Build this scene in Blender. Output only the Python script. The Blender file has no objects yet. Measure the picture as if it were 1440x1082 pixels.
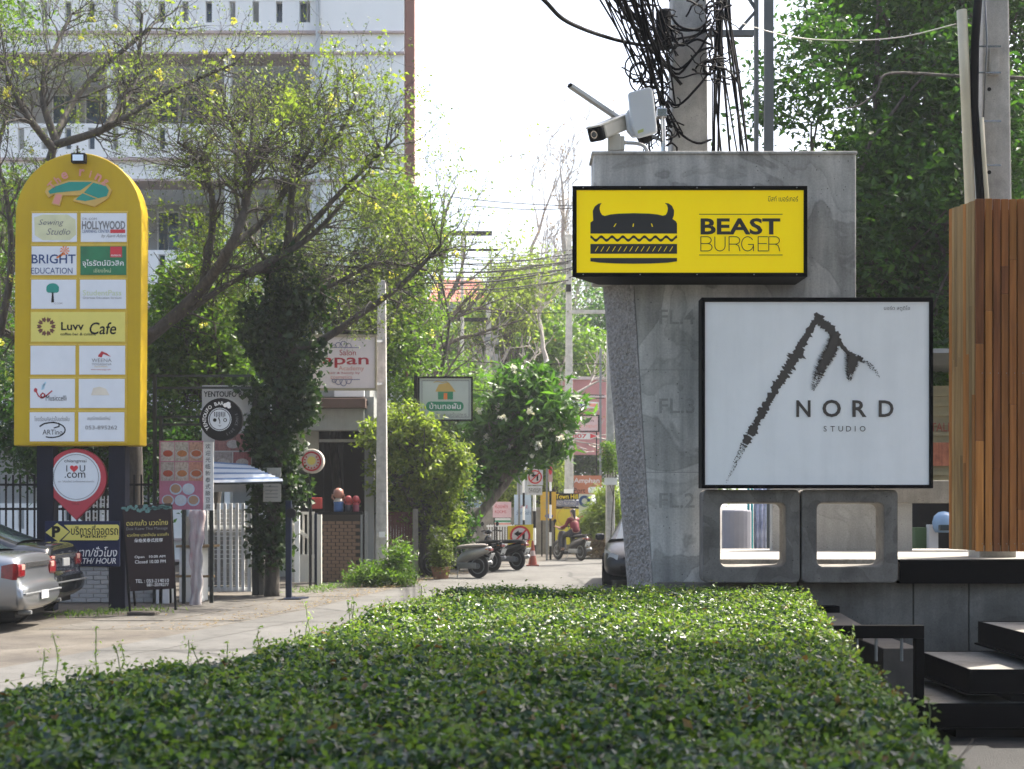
import bpy, math, random
import numpy as np
from mathutils import Vector, Matrix, noise as mnoise
R = math.radians
scene = bpy.context.scene
col = scene.collection

# ------------------------------------------------------------------ camera, sky, sun, exposure
CH, HOR, FPX, CXP = 1.75, 707.0, 2000.0, 720.0
cam_d = bpy.data.cameras.new('camera'); cam = bpy.data.objects.new('camera', cam_d); col.objects.link(cam)
cam.location = (0, 0, CH); cam.rotation_euler = (R(90), 0, 0)
cam_d.sensor_width = 36; cam_d.lens = 50; cam_d.shift_y = (HOR - 541) / 1440
cam_d.clip_start = .1; cam_d.clip_end = 3000
cam_d.dof.use_dof = True; cam_d.dof.focus_distance = 12.4; cam_d.dof.aperture_fstop = 4.5
scene.camera = cam
SUN_EL, SUN_AZ = R(54), R(52)          # azimuth measured from +Y towards +X
world = bpy.data.worlds.new('World'); scene.world = world; world.use_nodes = True
wn = world.node_tree; bg = wn.nodes['Background']
sky = wn.nodes.new('ShaderNodeTexSky'); sky.sky_type = 'NISHITA'; sky.sun_disc = False
sky.sun_elevation = SUN_EL; sky.sun_rotation = SUN_AZ
sky.air_density = 1.0; sky.dust_density = 5.5; sky.ozone_density = 1.0
wn.links.new(sky.outputs[0], bg.inputs[0]); bg.inputs[1].default_value = 0.15
sun_d = bpy.data.lights.new('sun', 'SUN'); sun_d.energy = 4.8; sun_d.angle = R(.55); sun_d.color = (1, .94, .84)
sun = bpy.data.objects.new('sun', sun_d); col.objects.link(sun)
sdir = Vector((math.sin(SUN_AZ)*math.cos(SUN_EL), math.cos(SUN_AZ)*math.cos(SUN_EL), math.sin(SUN_EL)))
sun.rotation_euler = sdir.to_track_quat('Z', 'Y').to_euler(); sun.location = (20, 20, 40)
vs = scene.view_settings
vs.view_transform = 'Standard'; vs.look = 'None'; vs.exposure = 1.5; vs.gamma = 1.0; vs.use_curve_mapping = False
cy = scene.cycles
cy.max_bounces = 8; cy.diffuse_bounces = 3; cy.glossy_bounces = 3; cy.transmission_bounces = 4; cy.transparent_max_bounces = 6
cy.use_denoising = True

# ------------------------------------------------------------------ pixel survey -> metres
def X(px, d): return (px - CXP) / FPX * d
def Z(py, d): return CH + (HOR - py) / FPX * d
def W(px, py, d): return Vector((X(px, d), d, Z(py, d)))
def GD(py): return CH * FPX / (py - HOR)

# ------------------------------------------------------------------ materials
MATS = {}
def _new(name):
    m = bpy.data.materials.new(name); m.use_nodes = True
    nt = m.node_tree; return m, nt, nt.nodes, nt.links, nt.nodes['Principled BSDF']
def _noise(nt, scale, detail=4, rough=.6, dist=0, coord='Object', stretch=None):
    tc = nt.nodes.new('ShaderNodeTexCoord'); n = nt.nodes.new('ShaderNodeTexNoise')
    n.inputs['Scale'].default_value = scale; n.inputs['Detail'].default_value = detail
    n.inputs['Roughness'].default_value = rough; n.inputs['Distortion'].default_value = dist
    if stretch:
        mp = nt.nodes.new('ShaderNodeMapping'); mp.inputs['Scale'].default_value = stretch
        nt.links.new(tc.outputs[coord], mp.inputs[0]); nt.links.new(mp.outputs[0], n.inputs[0])
    else: nt.links.new(tc.outputs[coord], n.inputs[0])
    return n
def _ramp(nt, src, stops, interp='LINEAR'):
    r = nt.nodes.new('ShaderNodeValToRGB'); r.color_ramp.interpolation = interp
    e = r.color_ramp.elements
    while len(e) < len(stops): e.new(.5)
    for k, (p, c) in enumerate(stops):
        e[k].position = p; e[k].color = (*c, 1) if len(c) == 3 else c
    nt.links.new(src, r.inputs[0]); return r
def _mix(nt, fac, a, b, mode='MIX'):
    m = nt.nodes.new('ShaderNodeMix'); m.data_type = 'RGBA'; m.blend_type = mode
    for s, v in ((m.inputs[0], fac), (m.inputs[6], a), (m.inputs[7], b)):
        if hasattr(v, 'is_linked'): nt.links.new(v, s)
        elif isinstance(v, (int, float)): s.default_value = v
        else: s.default_value = (*v, 1)
    return m.outputs[2]
def _bump(nt, src, strength, dist, b):
    bp = nt.nodes.new('ShaderNodeBump'); bp.inputs['Strength'].default_value = strength; bp.inputs['Distance'].default_value = dist
    nt.links.new(src, bp.inputs['Height']); nt.links.new(bp.outputs[0], b.inputs['Normal'])
def sc(c, k): return tuple(min(1, x*k) for x in c)
def plain(name, c, rough=.6, metal=0, var=.12, scale=4, bump=0, spec=.5, coat=0):
    if name in MATS: return MATS[name]
    m, nt, N, L, b = _new(name)
    n = _noise(nt, scale, 5)
    r = _ramp(nt, n.outputs[0], [(.3, sc(c, 1-var)), (.7, sc(c, 1+var*.6))])
    L.new(r.outputs[0], b.inputs['Base Color'])
    b.inputs['Roughness'].default_value = rough; b.inputs['Metallic'].default_value = metal
    b.inputs['Specular IOR Level'].default_value = spec
    if coat: b.inputs['Coat Weight'].default_value = coat; b.inputs['Coat Roughness'].default_value = .05
    if bump: _bump(nt, n.outputs[0], bump, .01, b)
    MATS[name] = m; return m
def dirty(name, c, dirt, amount=.5, rough=.6, scale=2.5, glow=0):
    if name in MATS: return MATS[name]
    m, nt, N, L, b = _new(name)
    n = _noise(nt, scale, 7, .65, .3); n2 = _noise(nt, scale*1.6, 5, .6, 0, 'Object', (2.5, 2.5, .25))
    r = _ramp(nt, n.outputs[0], [(.42, (0, 0, 0)), (.72, (1, 1, 1))])
    r2 = _ramp(nt, n2.outputs[0], [(.45, (0, 0, 0)), (.75, (1, 1, 1))])
    f = _mix(nt, .5, r.outputs[0], r2.outputs[0])
    g = nt.nodes.new('ShaderNodeMath'); g.operation = 'MULTIPLY'; g.inputs[1].default_value = amount
    L.new(f, g.inputs[0])
    L.new(_mix(nt, g.outputs[0], c, dirt), b.inputs['Base Color']); b.inputs['Specular IOR Level'].default_value = .2
    if glow: b.inputs['Emission Color'].default_value = (*c, 1); b.inputs['Emission Strength'].default_value = glow
    b.inputs['Roughness'].default_value = rough
    n3 = _noise(nt, 40, 3); _bump(nt, n3.outputs[0], .12, .004, b)
    MATS[name] = m; return m
def concrete(name, dark, light, scale=1.3, patchy=1.0, streak=.5, fine=60):
    if name in MATS: return MATS[name]
    m, nt, N, L, b = _new(name)
    n = _noise(nt, scale, 4, .45, 1.2)
    d = sc(dark, .8)
    r = _ramp(nt, n.outputs[0], [(.36, dark), (.44, sc(dark, 1.15)), (.455, d), (.475, light), (.56, sc(light, .93)), (.57, sc(dark, 1.3)), (.60, sc(light, .85)), (.72, light)])
    sm = _noise(nt, scale*2.2, 6, .6)
    smooth = _ramp(nt, sm.outputs[0], [(.3, dark), (.7, light)])
    base = _mix(nt, patchy, smooth.outputs[0], r.outputs[0])
    st = _noise(nt, 5, 4, .6, .2, 'Object', (1.4, 1.4, .12))
    sr = _ramp(nt, st.outputs[0], [(.40, (.45, .46, .47)), (.62, (1, 1, 1))])
    base = _mix(nt, streak, base, sr.outputs[0], 'MULTIPLY')
    fn = _noise(nt, fine, 4, .7)
    fr = _ramp(nt, fn.outputs[0], [(.25, (.68, .68, .68)), (.6, (1, 1, 1))])
    base = _mix(nt, .8, base, fr.outputs[0], 'MULTIPLY')
    pit = N.new('ShaderNodeTexVoronoi'); pit.inputs['Scale'].default_value = fine*.35
    tc = N.new('ShaderNodeTexCoord'); L.new(tc.outputs['Object'], pit.inputs[0])
    pr = _ramp(nt, pit.outputs['Distance'], [(.06, (.22, .22, .22)), (.14, (1, 1, 1))])
    pm = _noise(nt, 2.2, 3); pmr = _ramp(nt, pm.outputs[0], [(.45, (0, 0, 0)), (.58, (1, 1, 1))])
    base = _mix(nt, pmr.outputs[0], base, _mix(nt, 1.0, base, pr.outputs[0], 'MULTIPLY'))
    L.new(base, b.inputs['Base Color']); b.inputs['Roughness'].default_value = .85
    _bump(nt, fn.outputs[0], .25, .006, b)
    MATS[name] = m; return m
def ground_mat(name, c1, c2, c3, scale=.6, fine=45, bump=.5, crack=0):
    if name in MATS: return MATS[name]
    m, nt, N, L, b = _new(name)
    n = _noise(nt, scale, 8, .62, .4)
    r = _ramp(nt, n.outputs[0], [(.32, c1), (.5, c2), (.68, c3)])
    f = _noise(nt, fine, 3, .7)
    fr = _ramp(nt, f.outputs[0], [(.3, (.6, .6, .6)), (.62, (1, 1, 1))])
    base = _mix(nt, .7, r.outputs[0], fr.outputs[0], 'MULTIPLY')
    md = _noise(nt, 3.2, 6, .7, .8); mdr = _ramp(nt, md.outputs[0], [(.33, (.58, .56, .53)), (.5, (1, 1, 1)), (.72, (1.0, .99, .96))])
    base = _mix(nt, .85, base, mdr.outputs[0], 'MULTIPLY')
    if crack:
        v = N.new('ShaderNodeTexVoronoi'); v.feature = 'DISTANCE_TO_EDGE'; v.inputs['Scale'].default_value = crack
        w = _noise(nt, 1.2, 4); tc = N.new('ShaderNodeTexCoord')
        off = _mix(nt, .35, tc.outputs['Object'], w.outputs['Color'], 'ADD'); L.new(off, v.inputs[0])
        cr = _ramp(nt, v.outputs['Distance'], [(.004, (.35, .34, .33)), (.012, (1, 1, 1))])
        base = _mix(nt, .8, base, cr.outputs[0], 'MULTIPLY')
    L.new(base, b.inputs['Base Color']); b.inputs['Roughness'].default_value = .9
    _bump(nt, f.outputs[0], bump, .012, b)
    MATS[name] = m; return m
def leafmat(name, c1, c2, c3, trans=.4, rough=.42, tcol=None, spec=.5):
    if name in MATS: return MATS[name]
    m, nt, N, L, b = _new(name)
    g = N.new('ShaderNodeNewGeometry')
    r = _ramp(nt, g.outputs['Random Per Island'], [(0, c1), (.5, c2), (1, c3)])
    pn = _noise(nt, .9, 3); pr = _ramp(nt, pn.outputs[0], [(.35, (.75, .78, .7)), (.65, (1.0, 1.0, 1.0))])
    cc = _mix(nt, .7, r.outputs[0], pr.outputs[0], 'MULTIPLY')
    L.new(cc, b.inputs['Base Color']); b.inputs['Roughness'].default_value = rough
    b.inputs['Specular IOR Level'].default_value = spec*.7
    t = N.new('ShaderNodeBsdfTranslucent')
    tc = tcol or (1.5, 1.7, .6)
    tm = N.new('ShaderNodeVectorMath'); tm.operation = 'MULTIPLY'; tm.inputs[1].default_value = tc
    L.new(cc, tm.inputs[0]); L.new(tm.outputs[0], t.inputs[0])
    ms = N.new('ShaderNodeMixShader'); ms.inputs[0].default_value = trans
    L.new(b.outputs[0], ms.inputs[1]); L.new(t.outputs[0], ms.inputs[2])
    L.new(ms.outputs[0], N['Material Output'].inputs[0])
    MATS[name] = m; return m
def bark(name, c1, c2, scale=6):
    if name in MATS: return MATS[name]
    m, nt, N, L, b = _new(name)
    n = _noise(nt, scale, 6, .65, .4, 'Object', (2.2, 2.2, .5))
    r = _ramp(nt, n.outputs[0], [(.35, c1), (.65, c2)])
    L.new(r.outputs[0], b.inputs['Base Color']); b.inputs['Roughness'].default_value = .9
    _bump(nt, n.outputs[0], .8, .02, b)
    MATS[name] = m; return m
def wood(name, c1, c2, seed):
    if name in MATS: return MATS[name]
    m, nt, N, L, b = _new(name)
    oi = N.new('ShaderNodeObjectInfo'); tc = N.new('ShaderNodeTexCoord')
    mp = N.new('ShaderNodeMapping'); mp.inputs['Scale'].default_value = (28, 28, 1.6)
    ad = N.new('ShaderNodeVectorMath'); ad.operation = 'ADD'
    sc_ = N.new('ShaderNodeVectorMath'); sc_.operation = 'SCALE'; sc_.inputs[0].default_value = (7, 3, 5)
    L.new(oi.outputs['Random'], sc_.inputs['Scale']); L.new(tc.outputs['Object'], ad.inputs[0]); L.new(sc_.outputs[0], ad.inputs[1])
    L.new(ad.outputs[0], mp.inputs[0])
    n = N.new('ShaderNodeTexNoise'); n.inputs['Scale'].default_value = 1.0; n.inputs['Detail'].default_value = 6; n.inputs['Distortion'].default_value = .6
    L.new(mp.outputs[0], n.inputs[0])
    r = _ramp(nt, n.outputs[0], [(.3, c1), (.7, c2)])
    hv = N.new('ShaderNodeHueSaturation')
    mr = N.new('ShaderNodeMapRange'); mr.inputs[3].default_value = .72; mr.inputs[4].default_value = 1.2
    L.new(oi.outputs['Random'], mr.inputs[0]); L.new(mr.outputs[0], hv.inputs['Value'])
    L.new(r.outputs[0], hv.inputs['Color']); L.new(hv.outputs[0], b.inputs['Base Color'])
    b.inputs['Roughness'].default_value = .55; b.inputs['Specular IOR Level'].default_value = .2
    _bump(nt, n.outputs[0], .3, .003, b)
    MATS[name] = m; return m
def glass_dark(name='window_glass', c=(.03, .045, .055), rough=.06):
    return plain(name, c, rough, 0, .2, 1.0, 0, .8)

# ------------------------------------------------------------------ mesh builder
def tag(o, label=None, cat=None, group=None, kind=None):
    if label: o['label'] = label
    if cat: o['category'] = cat
    if group: o['group'] = group
    if kind: o['kind'] = kind
    return o
def thing(name, label, cat, loc=(0, 0, 0), group=None, rz=0):
    o = bpy.data.objects.new(name, None); col.objects.link(o); o.location = loc; o.rotation_euler.z = rz
    o.empty_display_size = .1
    return tag(o, label, cat, group)
class MB:
    def __init__(s): s.v = []; s.f = []; s.m = []
    def add(s, vs_, fs, m=0):
        k = len(s.v); s.v.extend([tuple(p) for p in vs_])
        for f in fs: s.f.append(tuple(i+k for i in f)); s.m.append(m)
        return s
    def boxb(s, x0, x1, y0, y1, z0, z1, m=0):
        return s.add([(x0, y0, z0), (x1, y0, z0), (x1, y1, z0), (x0, y1, z0), (x0, y0, z1), (x1, y0, z1), (x1, y1, z1), (x0, y1, z1)],
              [(0, 3, 2, 1), (4, 5, 6, 7), (0, 1, 5, 4), (1, 2, 6, 5), (2, 3, 7, 6), (3, 0, 4, 7)], m)
    def pr(s, px0, py0, px1, py1, d, th, m=0):       # surveyed rectangle facing -Y, front face at depth d
        return s.boxb(X(px0, d), X(px1, d), d, d+th, Z(py1, d), Z(py0, d), m)
    def beam(s, a, b, w, h=None, m=0):               # square bar between two points
        a = Vector(a); b = Vector(b); h = h or w; t = (b-a).normalized()
        up = Vector((0, 0, 1)) if abs(t.z) < .9 else Vector((0, 1, 0))
        u = t.cross(up).normalized()*w/2; v = t.cross(u).normalized()*h/2
        return s.add([a-u-v, a+u-v, a+u+v, a-u+v, b-u-v, b+u-v, b+u+v, b-u+v],
              [(0, 3, 2, 1), (4, 5, 6, 7), (0, 1, 5, 4), (1, 2, 6, 5), (2, 3, 7, 6), (3, 0, 4, 7)], m)
    def prism(s, poly, y0, y1, m=0):                 # polygon in XZ extruded along Y
        n = len(poly)
        return s.add([(x, y0, z) for x, z in poly]+[(x, y1, z) for x, z in poly],
              [tuple(range(n)), tuple(range(2*n-1, n-1, -1))]+[(i, n+i, n+(i+1) % n, (i+1) % n) for i in range(n)], m)
    def pprism(s, poly, d, th, m=0):                 # the same from surveyed points
        return s.prism([(X(a, d), Z(b, d)) for a, b in poly], d, d+th, m)
    def slab(s, poly, z0, z1, m=0):                  # polygon in XY
        n = len(poly)
        return s.add([(x, y, z1) for x, y in poly]+[(x, y, z0) for x, y in poly],
              [tuple(range(n)), tuple(range(2*n-1, n-1, -1))]+[(i, n+i, n+(i+1) % n, (i+1) % n) for i in range(n)], m)
    def tube(s, pts, r, n=6, m=0, cap=True):
        pts = [Vector(p) for p in pts]; k = len(pts); vs_ = []; fs = []
        up = None
        for i, p in enumerate(pts):
            t = (pts[min(i+1, k-1)]-pts[max(i-1, 0)])
            t = t.normalized() if t.length > 1e-9 else Vector((0, 0, 1))
            if up is None: up = Vector((0, 0, 1)) if abs(t.z) < .9 else Vector((1, 0, 0))
            u = t.cross(up)
            if u.length < 1e-6: u = t.cross(Vector((0, 1, 0)))
            u.normalize(); v = t.cross(u)
            up = v*-1 if False else up
            rr = r[i] if hasattr(r, '__len__') else r
            for j in range(n):
                a = 2*math.pi*j/n; vs_.append(p+u*(math.cos(a)*rr)+v*(math.sin(a)*rr))
        for i in range(k-1):
            for j in range(n):
                fs.append((i*n+j, i*n+(j+1) % n, (i+1)*n+(j+1) % n, (i+1)*n+j))
        if cap: fs.append(tuple(range(n-1, -1, -1))); fs.append(tuple((k-1)*n+j for j in range(n)))
        return s.add(vs_, fs, m)
    def lathe(s, prof, c, n=16, axis='z', m=0):      # profile of (radius, height)
        c = Vector(c); vs_ = []; fs = []; k = len(prof)
        for r, h in prof:
            for j in range(n):
                a = 2*math.pi*j/n; x, y = r*math.cos(a), r*math.sin(a)
                vs_.append(c+(Vector((x, y, h)) if axis == 'z' else Vector((x, h, y)) if axis == 'y' else Vector((h, x, y))))
        for i in range(k-1):
            for j in range(n): fs.append((i*n+j, i*n+(j+1) % n, (i+1)*n+(j+1) % n, (i+1)*n+j))
        fs.append(tuple(range(n-1, -1, -1))); fs.append(tuple((k-1)*n+j for j in range(n)))
        return s.add(vs_, fs, m)
    def disc(s, px, py, d, rpx, th, n=28, m=0, ry=None):
        ry = ry or rpx
        return s.pprism([(px+rpx*math.cos(2*math.pi*i/n), py+ry*math.sin(2*math.pi*i/n)) for i in range(n)], d, th, m)
    def ring(s, px, py, d, r0, r1, th, n=32, m=0):
        for i in range(n):
            a, b = 2*math.pi*i/n, 2*math.pi*(i+1)/n
            s.pprism([(px+r0*math.cos(a), py+r0*math.sin(a)), (px+r1*math.cos(a), py+r1*math.sin(a)), (px+r1*math.cos(b), py+r1*math.sin(b)), (px+r0*math.cos(b), py+r0*math.sin(b))], d, th, m)
        return s
    def build(s, name, mat, parent=None, smooth=False, bevel=0, local=False, seg=2, kind=None, label=None, fix=True):
        me = bpy.data.meshes.new(name)
        off = Vector((0, 0, 0)) if (parent is None or local) else WORLD(parent)
        me.from_pydata([(p[0]-off[0], p[1]-off[1], p[2]-off[2]) for p in s.v], [], s.f)
        ms = mat if isinstance(mat, (list, tuple)) else [mat]
        for q in ms: me.materials.append(q)
        if len(ms) > 1: me.polygons.foreach_set('material_index', s.m)
        if fix:
            import bmesh
            bm = bmesh.new(); bm.from_mesh(me); bmesh.ops.recalc_face_normals(bm, faces=bm.faces); bm.to_mesh(me); bm.free()
        if smooth: me.polygons.foreach_set('use_smooth', [True]*len(me.polygons))
        me.update()
        o = bpy.data.objects.new(name, me); col.objects.link(o); o.parent = parent
        if bevel:
            b = o.modifiers.new('bevel', 'BEVEL'); b.width = bevel; b.segments = seg; b.limit_method = 'ANGLE'; b.angle_limit = R(40)
        if kind: o['kind'] = kind
        if label: o['label'] = label
        return o
def WORLD(o):
    p = Vector((0, 0, 0))
    while o is not None: p += o.location; o = o.parent
    return p
def copy_tree(o, parent=None):
    c = o.copy(); col.objects.link(c); c.parent = parent
    for ch in list(o.children): copy_tree(ch, c)
    return c

# ------------------------------------------------------------------ lettering
_tc = {}
def _textmesh(s, off):
    if (s, off) in _tc: return _tc[(s, off)]
    cu = bpy.data.curves.new('lettering', 'FONT'); cu.body = s; cu.size = 1; cu.offset = off; cu.resolution_u = 3
    cu.fill_mode = 'FRONT'
    ob = bpy.data.objects.new('lettering', cu)
    me = bpy.data.meshes.new_from_object(ob)
    v = np.zeros(len(me.vertices)*3); me.vertices.foreach_get('co', v); v = v.reshape(-1, 3)
    f = [tuple(p.vertices) for p in me.polygons]
    bpy.data.objects.remove(ob); bpy.data.curves.remove(cu); bpy.data.meshes.remove(me)
    _tc[(s, off)] = (v, f); return v, f
def text(s, px, py, d, h, mat, parent, w=None, bold=0.0, align='c', rot=0, name='lettering', shear=0, gap=.004):
    """print of text whose surveyed bounding box is h pixels high (and w wide), centred at px, py"""
    v, f = _textmesh(s, bold)
    if not len(v): return None
    mn, mx = v.min(0), v.max(0); sy = h/(mx[1]-mn[1]); sx = (w/(mx[0]-mn[0])) if w else sy
    k = d/FPX
    x0 = -(mx[0]+mn[0])/2 if align == 'c' else -mn[0] if align == 'l' else -mx[0]
    c, sn = math.cos(rot), math.sin(rot)
    mb = MB(); o = []
    for a, b, _ in v:
        xx, yy = (a+x0)*sx*k, (b-(mx[1]+mn[1])/2)*sy*k
        xx += yy*shear
        o.append((X(px, d)+xx*c-yy*sn, d-gap, Z(py, d)+xx*sn+yy*c))
    mb.add(o, f); return mb.build(name, mat, parent, fix=False)

# ------------------------------------------------------------------ leaves and branches
def leafmesh(name, C, size, mat, parent, rng, flat=.0, aspect=.5, kind='stuff', nrm=None, droop=0, fold=.25):
    """one mesh of many small folded leaves centred at the rows of C"""
    C = np.asarray(C, dtype=np.float64); n = len(C)
    dirv = rng.normal(size=(n, 3)); dirv[:, 2] = dirv[:, 2]*(1-flat) - droop
    dirv /= np.linalg.norm(dirv, axis=1)[:, None]+1e-9
    up = rng.normal(size=(n, 3))*(1-flat)*.9; up[:, 2] += .25+flat*1.6
    if nrm is not None: up += nrm
    sd = np.cross(dirv, up); sd /= np.linalg.norm(sd, axis=1)[:, None]+1e-9
    nn = np.cross(sd, dirv)
    L = (size*rng.uniform(.65, 1.35, n))[:, None] if np.isscalar(size) else (size*rng.uniform(.7, 1.3, n))[:, None]
    Wd = L*aspect
    V = np.stack([C-dirv*L*.5, C+sd*Wd*.5+nn*Wd*fold-dirv*L*.06, C+dirv*L*.5, C-sd*Wd*.5+nn*Wd*fold-dirv*L*.06], 1).reshape(-1, 3)
    if parent is not None: V = V-np.array(WORLD(parent))
    b = np.arange(n)[:, None]*4
    F = np.concatenate([b+np.array([0, 1, 2]), b+np.array([0, 2, 3])], 1).reshape(-1)
    me = bpy.data.meshes.new(name)
    me.vertices.add(n*4); me.vertices.foreach_set('co', V.astype(np.float32).ravel())
    me.loops.add(n*6); me.loops.foreach_set('vertex_index', F.astype(np.int32))
    me.polygons.add(n*2); me.polygons.foreach_set('loop_start', np.arange(n*2, dtype=np.int32)*3)
    try: me.polygons.foreach_set('loop_total', np.full(n*2, 3, dtype=np.int32))
    except Exception: pass
    me.materials.append(mat); me.update(calc_edges=True); me.validate()
    o = bpy.data.objects.new(name, me); col.objects.link(o); o.parent = parent
    if kind: o['kind'] = kind
    return o
def wander(p0, p1, n, amp, rnd, sag=0):
    p0 = Vector(p0); p1 = Vector(p1); L = (p1-p0).length; out = []
    o = Vector((0, 0, 0))
    for i in range(n+1):
        t = i/n
        if 0 < i < n: o += Vector((rnd.gauss(0, 1), rnd.gauss(0, 1), rnd.gauss(0, .7)))*amp*L/n
        out.append(p0.lerp(p1, t)+o*math.sin(math.pi*min(t*1.05, 1))+Vector((0, 0, -sag*math.sin(math.pi*t))))
    return out
def blob_points(blobs, n, rng, shell=.55):
    """n points in a union of ellipsoids (centre, radii), denser towards the surface"""
    vol = np.array([b[1][0]*b[1][1]*b[1][2] for b in blobs]); k = rng.choice(len(blobs), n, p=vol/vol.sum())
    u = rng.normal(size=(n, 3)); u /= np.linalg.norm(u, axis=1)[:, None]
    r = rng.uniform(shell**3, 1, n)**(1/3)
    r *= rng.uniform(.82, 1.12, n)
    c = np.array([b[0] for b in blobs])[k]; s = np.array([b[1] for b in blobs])[k]
    return c+u*r[:, None]*s
def tree(name, label, base, trunk_top, r0, blobs, nclump, lpc, leaf, clump, lm, bm, seed, group=None, cat='tree', limbs=14, flat=.2, aspect=.5, shell=.45, droop=.1, twig=True, bpath=None):
    rng = np.random.default_rng(seed); rnd = random.Random(seed)
    root = thing(name, label, cat, base, group)
    C = blob_points(blobs, nclump, rng, shell)
    mb = MB()
    path = bpath or wander(base, trunk_top, 6, .12, rnd)
    k = len(path)-1
    mb.tube(path, [r0*(1.25 if i == 0 else 1-.45*i/k) for i in range(k+1)], 10)
    idx = rng.choice(nclump, min(limbs, nclump), replace=False)
    ends = []
    for i in idx:
        s = rnd.randint(max(1, k//2), k)
        pth = wander(path[s], C[i], 6, .22, rnd, -.1)
        mb.tube(pth, [max(.012, r0*.42*(1-.86*j/6)) for j in range(7)], 6, cap=False); ends.append(pth)
    if twig:
        for i in range(min(nclump, limbs*5)):
            e = ends[rnd.randrange(len(ends))]; p = e[rnd.randint(2, 6)]
            q = Vector(C[rnd.randrange(nclump)])
            if (q-p).length < 3.0: mb.tube(wander(p, q, 4, .25, rnd), [r0*.12*(1-.7*j/4)+.004 for j in range(5)], 4, cap=False)
    mb.build('trunk', bm, root, smooth=True, fix=False)
    P = np.repeat(C, lpc, 0)+rng.normal(size=(nclump*lpc, 3))*np.array([clump, clump, clump*.62])
    sag = np.repeat(rng.normal(size=nclump)*.1, lpc)
    P[:, 2] += sag
    leafmesh('crown', P, leaf, lm, root, rng, flat, aspect, 'stuff', droop=droop)
    return root
RMIN = .003
def grow(mb, tips, p, d, L, r, lev, rnd, up=.15, spread=.8, kids=(6, 6, 5, 4), ratio=.55, wob=.16, sides=6):
    n = 6 if lev > 1 else 4; pts = [p]; dirs = []
    for i in range(n):
        d = (d+Vector((rnd.gauss(0, wob), rnd.gauss(0, wob), rnd.gauss(0, wob)+up*.12))).normalized()
        p = p+d*(L/n); pts.append(p); dirs.append(d)
    mb.tube(pts, [max(RMIN, r*(1-.7*i/n)) for i in range(n+1)], sides if lev > 1 else 3, cap=False)
    if lev <= 0: tips.append((pts[-1], d)); tips.append((pts[-2], d)); return
    for j in range(kids[lev]):
        i = rnd.randint(1, n); dd = dirs[i-1]
        s = dd.orthogonal().normalized(); s.rotate(Matrix.Rotation(rnd.uniform(0, 6.283), 3, dd))
        nd = (dd*rnd.uniform(.5, 1)+s*rnd.uniform(.5, 1.1)*spread+Vector((0, 0, up))).normalized()
        grow(mb, tips, pts[i], nd, L*ratio*rnd.uniform(.6, 1.25), r*(1-.7*i/n)*.55+.002, lev-1, rnd, up, spread, kids, ratio, wob, sides)

# shared materials
M_BLACK = plain('black_steel', (.0035, .0035, .004), .5, 0, .5, 7, .05, .06)
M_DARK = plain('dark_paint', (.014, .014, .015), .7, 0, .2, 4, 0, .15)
M_INK = plain('black_print', (.008, .008, .008), .6, 0, .02, 4, 0, .15)
M_WHITE = plain('white_paint', (.74, .75, .74), .5, 0, .06)
M_WPRINT = plain('white_print', (.8, .8, .78), .5, 0, .03)
M_RED = plain('red_paint', (.55, .02, .03), .45, 0, .08)
M_NAVY = plain('navy_paint', (.006, .008, .018), .6, 0, .3, 3, 0, .15)
M_CREAM = plain('cream_plastic', (.62, .56, .40), .5, 0, .1)
M_POLE = concrete('pole_concrete', (.38, .365, .335), (.62, .60, .555), 3, .15, .3, 90)
M_GREYMET = plain('grey_metal', (.22, .23, .235), .5, .5, .15, 8)
M_RUBBER = plain('tyre_rubber', (.012, .012, .012), .85, 0, .1)
M_CHROME = plain('bright_metal', (.6, .6, .6), .2, 1, .05)
M_GLASS = glass_dark()
M_CABLE = plain('cable_black', (.006, .006, .007), .75, 0, .1, 4, 0, .12)
M_BARK = bark('bark_brown', (.028, .024, .020), (.085, .073, .060))
M_BARKG = bark('bark_grey', (.08, .07, .06), (.23, .20, .17))

# ================================================================== SETTING
def struct(mb, name, mat, **k): return tag(mb.build(name, mat, **k), kind='structure')
M_DIRT = ground_mat('dusty_ground', (.05, .042, .033), (.088, .076, .06), (.125, .112, .092), .9, 30, .6)
M_ROAD = ground_mat('concrete_road', (.060, .0585, .053), (.096, .0935, .086), (.120, .117, .108), .5, 60, .35, .22)
M_ASPH = ground_mat('grey_asphalt', (.015, .015, .015), (.025, .0245, .024), (.036, .035, .034), .8, 70, .9)
M_SLAB = ground_mat('paving_concrete', (.06, .054, .045), (.098, .09, .077), (.13, .121, .106), .9, 50, .4, .8)
struct(MB().boxb(-1500, 1500, -1500, 1500, -.5, 0), 'ground', M_DIRT)
LEFT = [(-14, -20), (-9.1, 0), (-5.4, 15), (-3.36, 23.2), (-1.9, 31.5), (-.4, 37.6), (1.3, 43.7), (4.6, 54), (14, 80), (40, 130)]
road_w = 5.6
RIGHT = [(x+road_w-(.0 if y < 40 else -.8), y-.6) for x, y in LEFT]
n = len(LEFT); mb = MB()
vv = []
for (a, b), (c, d) in zip(LEFT, RIGHT): vv += [(a, b, .004), (c, d, .004)]
mb.add(vv, [(2*i, 2*i+1, 2*i+3, 2*i+2) for i in range(n-1)])
struct(mb, 'road', M_ROAD)
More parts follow.
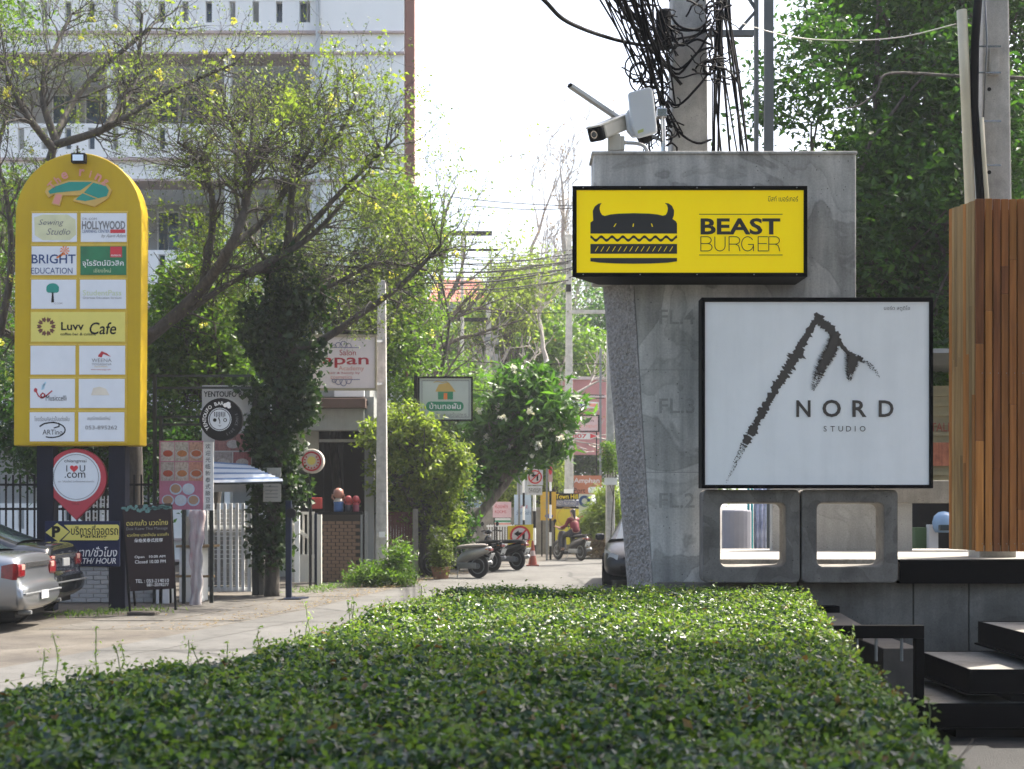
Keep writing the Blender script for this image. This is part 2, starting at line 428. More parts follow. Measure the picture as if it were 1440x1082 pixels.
# irregular crack and joint lines in the road: narrow dark strips of fill
mb = MB(); rr = random.Random(4)
def strip(mb, pts, w, z):
    for a, b in zip(pts, pts[1:]):
        a = Vector(a); b = Vector(b); t = (b-a).normalized(); u = Vector((-t.y, t.x))*w*rr.uniform(.3, 1)
        mb.add([(a.x-u.x, a.y-u.y, z), (a.x+u.x, a.y+u.y, z), (b.x+u.x, b.y+u.y, z), (b.x-u.x, b.y-u.y, z)], [(0, 1, 2, 3)])
for off, y0, y1 in ((.75, 5, 27), (3.1, 8, 52)):
    pts = []
    y = y0
    while y < y1:
        xl = np.interp(y, [q[1] for q in LEFT], [q[0] for q in LEFT]); pts.append((xl+off+rr.gauss(0, .05), y)); y += .5
    strip(mb, pts, .022, .008)
for k in range(9):
    x, y = rr.uniform(-5, 0), rr.uniform(13, 24); x = np.interp(y, [q[1] for q in LEFT], [q[0] for q in LEFT])+rr.uniform(.3, 3)
    pts = [(x, y)]
    for j in range(8): x += rr.uniform(.1, .35); y += rr.gauss(.05, .12); pts.append((x, y))
    strip(mb, pts, .015, .0085)
cr = mb.build('road_crack_lines', plain('crack_fill', (.10, .095, .085), .9)); tag(cr, kind='stuff')
cr['label'] = 'dark irregular crack and joint lines in the pale road'; cr['category'] = 'cracks'
# pavement slabs between the road and the shop fronts
pav = thing('pavement', None, None, (-4, 28, 0)); pav['kind'] = 'structure'
for i in range(16):
    y0 = 19.6+i*1.35
    xl = np.interp(y0+.6, [q[1] for q in LEFT], [q[0] for q in LEFT]); xl2 = np.interp(y0+1.35, [q[1] for q in LEFT], [q[0] for q in LEFT])
    xa = np.interp(y0, [q[1] for q in LEFT], [q[0] for q in LEFT])
    for j in range(2):
        w0, w1 = -.05-j*1.15, -1.15-j*1.15
        z1 = .009+rr.uniform(-.002, .003)+j*.004
        if i == 0: z1 = .006
        g = .02
        MB().slab([(xa+w1+g, y0+g+rr.gauss(0, .01)), (xa+w0-g, y0+g), (xl2+w0-g, y0+1.35-g), (xl2+w1+g, y0+1.35-g+rr.gauss(0, .01))], -.1, z1).build('paving_slab', M_SLAB, pav, bevel=.012)
struct(MB().slab([(1.9, 2), (9, 2), (9, 12.34), (2.6, 12.34)], -.05, .004), 'parking_asphalt', M_ASPH)

# ================================================================== RIGHT: platform, pylon, signs
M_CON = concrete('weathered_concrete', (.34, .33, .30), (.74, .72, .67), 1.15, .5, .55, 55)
M_CONP = concrete('plain_concrete', (.27, .27, .255), (.40, .40, .385), 1.1, .35, .2, 60)
M_CONW = concrete('wall_concrete', (.155, .142, .12), (.285, .268, .235), 1.6, .2, .4, 70)
M_CONB = concrete('block_concrete', (.125, .113, .097), (.265, .245, .215), 2.2, .35, .35, 60)
M_TERR = ground_mat('terrace_concrete', (.20, .19, .172), (.26, .248, .225), (.31, .295, .27), 1.2, 60, .2)
D0 = 12.3
PZ = 1.258
plat = thing('terrace_platform', 'raised concrete terrace with black steel edge behind the hollow blocks', 'platform', (4.5, 13.5, 0))
MB().boxb(X(1000, D0), 9, 12.36, 15.2, 1.06, PZ).build('floor_slab', M_TERR, plat, bevel=.008)
wp = [925, 1126, 1290, 1369, 1480, 1640, 1800, 2000, 2160]
for a, b in zip(wp, wp[1:]):
    MB().boxb(X(a, D0)+.004, X(b, D0)-.004, 12.42, 12.72, 0, 1.055).build('wall_panel', M_CONW, plat, bevel=.01)
MB().boxb(X(930, D0), 9, 12.73, 13.0, -.1, 1.05).build('wall_core', M_CONW, plat)
mb = MB(); mb.boxb(X(1266, 12.25), 9, 12.25, 12.27, Z(821, 12.25), Z(788, 12.25)); mb.boxb(X(1266, 12.25), 9, 12.27, 12.36, Z(791, 12.25), Z(788, 12.25)); mb.boxb(X(1266, 12.25), 9, 12.27, 12.40, Z(821, 12.25), Z(818, 12.25))
mb.build('edge_channel', M_BLACK, plat)

# pylon with a flared foot and a rough exposed-aggregate flank
pyl = thing('concrete_pylon', 'tall weathered grey concrete pylon carrying the yellow and the white sign boxes', 'pylon', (1.4, 12.7, 0))
DP = 12.5
front = [(835, 215), (1204, 215), (1204, 440), (1010, 440), (1010, 860), (920, 860), (891, 394), (835, 394)]
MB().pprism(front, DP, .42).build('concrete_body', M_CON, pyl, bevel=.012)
MB().pprism([(832, 212.5), (1206, 212.5), (1206, 217), (832, 217)], DP-.015, .45).build('coping', M_CON, pyl, bevel=.008)
# rough flank: displaced grid between the front edge and the far edge
nu, nv = 44, 240; vv = []; rng = np.random.default_rng(5)
A0, A1 = W(891, 394, DP+.002), W(921, 862, DP+.002); B0, B1 = W(848, 394, DP+.42), W(886, 862, DP+.42)
nrm = (B0-A0).cross(A1-A0).normalized()
if nrm.y > 0: nrm = -nrm
for j in range(nv+1):
    for i in range(nu+1):
        t, s = i/nu, j/nv
        p = A0.lerp(A1, s).lerp(B0.lerp(B1, s), t)
        h = mnoise.noise(p*38)*.5+mnoise.noise(p*75)*.35+mnoise.noise(p*9)*.4
        e = min(1, min(t, 1-t)*8)
        vv.append(p+nrm*(h*.026*e+.006))
ff = [(j*(nu+1)+i, j*(nu+1)+i+1, (j+1)*(nu+1)+i+1, (j+1)*(nu+1)+i) for j in range(nv) for i in range(nu)]
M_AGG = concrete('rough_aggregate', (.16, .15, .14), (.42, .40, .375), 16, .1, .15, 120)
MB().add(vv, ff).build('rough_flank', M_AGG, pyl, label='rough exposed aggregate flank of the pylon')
mb = MB(); q = [A0, B0, W(835, 394, DP+.418), W(835, 394, DP)]
mb.add([A0, A1, B1, B0, W(1000, 394, DP+.4), W(1000, 862, DP+.4)], [(0, 1, 2, 3), (3, 2, 5, 4)]); mb.build('flank_core', M_AGG, pyl)
M_IMP = concrete('imprint_concrete', (.34, .33, .305), (.45, .44, .41), 2, .2, .2, 60)
for s_, py in (('FL.4', 446), ('FL.3', 571), ('FL.2', 704)):
    text(s_, 952, py, DP, 21, M_IMP, pyl, w=50, bold=.012, name='cast_lettering', gap=.003)
for py in (664, 520): MB().pr(900, py, 990, py+1, DP-.002, .01).build('formwork_line', M_IMP, pyl)

# yellow sign box
M_YEL = dirty('yellow_acrylic', (.95, .72, .0), (.80, .58, .004), .45, .5, 1.1, .09)
M_SINK = plain('sign_black', (.012, .011, .010), .4, 0, .03)
D1 = 12.05
bs = thing('sign_box', 'yellow and black burger shop light box mounted on the concrete pylon', 'sign', W(970, 390, D1+.2))
fl, fr_, ft, fb = 805, 1135.5, 261.5, 389.5
mb = MB()
k2 = (D1+.45)
a = [(X(fl, D1), Z(fb, D1)), (X(fr_, D1), Z(fb, D1)), (X(fr_, D1), Z(ft, D1)), (X(fl, D1), Z(ft, D1))]
b = [(X(846, D1), Z(fb, D1)), (X(fr_-2, D1), Z(fb, D1)), (X(fr_-2, D1), Z(ft, D1)), (X(846, D1), Z(ft, D1))]
mb.add([(p[0], D1+.01, p[1]) for p in a]+[(p[0], k2, p[1]) for p in b], [(0, 1, 2, 3), (7, 6, 5, 4), (0, 4, 5, 1), (1, 5, 6, 2), (2, 6, 7, 3), (3, 7, 4, 0)])
mb.build('housing', M_BLACK, bs, bevel=.004)
for r_ in ((fl, ft, fr_, ft+5.8), (fl, fb-5.8, fr_, fb), (fl, ft+5.8, fl+6, fb-5.8), (fr_-5, ft+5.8, fr_, fb-5.8)):
    MB().pr(*r_, D1-.012, .03).build('frame_bar', M_BLACK, bs, bevel=.003)
MB().pr(fl+6, ft+5.8, fr_-5, fb-5.8, D1+.002, .01).build('face_panel', M_YEL, bs)
def zb(x, y): return (790+x/3.349, 240+y/3.349)
def poly(mbp, pts, d, th=.003): mbp.pprism(pts, d, th)
DB = D1-.002
mb = MB()
bun = [zb(135, 297), zb(135, 245)]+[zb(148, 236)]
hornL = [zb(147, 215), zb(146, 190), zb(155, 170), zb(172, 157), zb(188, 153), zb(181, 163), zb(178, 178), zb(181, 195), zb(190, 210), zb(203, 214)]
top = [zb(230, 207), zb(270, 203), zb(340, 201), zb(410, 203), zb(450, 207), zb(476, 213)]
hornR = [zb(490, 209), zb(498, 193), zb(500, 178), zb(496, 163), zb(485, 153), zb(503, 155), zb(519, 167), zb(529, 188), zb(528, 212), zb(521, 228)]
poly(mb, bun+hornL+top+hornR+[zb(538, 240), zb(543, 250), zb(543, 297)], DB)
mb.build('bun_top_mark', M_SINK, bs)
mb = MB(); N_ = 64
for i in range(N_):
    x0, x1 = 135+408*i/N_, 135+408*(i+1)/N_
    w0, w1 = 9*math.sin((x0-135)/408*8*2*math.pi+1.6), 9*math.sin((x1-135)/408*8*2*math.pi+1.6)
    poly(mb, [zb(x0, 314-w0), zb(x1, 314-w1), zb(x1, 327-w1), zb(x0, 327-w0)], DB)
mb.build('wave_mark', M_SINK, bs)
mb = MB(); poly(mb, [zb(135, 346), zb(543, 346), zb(543, 392), zb(135, 392)], DB); mb.build('patty_mark', M_SINK, bs)
mb = MB(); poly(mb, [zb(135, 412), zb(543, 412), zb(543, 428)]+[zb(500, 434), zb(420, 438), zb(340, 439), zb(260, 438), zb(180, 434)]+[zb(135, 428)], DB); mb.build('bun_base_mark', M_SINK, bs)
mb = MB()
for i in range(14):
    x = 158+i*27; poly(mb, [zb(x-2, 381), zb(x+1, 381), zb(x+15, 358), zb(x+12, 358)], DB-.003)
for x, a_ in ((251, 6), (337, 0), (425, -6)):
    poly(mb, [zb(x-4-a_*.6, 265), zb(x+1-a_*.6, 265), zb(x+3+a_*.6, 250), zb(x-1+a_*.6, 250)], DB-.003)
mb.build('dash_marks', M_YEL, bs)
def strokes(mbp, lines, tr, w, d):
    for ln in lines:
        p = [tr(*q) for q in ln]
        for (ax, ay), (bx, by) in zip(p, p[1:]):
            L_ = math.hypot(bx-ax, by-ay) or 1; ux, uy = -(by-ay)/L_*w/2, (bx-ax)/L_*w/2; ex, ey = (bx-ax)/L_*w*.25, (by-ay)/L_*w*.25
            mbp.pprism([(ax-ux-ex, ay-uy-ey), (ax+ux-ex, ay+uy-ey), (bx+ux+ex, by+uy+ey), (bx-ux+ex, by-uy+ey)], d, .003)
def arc(cx_, cy_, rx, ry, a0, a1, n=12): return [(cx_+rx*math.cos(R(a0+(a1-a0)*i/n)), cy_+ry*math.sin(R(a0+(a1-a0)*i/n))) for i in range(n+1)]
Bq = [[(0, 0), (0, 1)], [(0, 0), (.45, 0)]+arc(.45, .24, .28, .24, -90, 90)+[(0, .48)], [(.45, .48)]+arc(.47, .74, .32, .26, -90, 90)+[(0, 1)]]
Rq = [[(0, 0), (0, 1)], [(0, 0), (.45, 0)]+arc(.45, .26, .3, .26, -90, 90)+[(0, .52)], [(.45, .52), (.66, .62), (.72, .8), (.76, 1)]]
Uq = [[(0, 0), (0, .65)]+arc(.36, .65, .36, .35, 180, 0)+[(.72, 0)]]
Eq = [[(0, 0), (0, 1)], [(0, 0), (.66, 0)], [(0, .48), (.6, .48)], [(0, 1), (.68, 1)]]
Gq = [arc(.42, .5, .42, .5, -35, -350, 26)[::-1], [(.46, .54), (.84, .54), (.84, 1)]]
mb = MB()
for q, x in ((Bq, 655), (Uq, 721), (Rq, 788), (Gq, 847), (Eq, 925), (Rq, 975)):
    strokes(mb, q, lambda u, v, x=x: zb(x+u*67, 312+v*67), 1.15, DB)
mb.build('lettering', M_SINK, bs)
text('BEAST', *zb(841, 264), D1, 23.2, M_SINK, bs, w=112, bold=.028)
for yy in (206, 398): MB().pr(*zb(647, yy-1.6), *zb(1040, yy+1.6), DB, .003).build('rule_line', M_SINK, bs)
text('บีสท์ เบอร์เกอร์', *zb(1042, 133), D1, 8, M_SINK, bs, w=42)
for px in (820, 900, 980, 1060, 1120):
    for py in (264.5, 386.5): MB().lathe([(.006, 0), (.006, .004)], (X(px, D1), D1-.016, Z(py, D1)), 8, 'y').build('screw', M_GREYMET, bs)
for px in (862, 1085): MB().pr(px, 300, px+16, 330, D1+.45, .05).build('mounting_bracket', M_BLACK, bs)

# white sign box
M_SWH = dirty('white_acrylic', (.86, .87, .865), (.62, .635, .63), .6, .4, 1.1)
M_BRN = plain('umber_print', (.055, .045, .036), .5, 0, .05)
D2 = 12.0
ns = thing('sign_box', 'square white studio light box with dark brushed mountain emblem in a black frame', 'sign', W(1150, 688, D2+.2))
fl, fr_, ft, fb = 986.5, 1312.5, 418.5, 687
MB().pr(fl, ft, fr_, fb, D2+.012, .20).build('housing', M_BLACK, ns, bevel=.004)
for r_ in ((fl, ft, fr_, ft+6), (fl, fb-5, fr_, fb), (fl, ft+6, fl+5, fb-5), (fr_-5.5, ft+6, fr_, fb-5)):
    MB().pr(*r_, D2-.012, .03).build('frame_bar', M_BLACK, ns, bevel=.003)
MB().pr(fl+5, ft+6, fr_-5.5, fb-5, D2+.002, .01).build('face_panel', M_SWH, ns)
def zn(x, y): return (970+x/3.606, 400+y/3.606)
rb = random.Random(12)
DN = D2-.002
def brush(mbp, pts, ws, fade0=1.0, fade1=1.0, hatch=0, nseg=90, rag=.22, fr1=.45):
    """ragged brush stroke along pts (zoom px); it breaks up into specks where density < 1"""
    P = [Vector((p[0], p[1])) for p in pts]; L_ = [0]
    for a_, b_ in zip(P, P[1:]): L_.append(L_[-1]+(b_-a_).length)
    def at(t):
        s_ = t*L_[-1]
        for i in range(len(P)-1):
            if s_ <= L_[i+1]+1e-6:
                u = (s_-L_[i])/(L_[i+1]-L_[i]); return P[i].lerp(P[i+1], u), (P[i+1]-P[i]).normalized(), ws[i]+(ws[i+1]-ws[i])*u
        return P[-1], (P[-1]-P[-2]).normalized(), ws[-1]
    prev = None
    for i in range(nseg+1):
        t = i/nseg; c, dr, w = at(t); nn_ = Vector((-dr.y, dr.x))
        den = fade0+(1-fade0)*min(1, t/.28) if fade0 < 1 else 1
        if fade1 < 1: den = min(den, fade1+(1-fade1)*min(1, (1-t)/fr1))
        lw, rw = w*(1+rb.gauss(0, rag)), w*(1+rb.gauss(0, rag))
        a_, b_ = c-nn_*lw, c+nn_*rw
        if prev and den > .6 and rb.random() < den*1.12-.03:
            mbp.pprism([zn(*prev[0]), zn(*a_), zn(*b_), zn(*prev[1])], DN, .002)
        elif den <= .9:
            for k in range(int(2+5*den)):
                q = c+nn_*w*rb.uniform(-1, 1)+dr*rb.uniform(-6, 6); r_ = rb.uniform(1.0, 4.2)*(.55+den*.7)
                mbp.pprism([zn(q.x-r_, q.y), zn(q.x+r_*.4, q.y-r_*1.2), zn(q.x+r_, q.y+r_*.3), zn(q.x-r_*.2, q.y+r_)], DN, .002)
        if hatch and rb.random() < .7:
            for sd in (-1, 1):
                q = c+nn_*sd*w*.8; e = c+nn_*sd*w*rb.uniform(1.1, 1.6)+Vector((hatch*rb.uniform(4, 10), rb.uniform(-9, -3)*-hatch))
                mbp.pprism([zn(q.x, q.y-1.6), zn(q.x, q.y+1.6), zn(e.x, e.y)], DN, .002)
        prev = (a_, b_)
mb = MB()
DN = D2-.002
brush(mb, [(648, 165), (590, 270), (550, 345), (500, 420), (460, 490), (400, 590), (340, 700), (300, 770), (265, 840), (230, 910), (185, 1005)], [12, 17, 26, 25, 24, 19, 20, 22, 17, 12, 3], 1, .02, 0, 150, .3, .34)
DN -= .0025; brush(mb, [(637, 145), (660, 185), (700, 215), (740, 265), (760, 300), (800, 345), (850, 372), (900, 400), (945, 440), (960, 470)], [8, 26, 22, 22, 13, 9, 14, 11, 9, 4], 1, .1, 0, 80, .2)
DN -= .0025; brush(mb, [(738, 270), (720, 330), (690, 385), (660, 440), (645, 490), (625, 540)], [22, 27, 27, 22, 16, 5], 1, .08, -1, 80, .22)
DN -= .0025; brush(mb, [(835, 362), (825, 400), (815, 440), (812, 485)], [34, 24, 18, 8], 1, .2, -1, 55, .22)
DN -= .0025
for k in range(16):
    t = rb.random(); x = 320+120*t; y = 740-180*t
    mb.pprism([zn(x-26, y-6), zn(x-2, y-2), zn(x-4, y+3)], DN, .002)
mb.build('mountain_emblem', M_BRN, ns)
text('N', *zn(576, 631), D2, 23.5, M_BRN, ns, w=20, bold=.02)
text('O', *zn(719, 630), D2, 24.5, M_BRN, ns, w=26, bold=.02)
text('R', *zn(860, 631), D2, 23.5, M_BRN, ns, w=20, bold=.02)
text('D', *zn(995, 631), D2, 23.5, M_BRN, ns, w=21, bold=.02)
for ch, x in zip('STUDIO', (686, 724, 765, 805, 838, 876)): text(ch, *zn(x, 733), D2, 7.6, M_BRN, ns)
text('นอร์ด สตูดิโอ', *zn(1050, 123), D2, 7.6, M_BRN, ns, w=36.5)

# hollow concrete blocks under the white sign
def rrect(x0, y0, x1, y1, r, n=5):
    out = []
    for cx_, cy_, a0 in ((x1-r, y0+r, -90), (x1-r, y1-r, 0), (x0+r, y1-r, 90), (x0+r, y0+r, 180)):
        for i in range(n+1):
            a = R(a0+90*i/n); out.append((cx_+r*math.cos(a), cy_+r*math.sin(a)))
    return out
def hollow(mb, out, inn, d, th, inn2=None):
    m_ = len(out); inn2 = inn2 or inn
    V_ = [W(a, b, d) for a, b in out]+[W(a, b, d) for a, b in inn]
    back = [Vector((v.x, d+th, v.z)) for v in V_[:m_]]+[Vector((X(a, d), d+th, Z(b, d))) for a, b in inn2]
    F_ = []
    for i in range(m_):
        j = (i+1) % m_
        F_ += [(i, j, m_+j, m_+i), (2*m_+i, 3*m_+i, 3*m_+j, 2*m_+j), (i, 2*m_+i, 2*m_+j, j), (m_+i, m_+j, 3*m_+j, 3*m_+i)]
    mb.add(V_+back, F_); return mb
for (x0, x1, h0, h1, lb) in ((988.5, 1125, 1013, 1105, 'hollow concrete block next to the flared foot of the pylon'), (1127.5, 1263, 1149, 1243, 'hollow concrete block next to the black terrace edge')):
    o = hollow(MB(), rrect(x0, 689, x1, 820, 8), rrect(h0, 707, h1, 797, 9), 12.1, .24, rrect(h0+2, 709, h1-2, 795, 9)).build('hollow_block', M_CONB, None, bevel=.012)
    tag(o, lb, 'concrete block', 'hollow blocks under the white sign')

# low concrete wall with a beam on the terrace behind the blocks
bw = thing('terrace_wall', 'low plain concrete wall and beam standing at the back of the terrace', 'wall', (3.8, 14.6, PZ))
MB().boxb(X(1086, 14.6), X(1283, 14.6), 14.6, 14.75, PZ-.05, Z(655, 14.6)).build('wall_panel', M_CONP, bw, bevel=.006)
MB().boxb(X(1230, 14.5), X(1460, 14.5), 14.5, 14.85, Z(708, 14.5), Z(676, 14.5)).build('beam', M_CONW, bw, bevel=.008)
MB().boxb(X(1425, 14.6), X(1460, 14.6), 14.6, 14.8, PZ-.05, Z(708, 14.6)).build('pier', M_CONW, bw, bevel=.006)

# slatted timber box
wb = thing('slatted_screen', 'tall box clad in upright warm brown timber slats on the terrace', 'timber screen', (4.5, 12.2, PZ))
WOODS = [wood('slat_teak', (.20, .072, .018), (.36, .145, .040), 1), wood('slat_amber', (.27, .11, .026), (.44, .19, .050), 2), wood('slat_umber', (.11, .040, .014), (.23, .085, .028), 3)]
WSIDE = wood('slat_side_tan', (.22, .145, .062), (.37, .25, .115), 4)
rw = random.Random(9); Dw = 12.02
zt, zbm = Z(280, Dw), Z(776, Dw)
for i in range(18):
    x0 = X(1372.5, Dw)+(i-1)*.0685+.072 if i else X(1372.5, Dw); w = .066
    cuts = [zbm]+sorted(rw.uniform(zbm+.3, zt-.3) for _ in range(rw.randint(1, 2)))+[zt+rw.gauss(0, .004)]
    for a, b in zip(cuts, cuts[1:]):
        mb = MB().boxb(x0+(0 if i == 0 else .008), x0+w, Dw+rw.uniform(0, .003), Dw+.03, a+.001, b-.001)
        mb.build('slat', rw.choice(WOODS), wb, bevel=.002)
cA, cB = Vector((X(1372, Dw), Dw+.035, 0)), Vector((X(1334, 12.4), 12.4, 0))
for i in range(9):
    p = cA.lerp(cB, (i+.04)/9); q = cA.lerp(cB, (i+.9)/9); t = (cB-cA).normalized(); nn_ = Vector((-t.y, t.x, 0)); nn_ = nn_ if nn_.x > 0 else -nn_
    cuts = [zbm+.01, rw.uniform(zbm+.5, zt-.5), zt-.006+rw.gauss(0, .003)]
    for a, b in zip(cuts, cuts[1:]):
        MB().slab([(p.x, p.y), (q.x, q.y), (q.x+nn_.x*.025, q.y+.0), (p.x+nn_.x*.025, p.y+.0)], a, b-.001).build('slat', WSIDE if rw.random() < .75 else WOODS[1], wb, bevel=.0015)
mb = MB(); mb.slab([(cA.x+.05, cA.y+.03), (cB.x+.09, cB.y), (5.3, 12.6), (5.3, cA.y+.03)], zbm+.05, zt-.08)
mb.build('core', M_DARK, wb)
for k in range(9):
    for pz in (Z(525, Dw), Z(765, Dw)):
        MB().lathe([(.004, -.002), (.004, .0)], (X(1372.5, Dw)+.052+k*.0685, Dw-.001, pz), 6, 'y').build('screw', M_GREYMET, wb)

# floating steps with black steel trays
for i, (x0, zz) in enumerate(((2.95, .27), (3.36, .52), (3.85, .765), (4.35, 1.01))):
    st = thing('floating_step', ['lowest', 'second', 'third', 'topmost'][i]+' black steel tray step with pale concrete tread below the terrace', 'step', (x0+.6, 11.1, zz), 'steps up to the terrace')
    y0, y1 = 10.45, 11.75
    mb = MB(); x1 = x0+1.25
    for (a, b, c, d) in ((x0, x1, y0, y0+.012), (x0, x1, y1-.012, y1), (x0, x0+.012, y0+.012, y1-.012), (x1-.012, x1, y0+.012, y1-.012)): mb.boxb(a, b, c, d, zz-.17, zz+.004)
    mb.boxb(x0+.01, x1-.01, y0+.01, y1-.01, zz-.17, zz-.15); mb.boxb(x0-.03, x1, y0-.03, y1, zz-.185, zz-.172)
    mb.build('tray', M_BLACK, st)
    MB().boxb(x0+.016, x1-.016, y0+.016, y1-.016, zz-.148, zz).build('tread', M_TERR, st, bevel=.004)
    MB().boxb(x0+.35, x1-.1, y0+.12, y1-.2, 0, zz-.186).build('pedestal', M_DARK, st)

# black steel rail frame at the side of the steps
rf = thing('rail_frame', 'low black steel frame with square posts and cap beams between hedge and steps', 'railing', (2.7, 10.8, 0))
d = 10.3
MB().boxb(X(1146, d), X(1300, d), d, d+.07, Z(898, d), Z(880, d)).build('front_crossbar', M_BLACK, rf, bevel=.004)
MB().boxb(X(1287.5, d), X(1300, d), d, d+.065, 0, Z(898, d)-.001).build('post', M_BLACK, rf, bevel=.004)
MB().boxb(X(1150, d), X(1162, d), d+.001, d+.066, 0, Z(898, d)-.001).build('post', M_BLACK, rf, bevel=.004)
M_TOPG = plain('worn_grey_timber', (.07, .065, .06), .7, 0, .25, 9)
MB().add([W(1150, 862, 11.9), W(1182, 862, 11.9), W(1214, 880, 10.4), W(1172, 880, 10.4), W(1150, 874, 11.9), W(1182, 874, 11.9), W(1214, 900, 10.4), W(1172, 900, 10.4)],
         [(0, 1, 2, 3), (4, 7, 6, 5), (0, 4, 5, 1), (1, 5, 6, 2), (2, 6, 7, 3), (3, 7, 4, 0)]).build('side_beam', M_TOPG, rf, bevel=.005)
MB().boxb(X(1131, 11.95), X(1181, 11.95), 11.95, 12.1, Z(866, 11.95), Z(853, 11.95)).build('rear_crossbar', M_BLACK, rf, bevel=.004)
MB().boxb(X(1140, 11.95), X(1152, 11.95), 11.96, 12.06, 0, Z(867, 11.95)).build('rear_post', M_BLACK, rf, bevel=.004)
MB().boxb(X(1232, 10.7), X(1284, 10.7), 10.5, 11.3, .12, Z(908, 10.7)).build('low_beam', M_TOPG, rf, bevel=.008)
MB().boxb(X(1222, 11.4), X(1270, 11.4), 11.34, 11.9, .12, Z(890, 11.4)).build('low_beam', M_TOPG, rf, bevel=.008)
for px in (1205, 1232, 1268): MB().tube([W(px, 897, d+.035), W(px, 930, d+.035)], .012, 6).build('bolt', M_GREYMET, rf)

# things seen on and beyond the terrace through the blocks
o = MB().lathe([(.155, 0), (.165, .02), (.165, .46), (.16, .48), (0.02, .485)], (X(1036, 15.9), 15.9, Z(778, 15.9)), 20).build('grey_drum', plain('grey_drum', (.25, .25, .28), .6), None, smooth=False, bevel=.004)
tag(o, 'plain grey upright drum seen through the hollow block beside the pylon', 'drum')
ct = thing('street_stand', 'low concrete stand beyond the terrace carrying drum and banners', 'stand', (2.8, 16, 0))
MB().boxb(X(1000, 15.7), X(1110, 15.7), 15.6, 16.6, 0, Z(778, 15.9)).build('stand_body', M_CONW, ct)
for px, w, c, nm in ((1052.5, 1.7, (.02, .25, .28), 'teal'), (1057.5, 1.5, (.05, .35, .36), 'teal pale')):
    o = MB().tube([W(px, 778, 16), W(px, 640, 16)], .014, 8).build('slim_post', plain('teal_paint'+nm, c, .5)); tag(o, nm+' painted slim post beside the grey drum', 'post', 'teal posts')
mb = MB()
bl = []
for i in range(13): bl.append((X(1061+i*1.4, 16.1), 16.1+.02*math.sin(i*1.5)))
for i in range(12):
    (a, b), (c, d) = bl[i], bl[i+1]
    mb.add([(a, b, Z(778, 16.1)), (c, d, Z(778, 16.1)), (c, d, Z(650, 16.1)), (a, b, Z(650, 16.1)), (a, b+.006, Z(778, 16.1)), (c, d+.006, Z(778, 16.1)), (c, d+.006, Z(650, 16.1)), (a, b+.006, Z(650, 16.1))], [(0, 1, 2, 3), (7, 6, 5, 4), (3, 2, 6, 7), (0, 4, 5, 1)])
tag(mb.build('hanging_banner', dirty('blue_banner', (.55, .6, .75), (.03, .06, .25), .9, .6, 9), None, smooth=True), 'blue and white printed cloth banner hanging by the teal posts', 'banner')
# dim storage yard beside the timber screen
sh = thing('storage_shed', 'dark open shed with pale roof edge behind the terrace wall', 'shed', (5, 18.5, 0))
MB().boxb(X(1262, 18), X(1520, 18), 19.6, 19.7, 0, Z(690, 18)).build('rear_wall', M_DARK, sh)
MB().boxb(X(1262, 18), X(1520, 18), 17.2, 19.75, Z(506, 18), Z(500, 18)).build('roof_sheet', M_GREYMET, sh)
MB().boxb(X(1290, 18), X(1520, 18), 18.2, 18.3, Z(690, 18), Z(541, 18)).build('front_board', plain('olive_board', (.23, .20, .11), .6, 0, .2), sh)
for k in range(9): MB().boxb(X(1290, 18), X(1520, 18), 18.15, 18.2, Z(556+k*14, 18), Z(551+k*14, 18)).build('board_rib', plain('olive_board', (.23, .20, .11)), sh)
MB().boxb(X(1300, 18), X(1345, 18), 18.13, 18.19, Z(655, 18), Z(622, 18)).build('poster', dirty('red_poster', (.42, .15, .08), (.05, .02, .02), .9, .6, 9), sh)
text('ITALIAN', 1330, 601, 18.14, 12, plain('red_faded', (.25, .05, .03)), sh, w=48)
for px in (1264, 1505): MB().boxb(X(px, 18)-.04, X(px, 18)+.04, 17.3, 17.38, 0, Z(506, 18)-.001).build('post', M_DARK, sh)
o = MB().boxb(X(1303, 16.6), X(1316, 16.6), 16.5, 16.62, 1.05, Z(738, 16.6)).build('carton', plain('pale_carton', (.5, .5, .5), .7), bevel=.004); tag(o, 'small pale carton beside the blue helmet in the yard', 'carton')
o = MB().boxb(X(1284, 16.7), X(1300, 16.7), 16.6, 16.8, 1.05, Z(742, 16.7)).build('green_crate', plain('green_crate', (.05, .10, .04), .6), bevel=.004); tag(o, 'dull green crate beside the concrete pier in the yard', 'crate')
hm = thing('helmet', 'light blue motorcycle helmet resting in the yard behind the wall', 'helmet', (X(1327, 16.5), 16.5, 1.25))
MB().lathe([(.10, 0), (.125, .05), (.13, .12), (.11, .19), (.06, .235), (.01, .245)], (X(1327, 16.5), 16.5, Z(749, 16.5)), 16).build('shell', plain('helmet_blue', (.22, .34, .5), .25), hm, smooth=True)
MB().boxb(X(1327, 16.5)-.09, X(1327, 16.5)+.06, 16.36, 16.42, Z(746, 16.5), Z(738, 16.5)).build('visor', M_GLASS, hm, bevel=.01)
o = MB().boxb(X(1270, 17), X(1450, 17), 16.2, 17.2, 0, 1.05).build('yard_counter', M_CONW); tag(o, 'long concrete counter in the dim yard behind the terrace', 'counter')

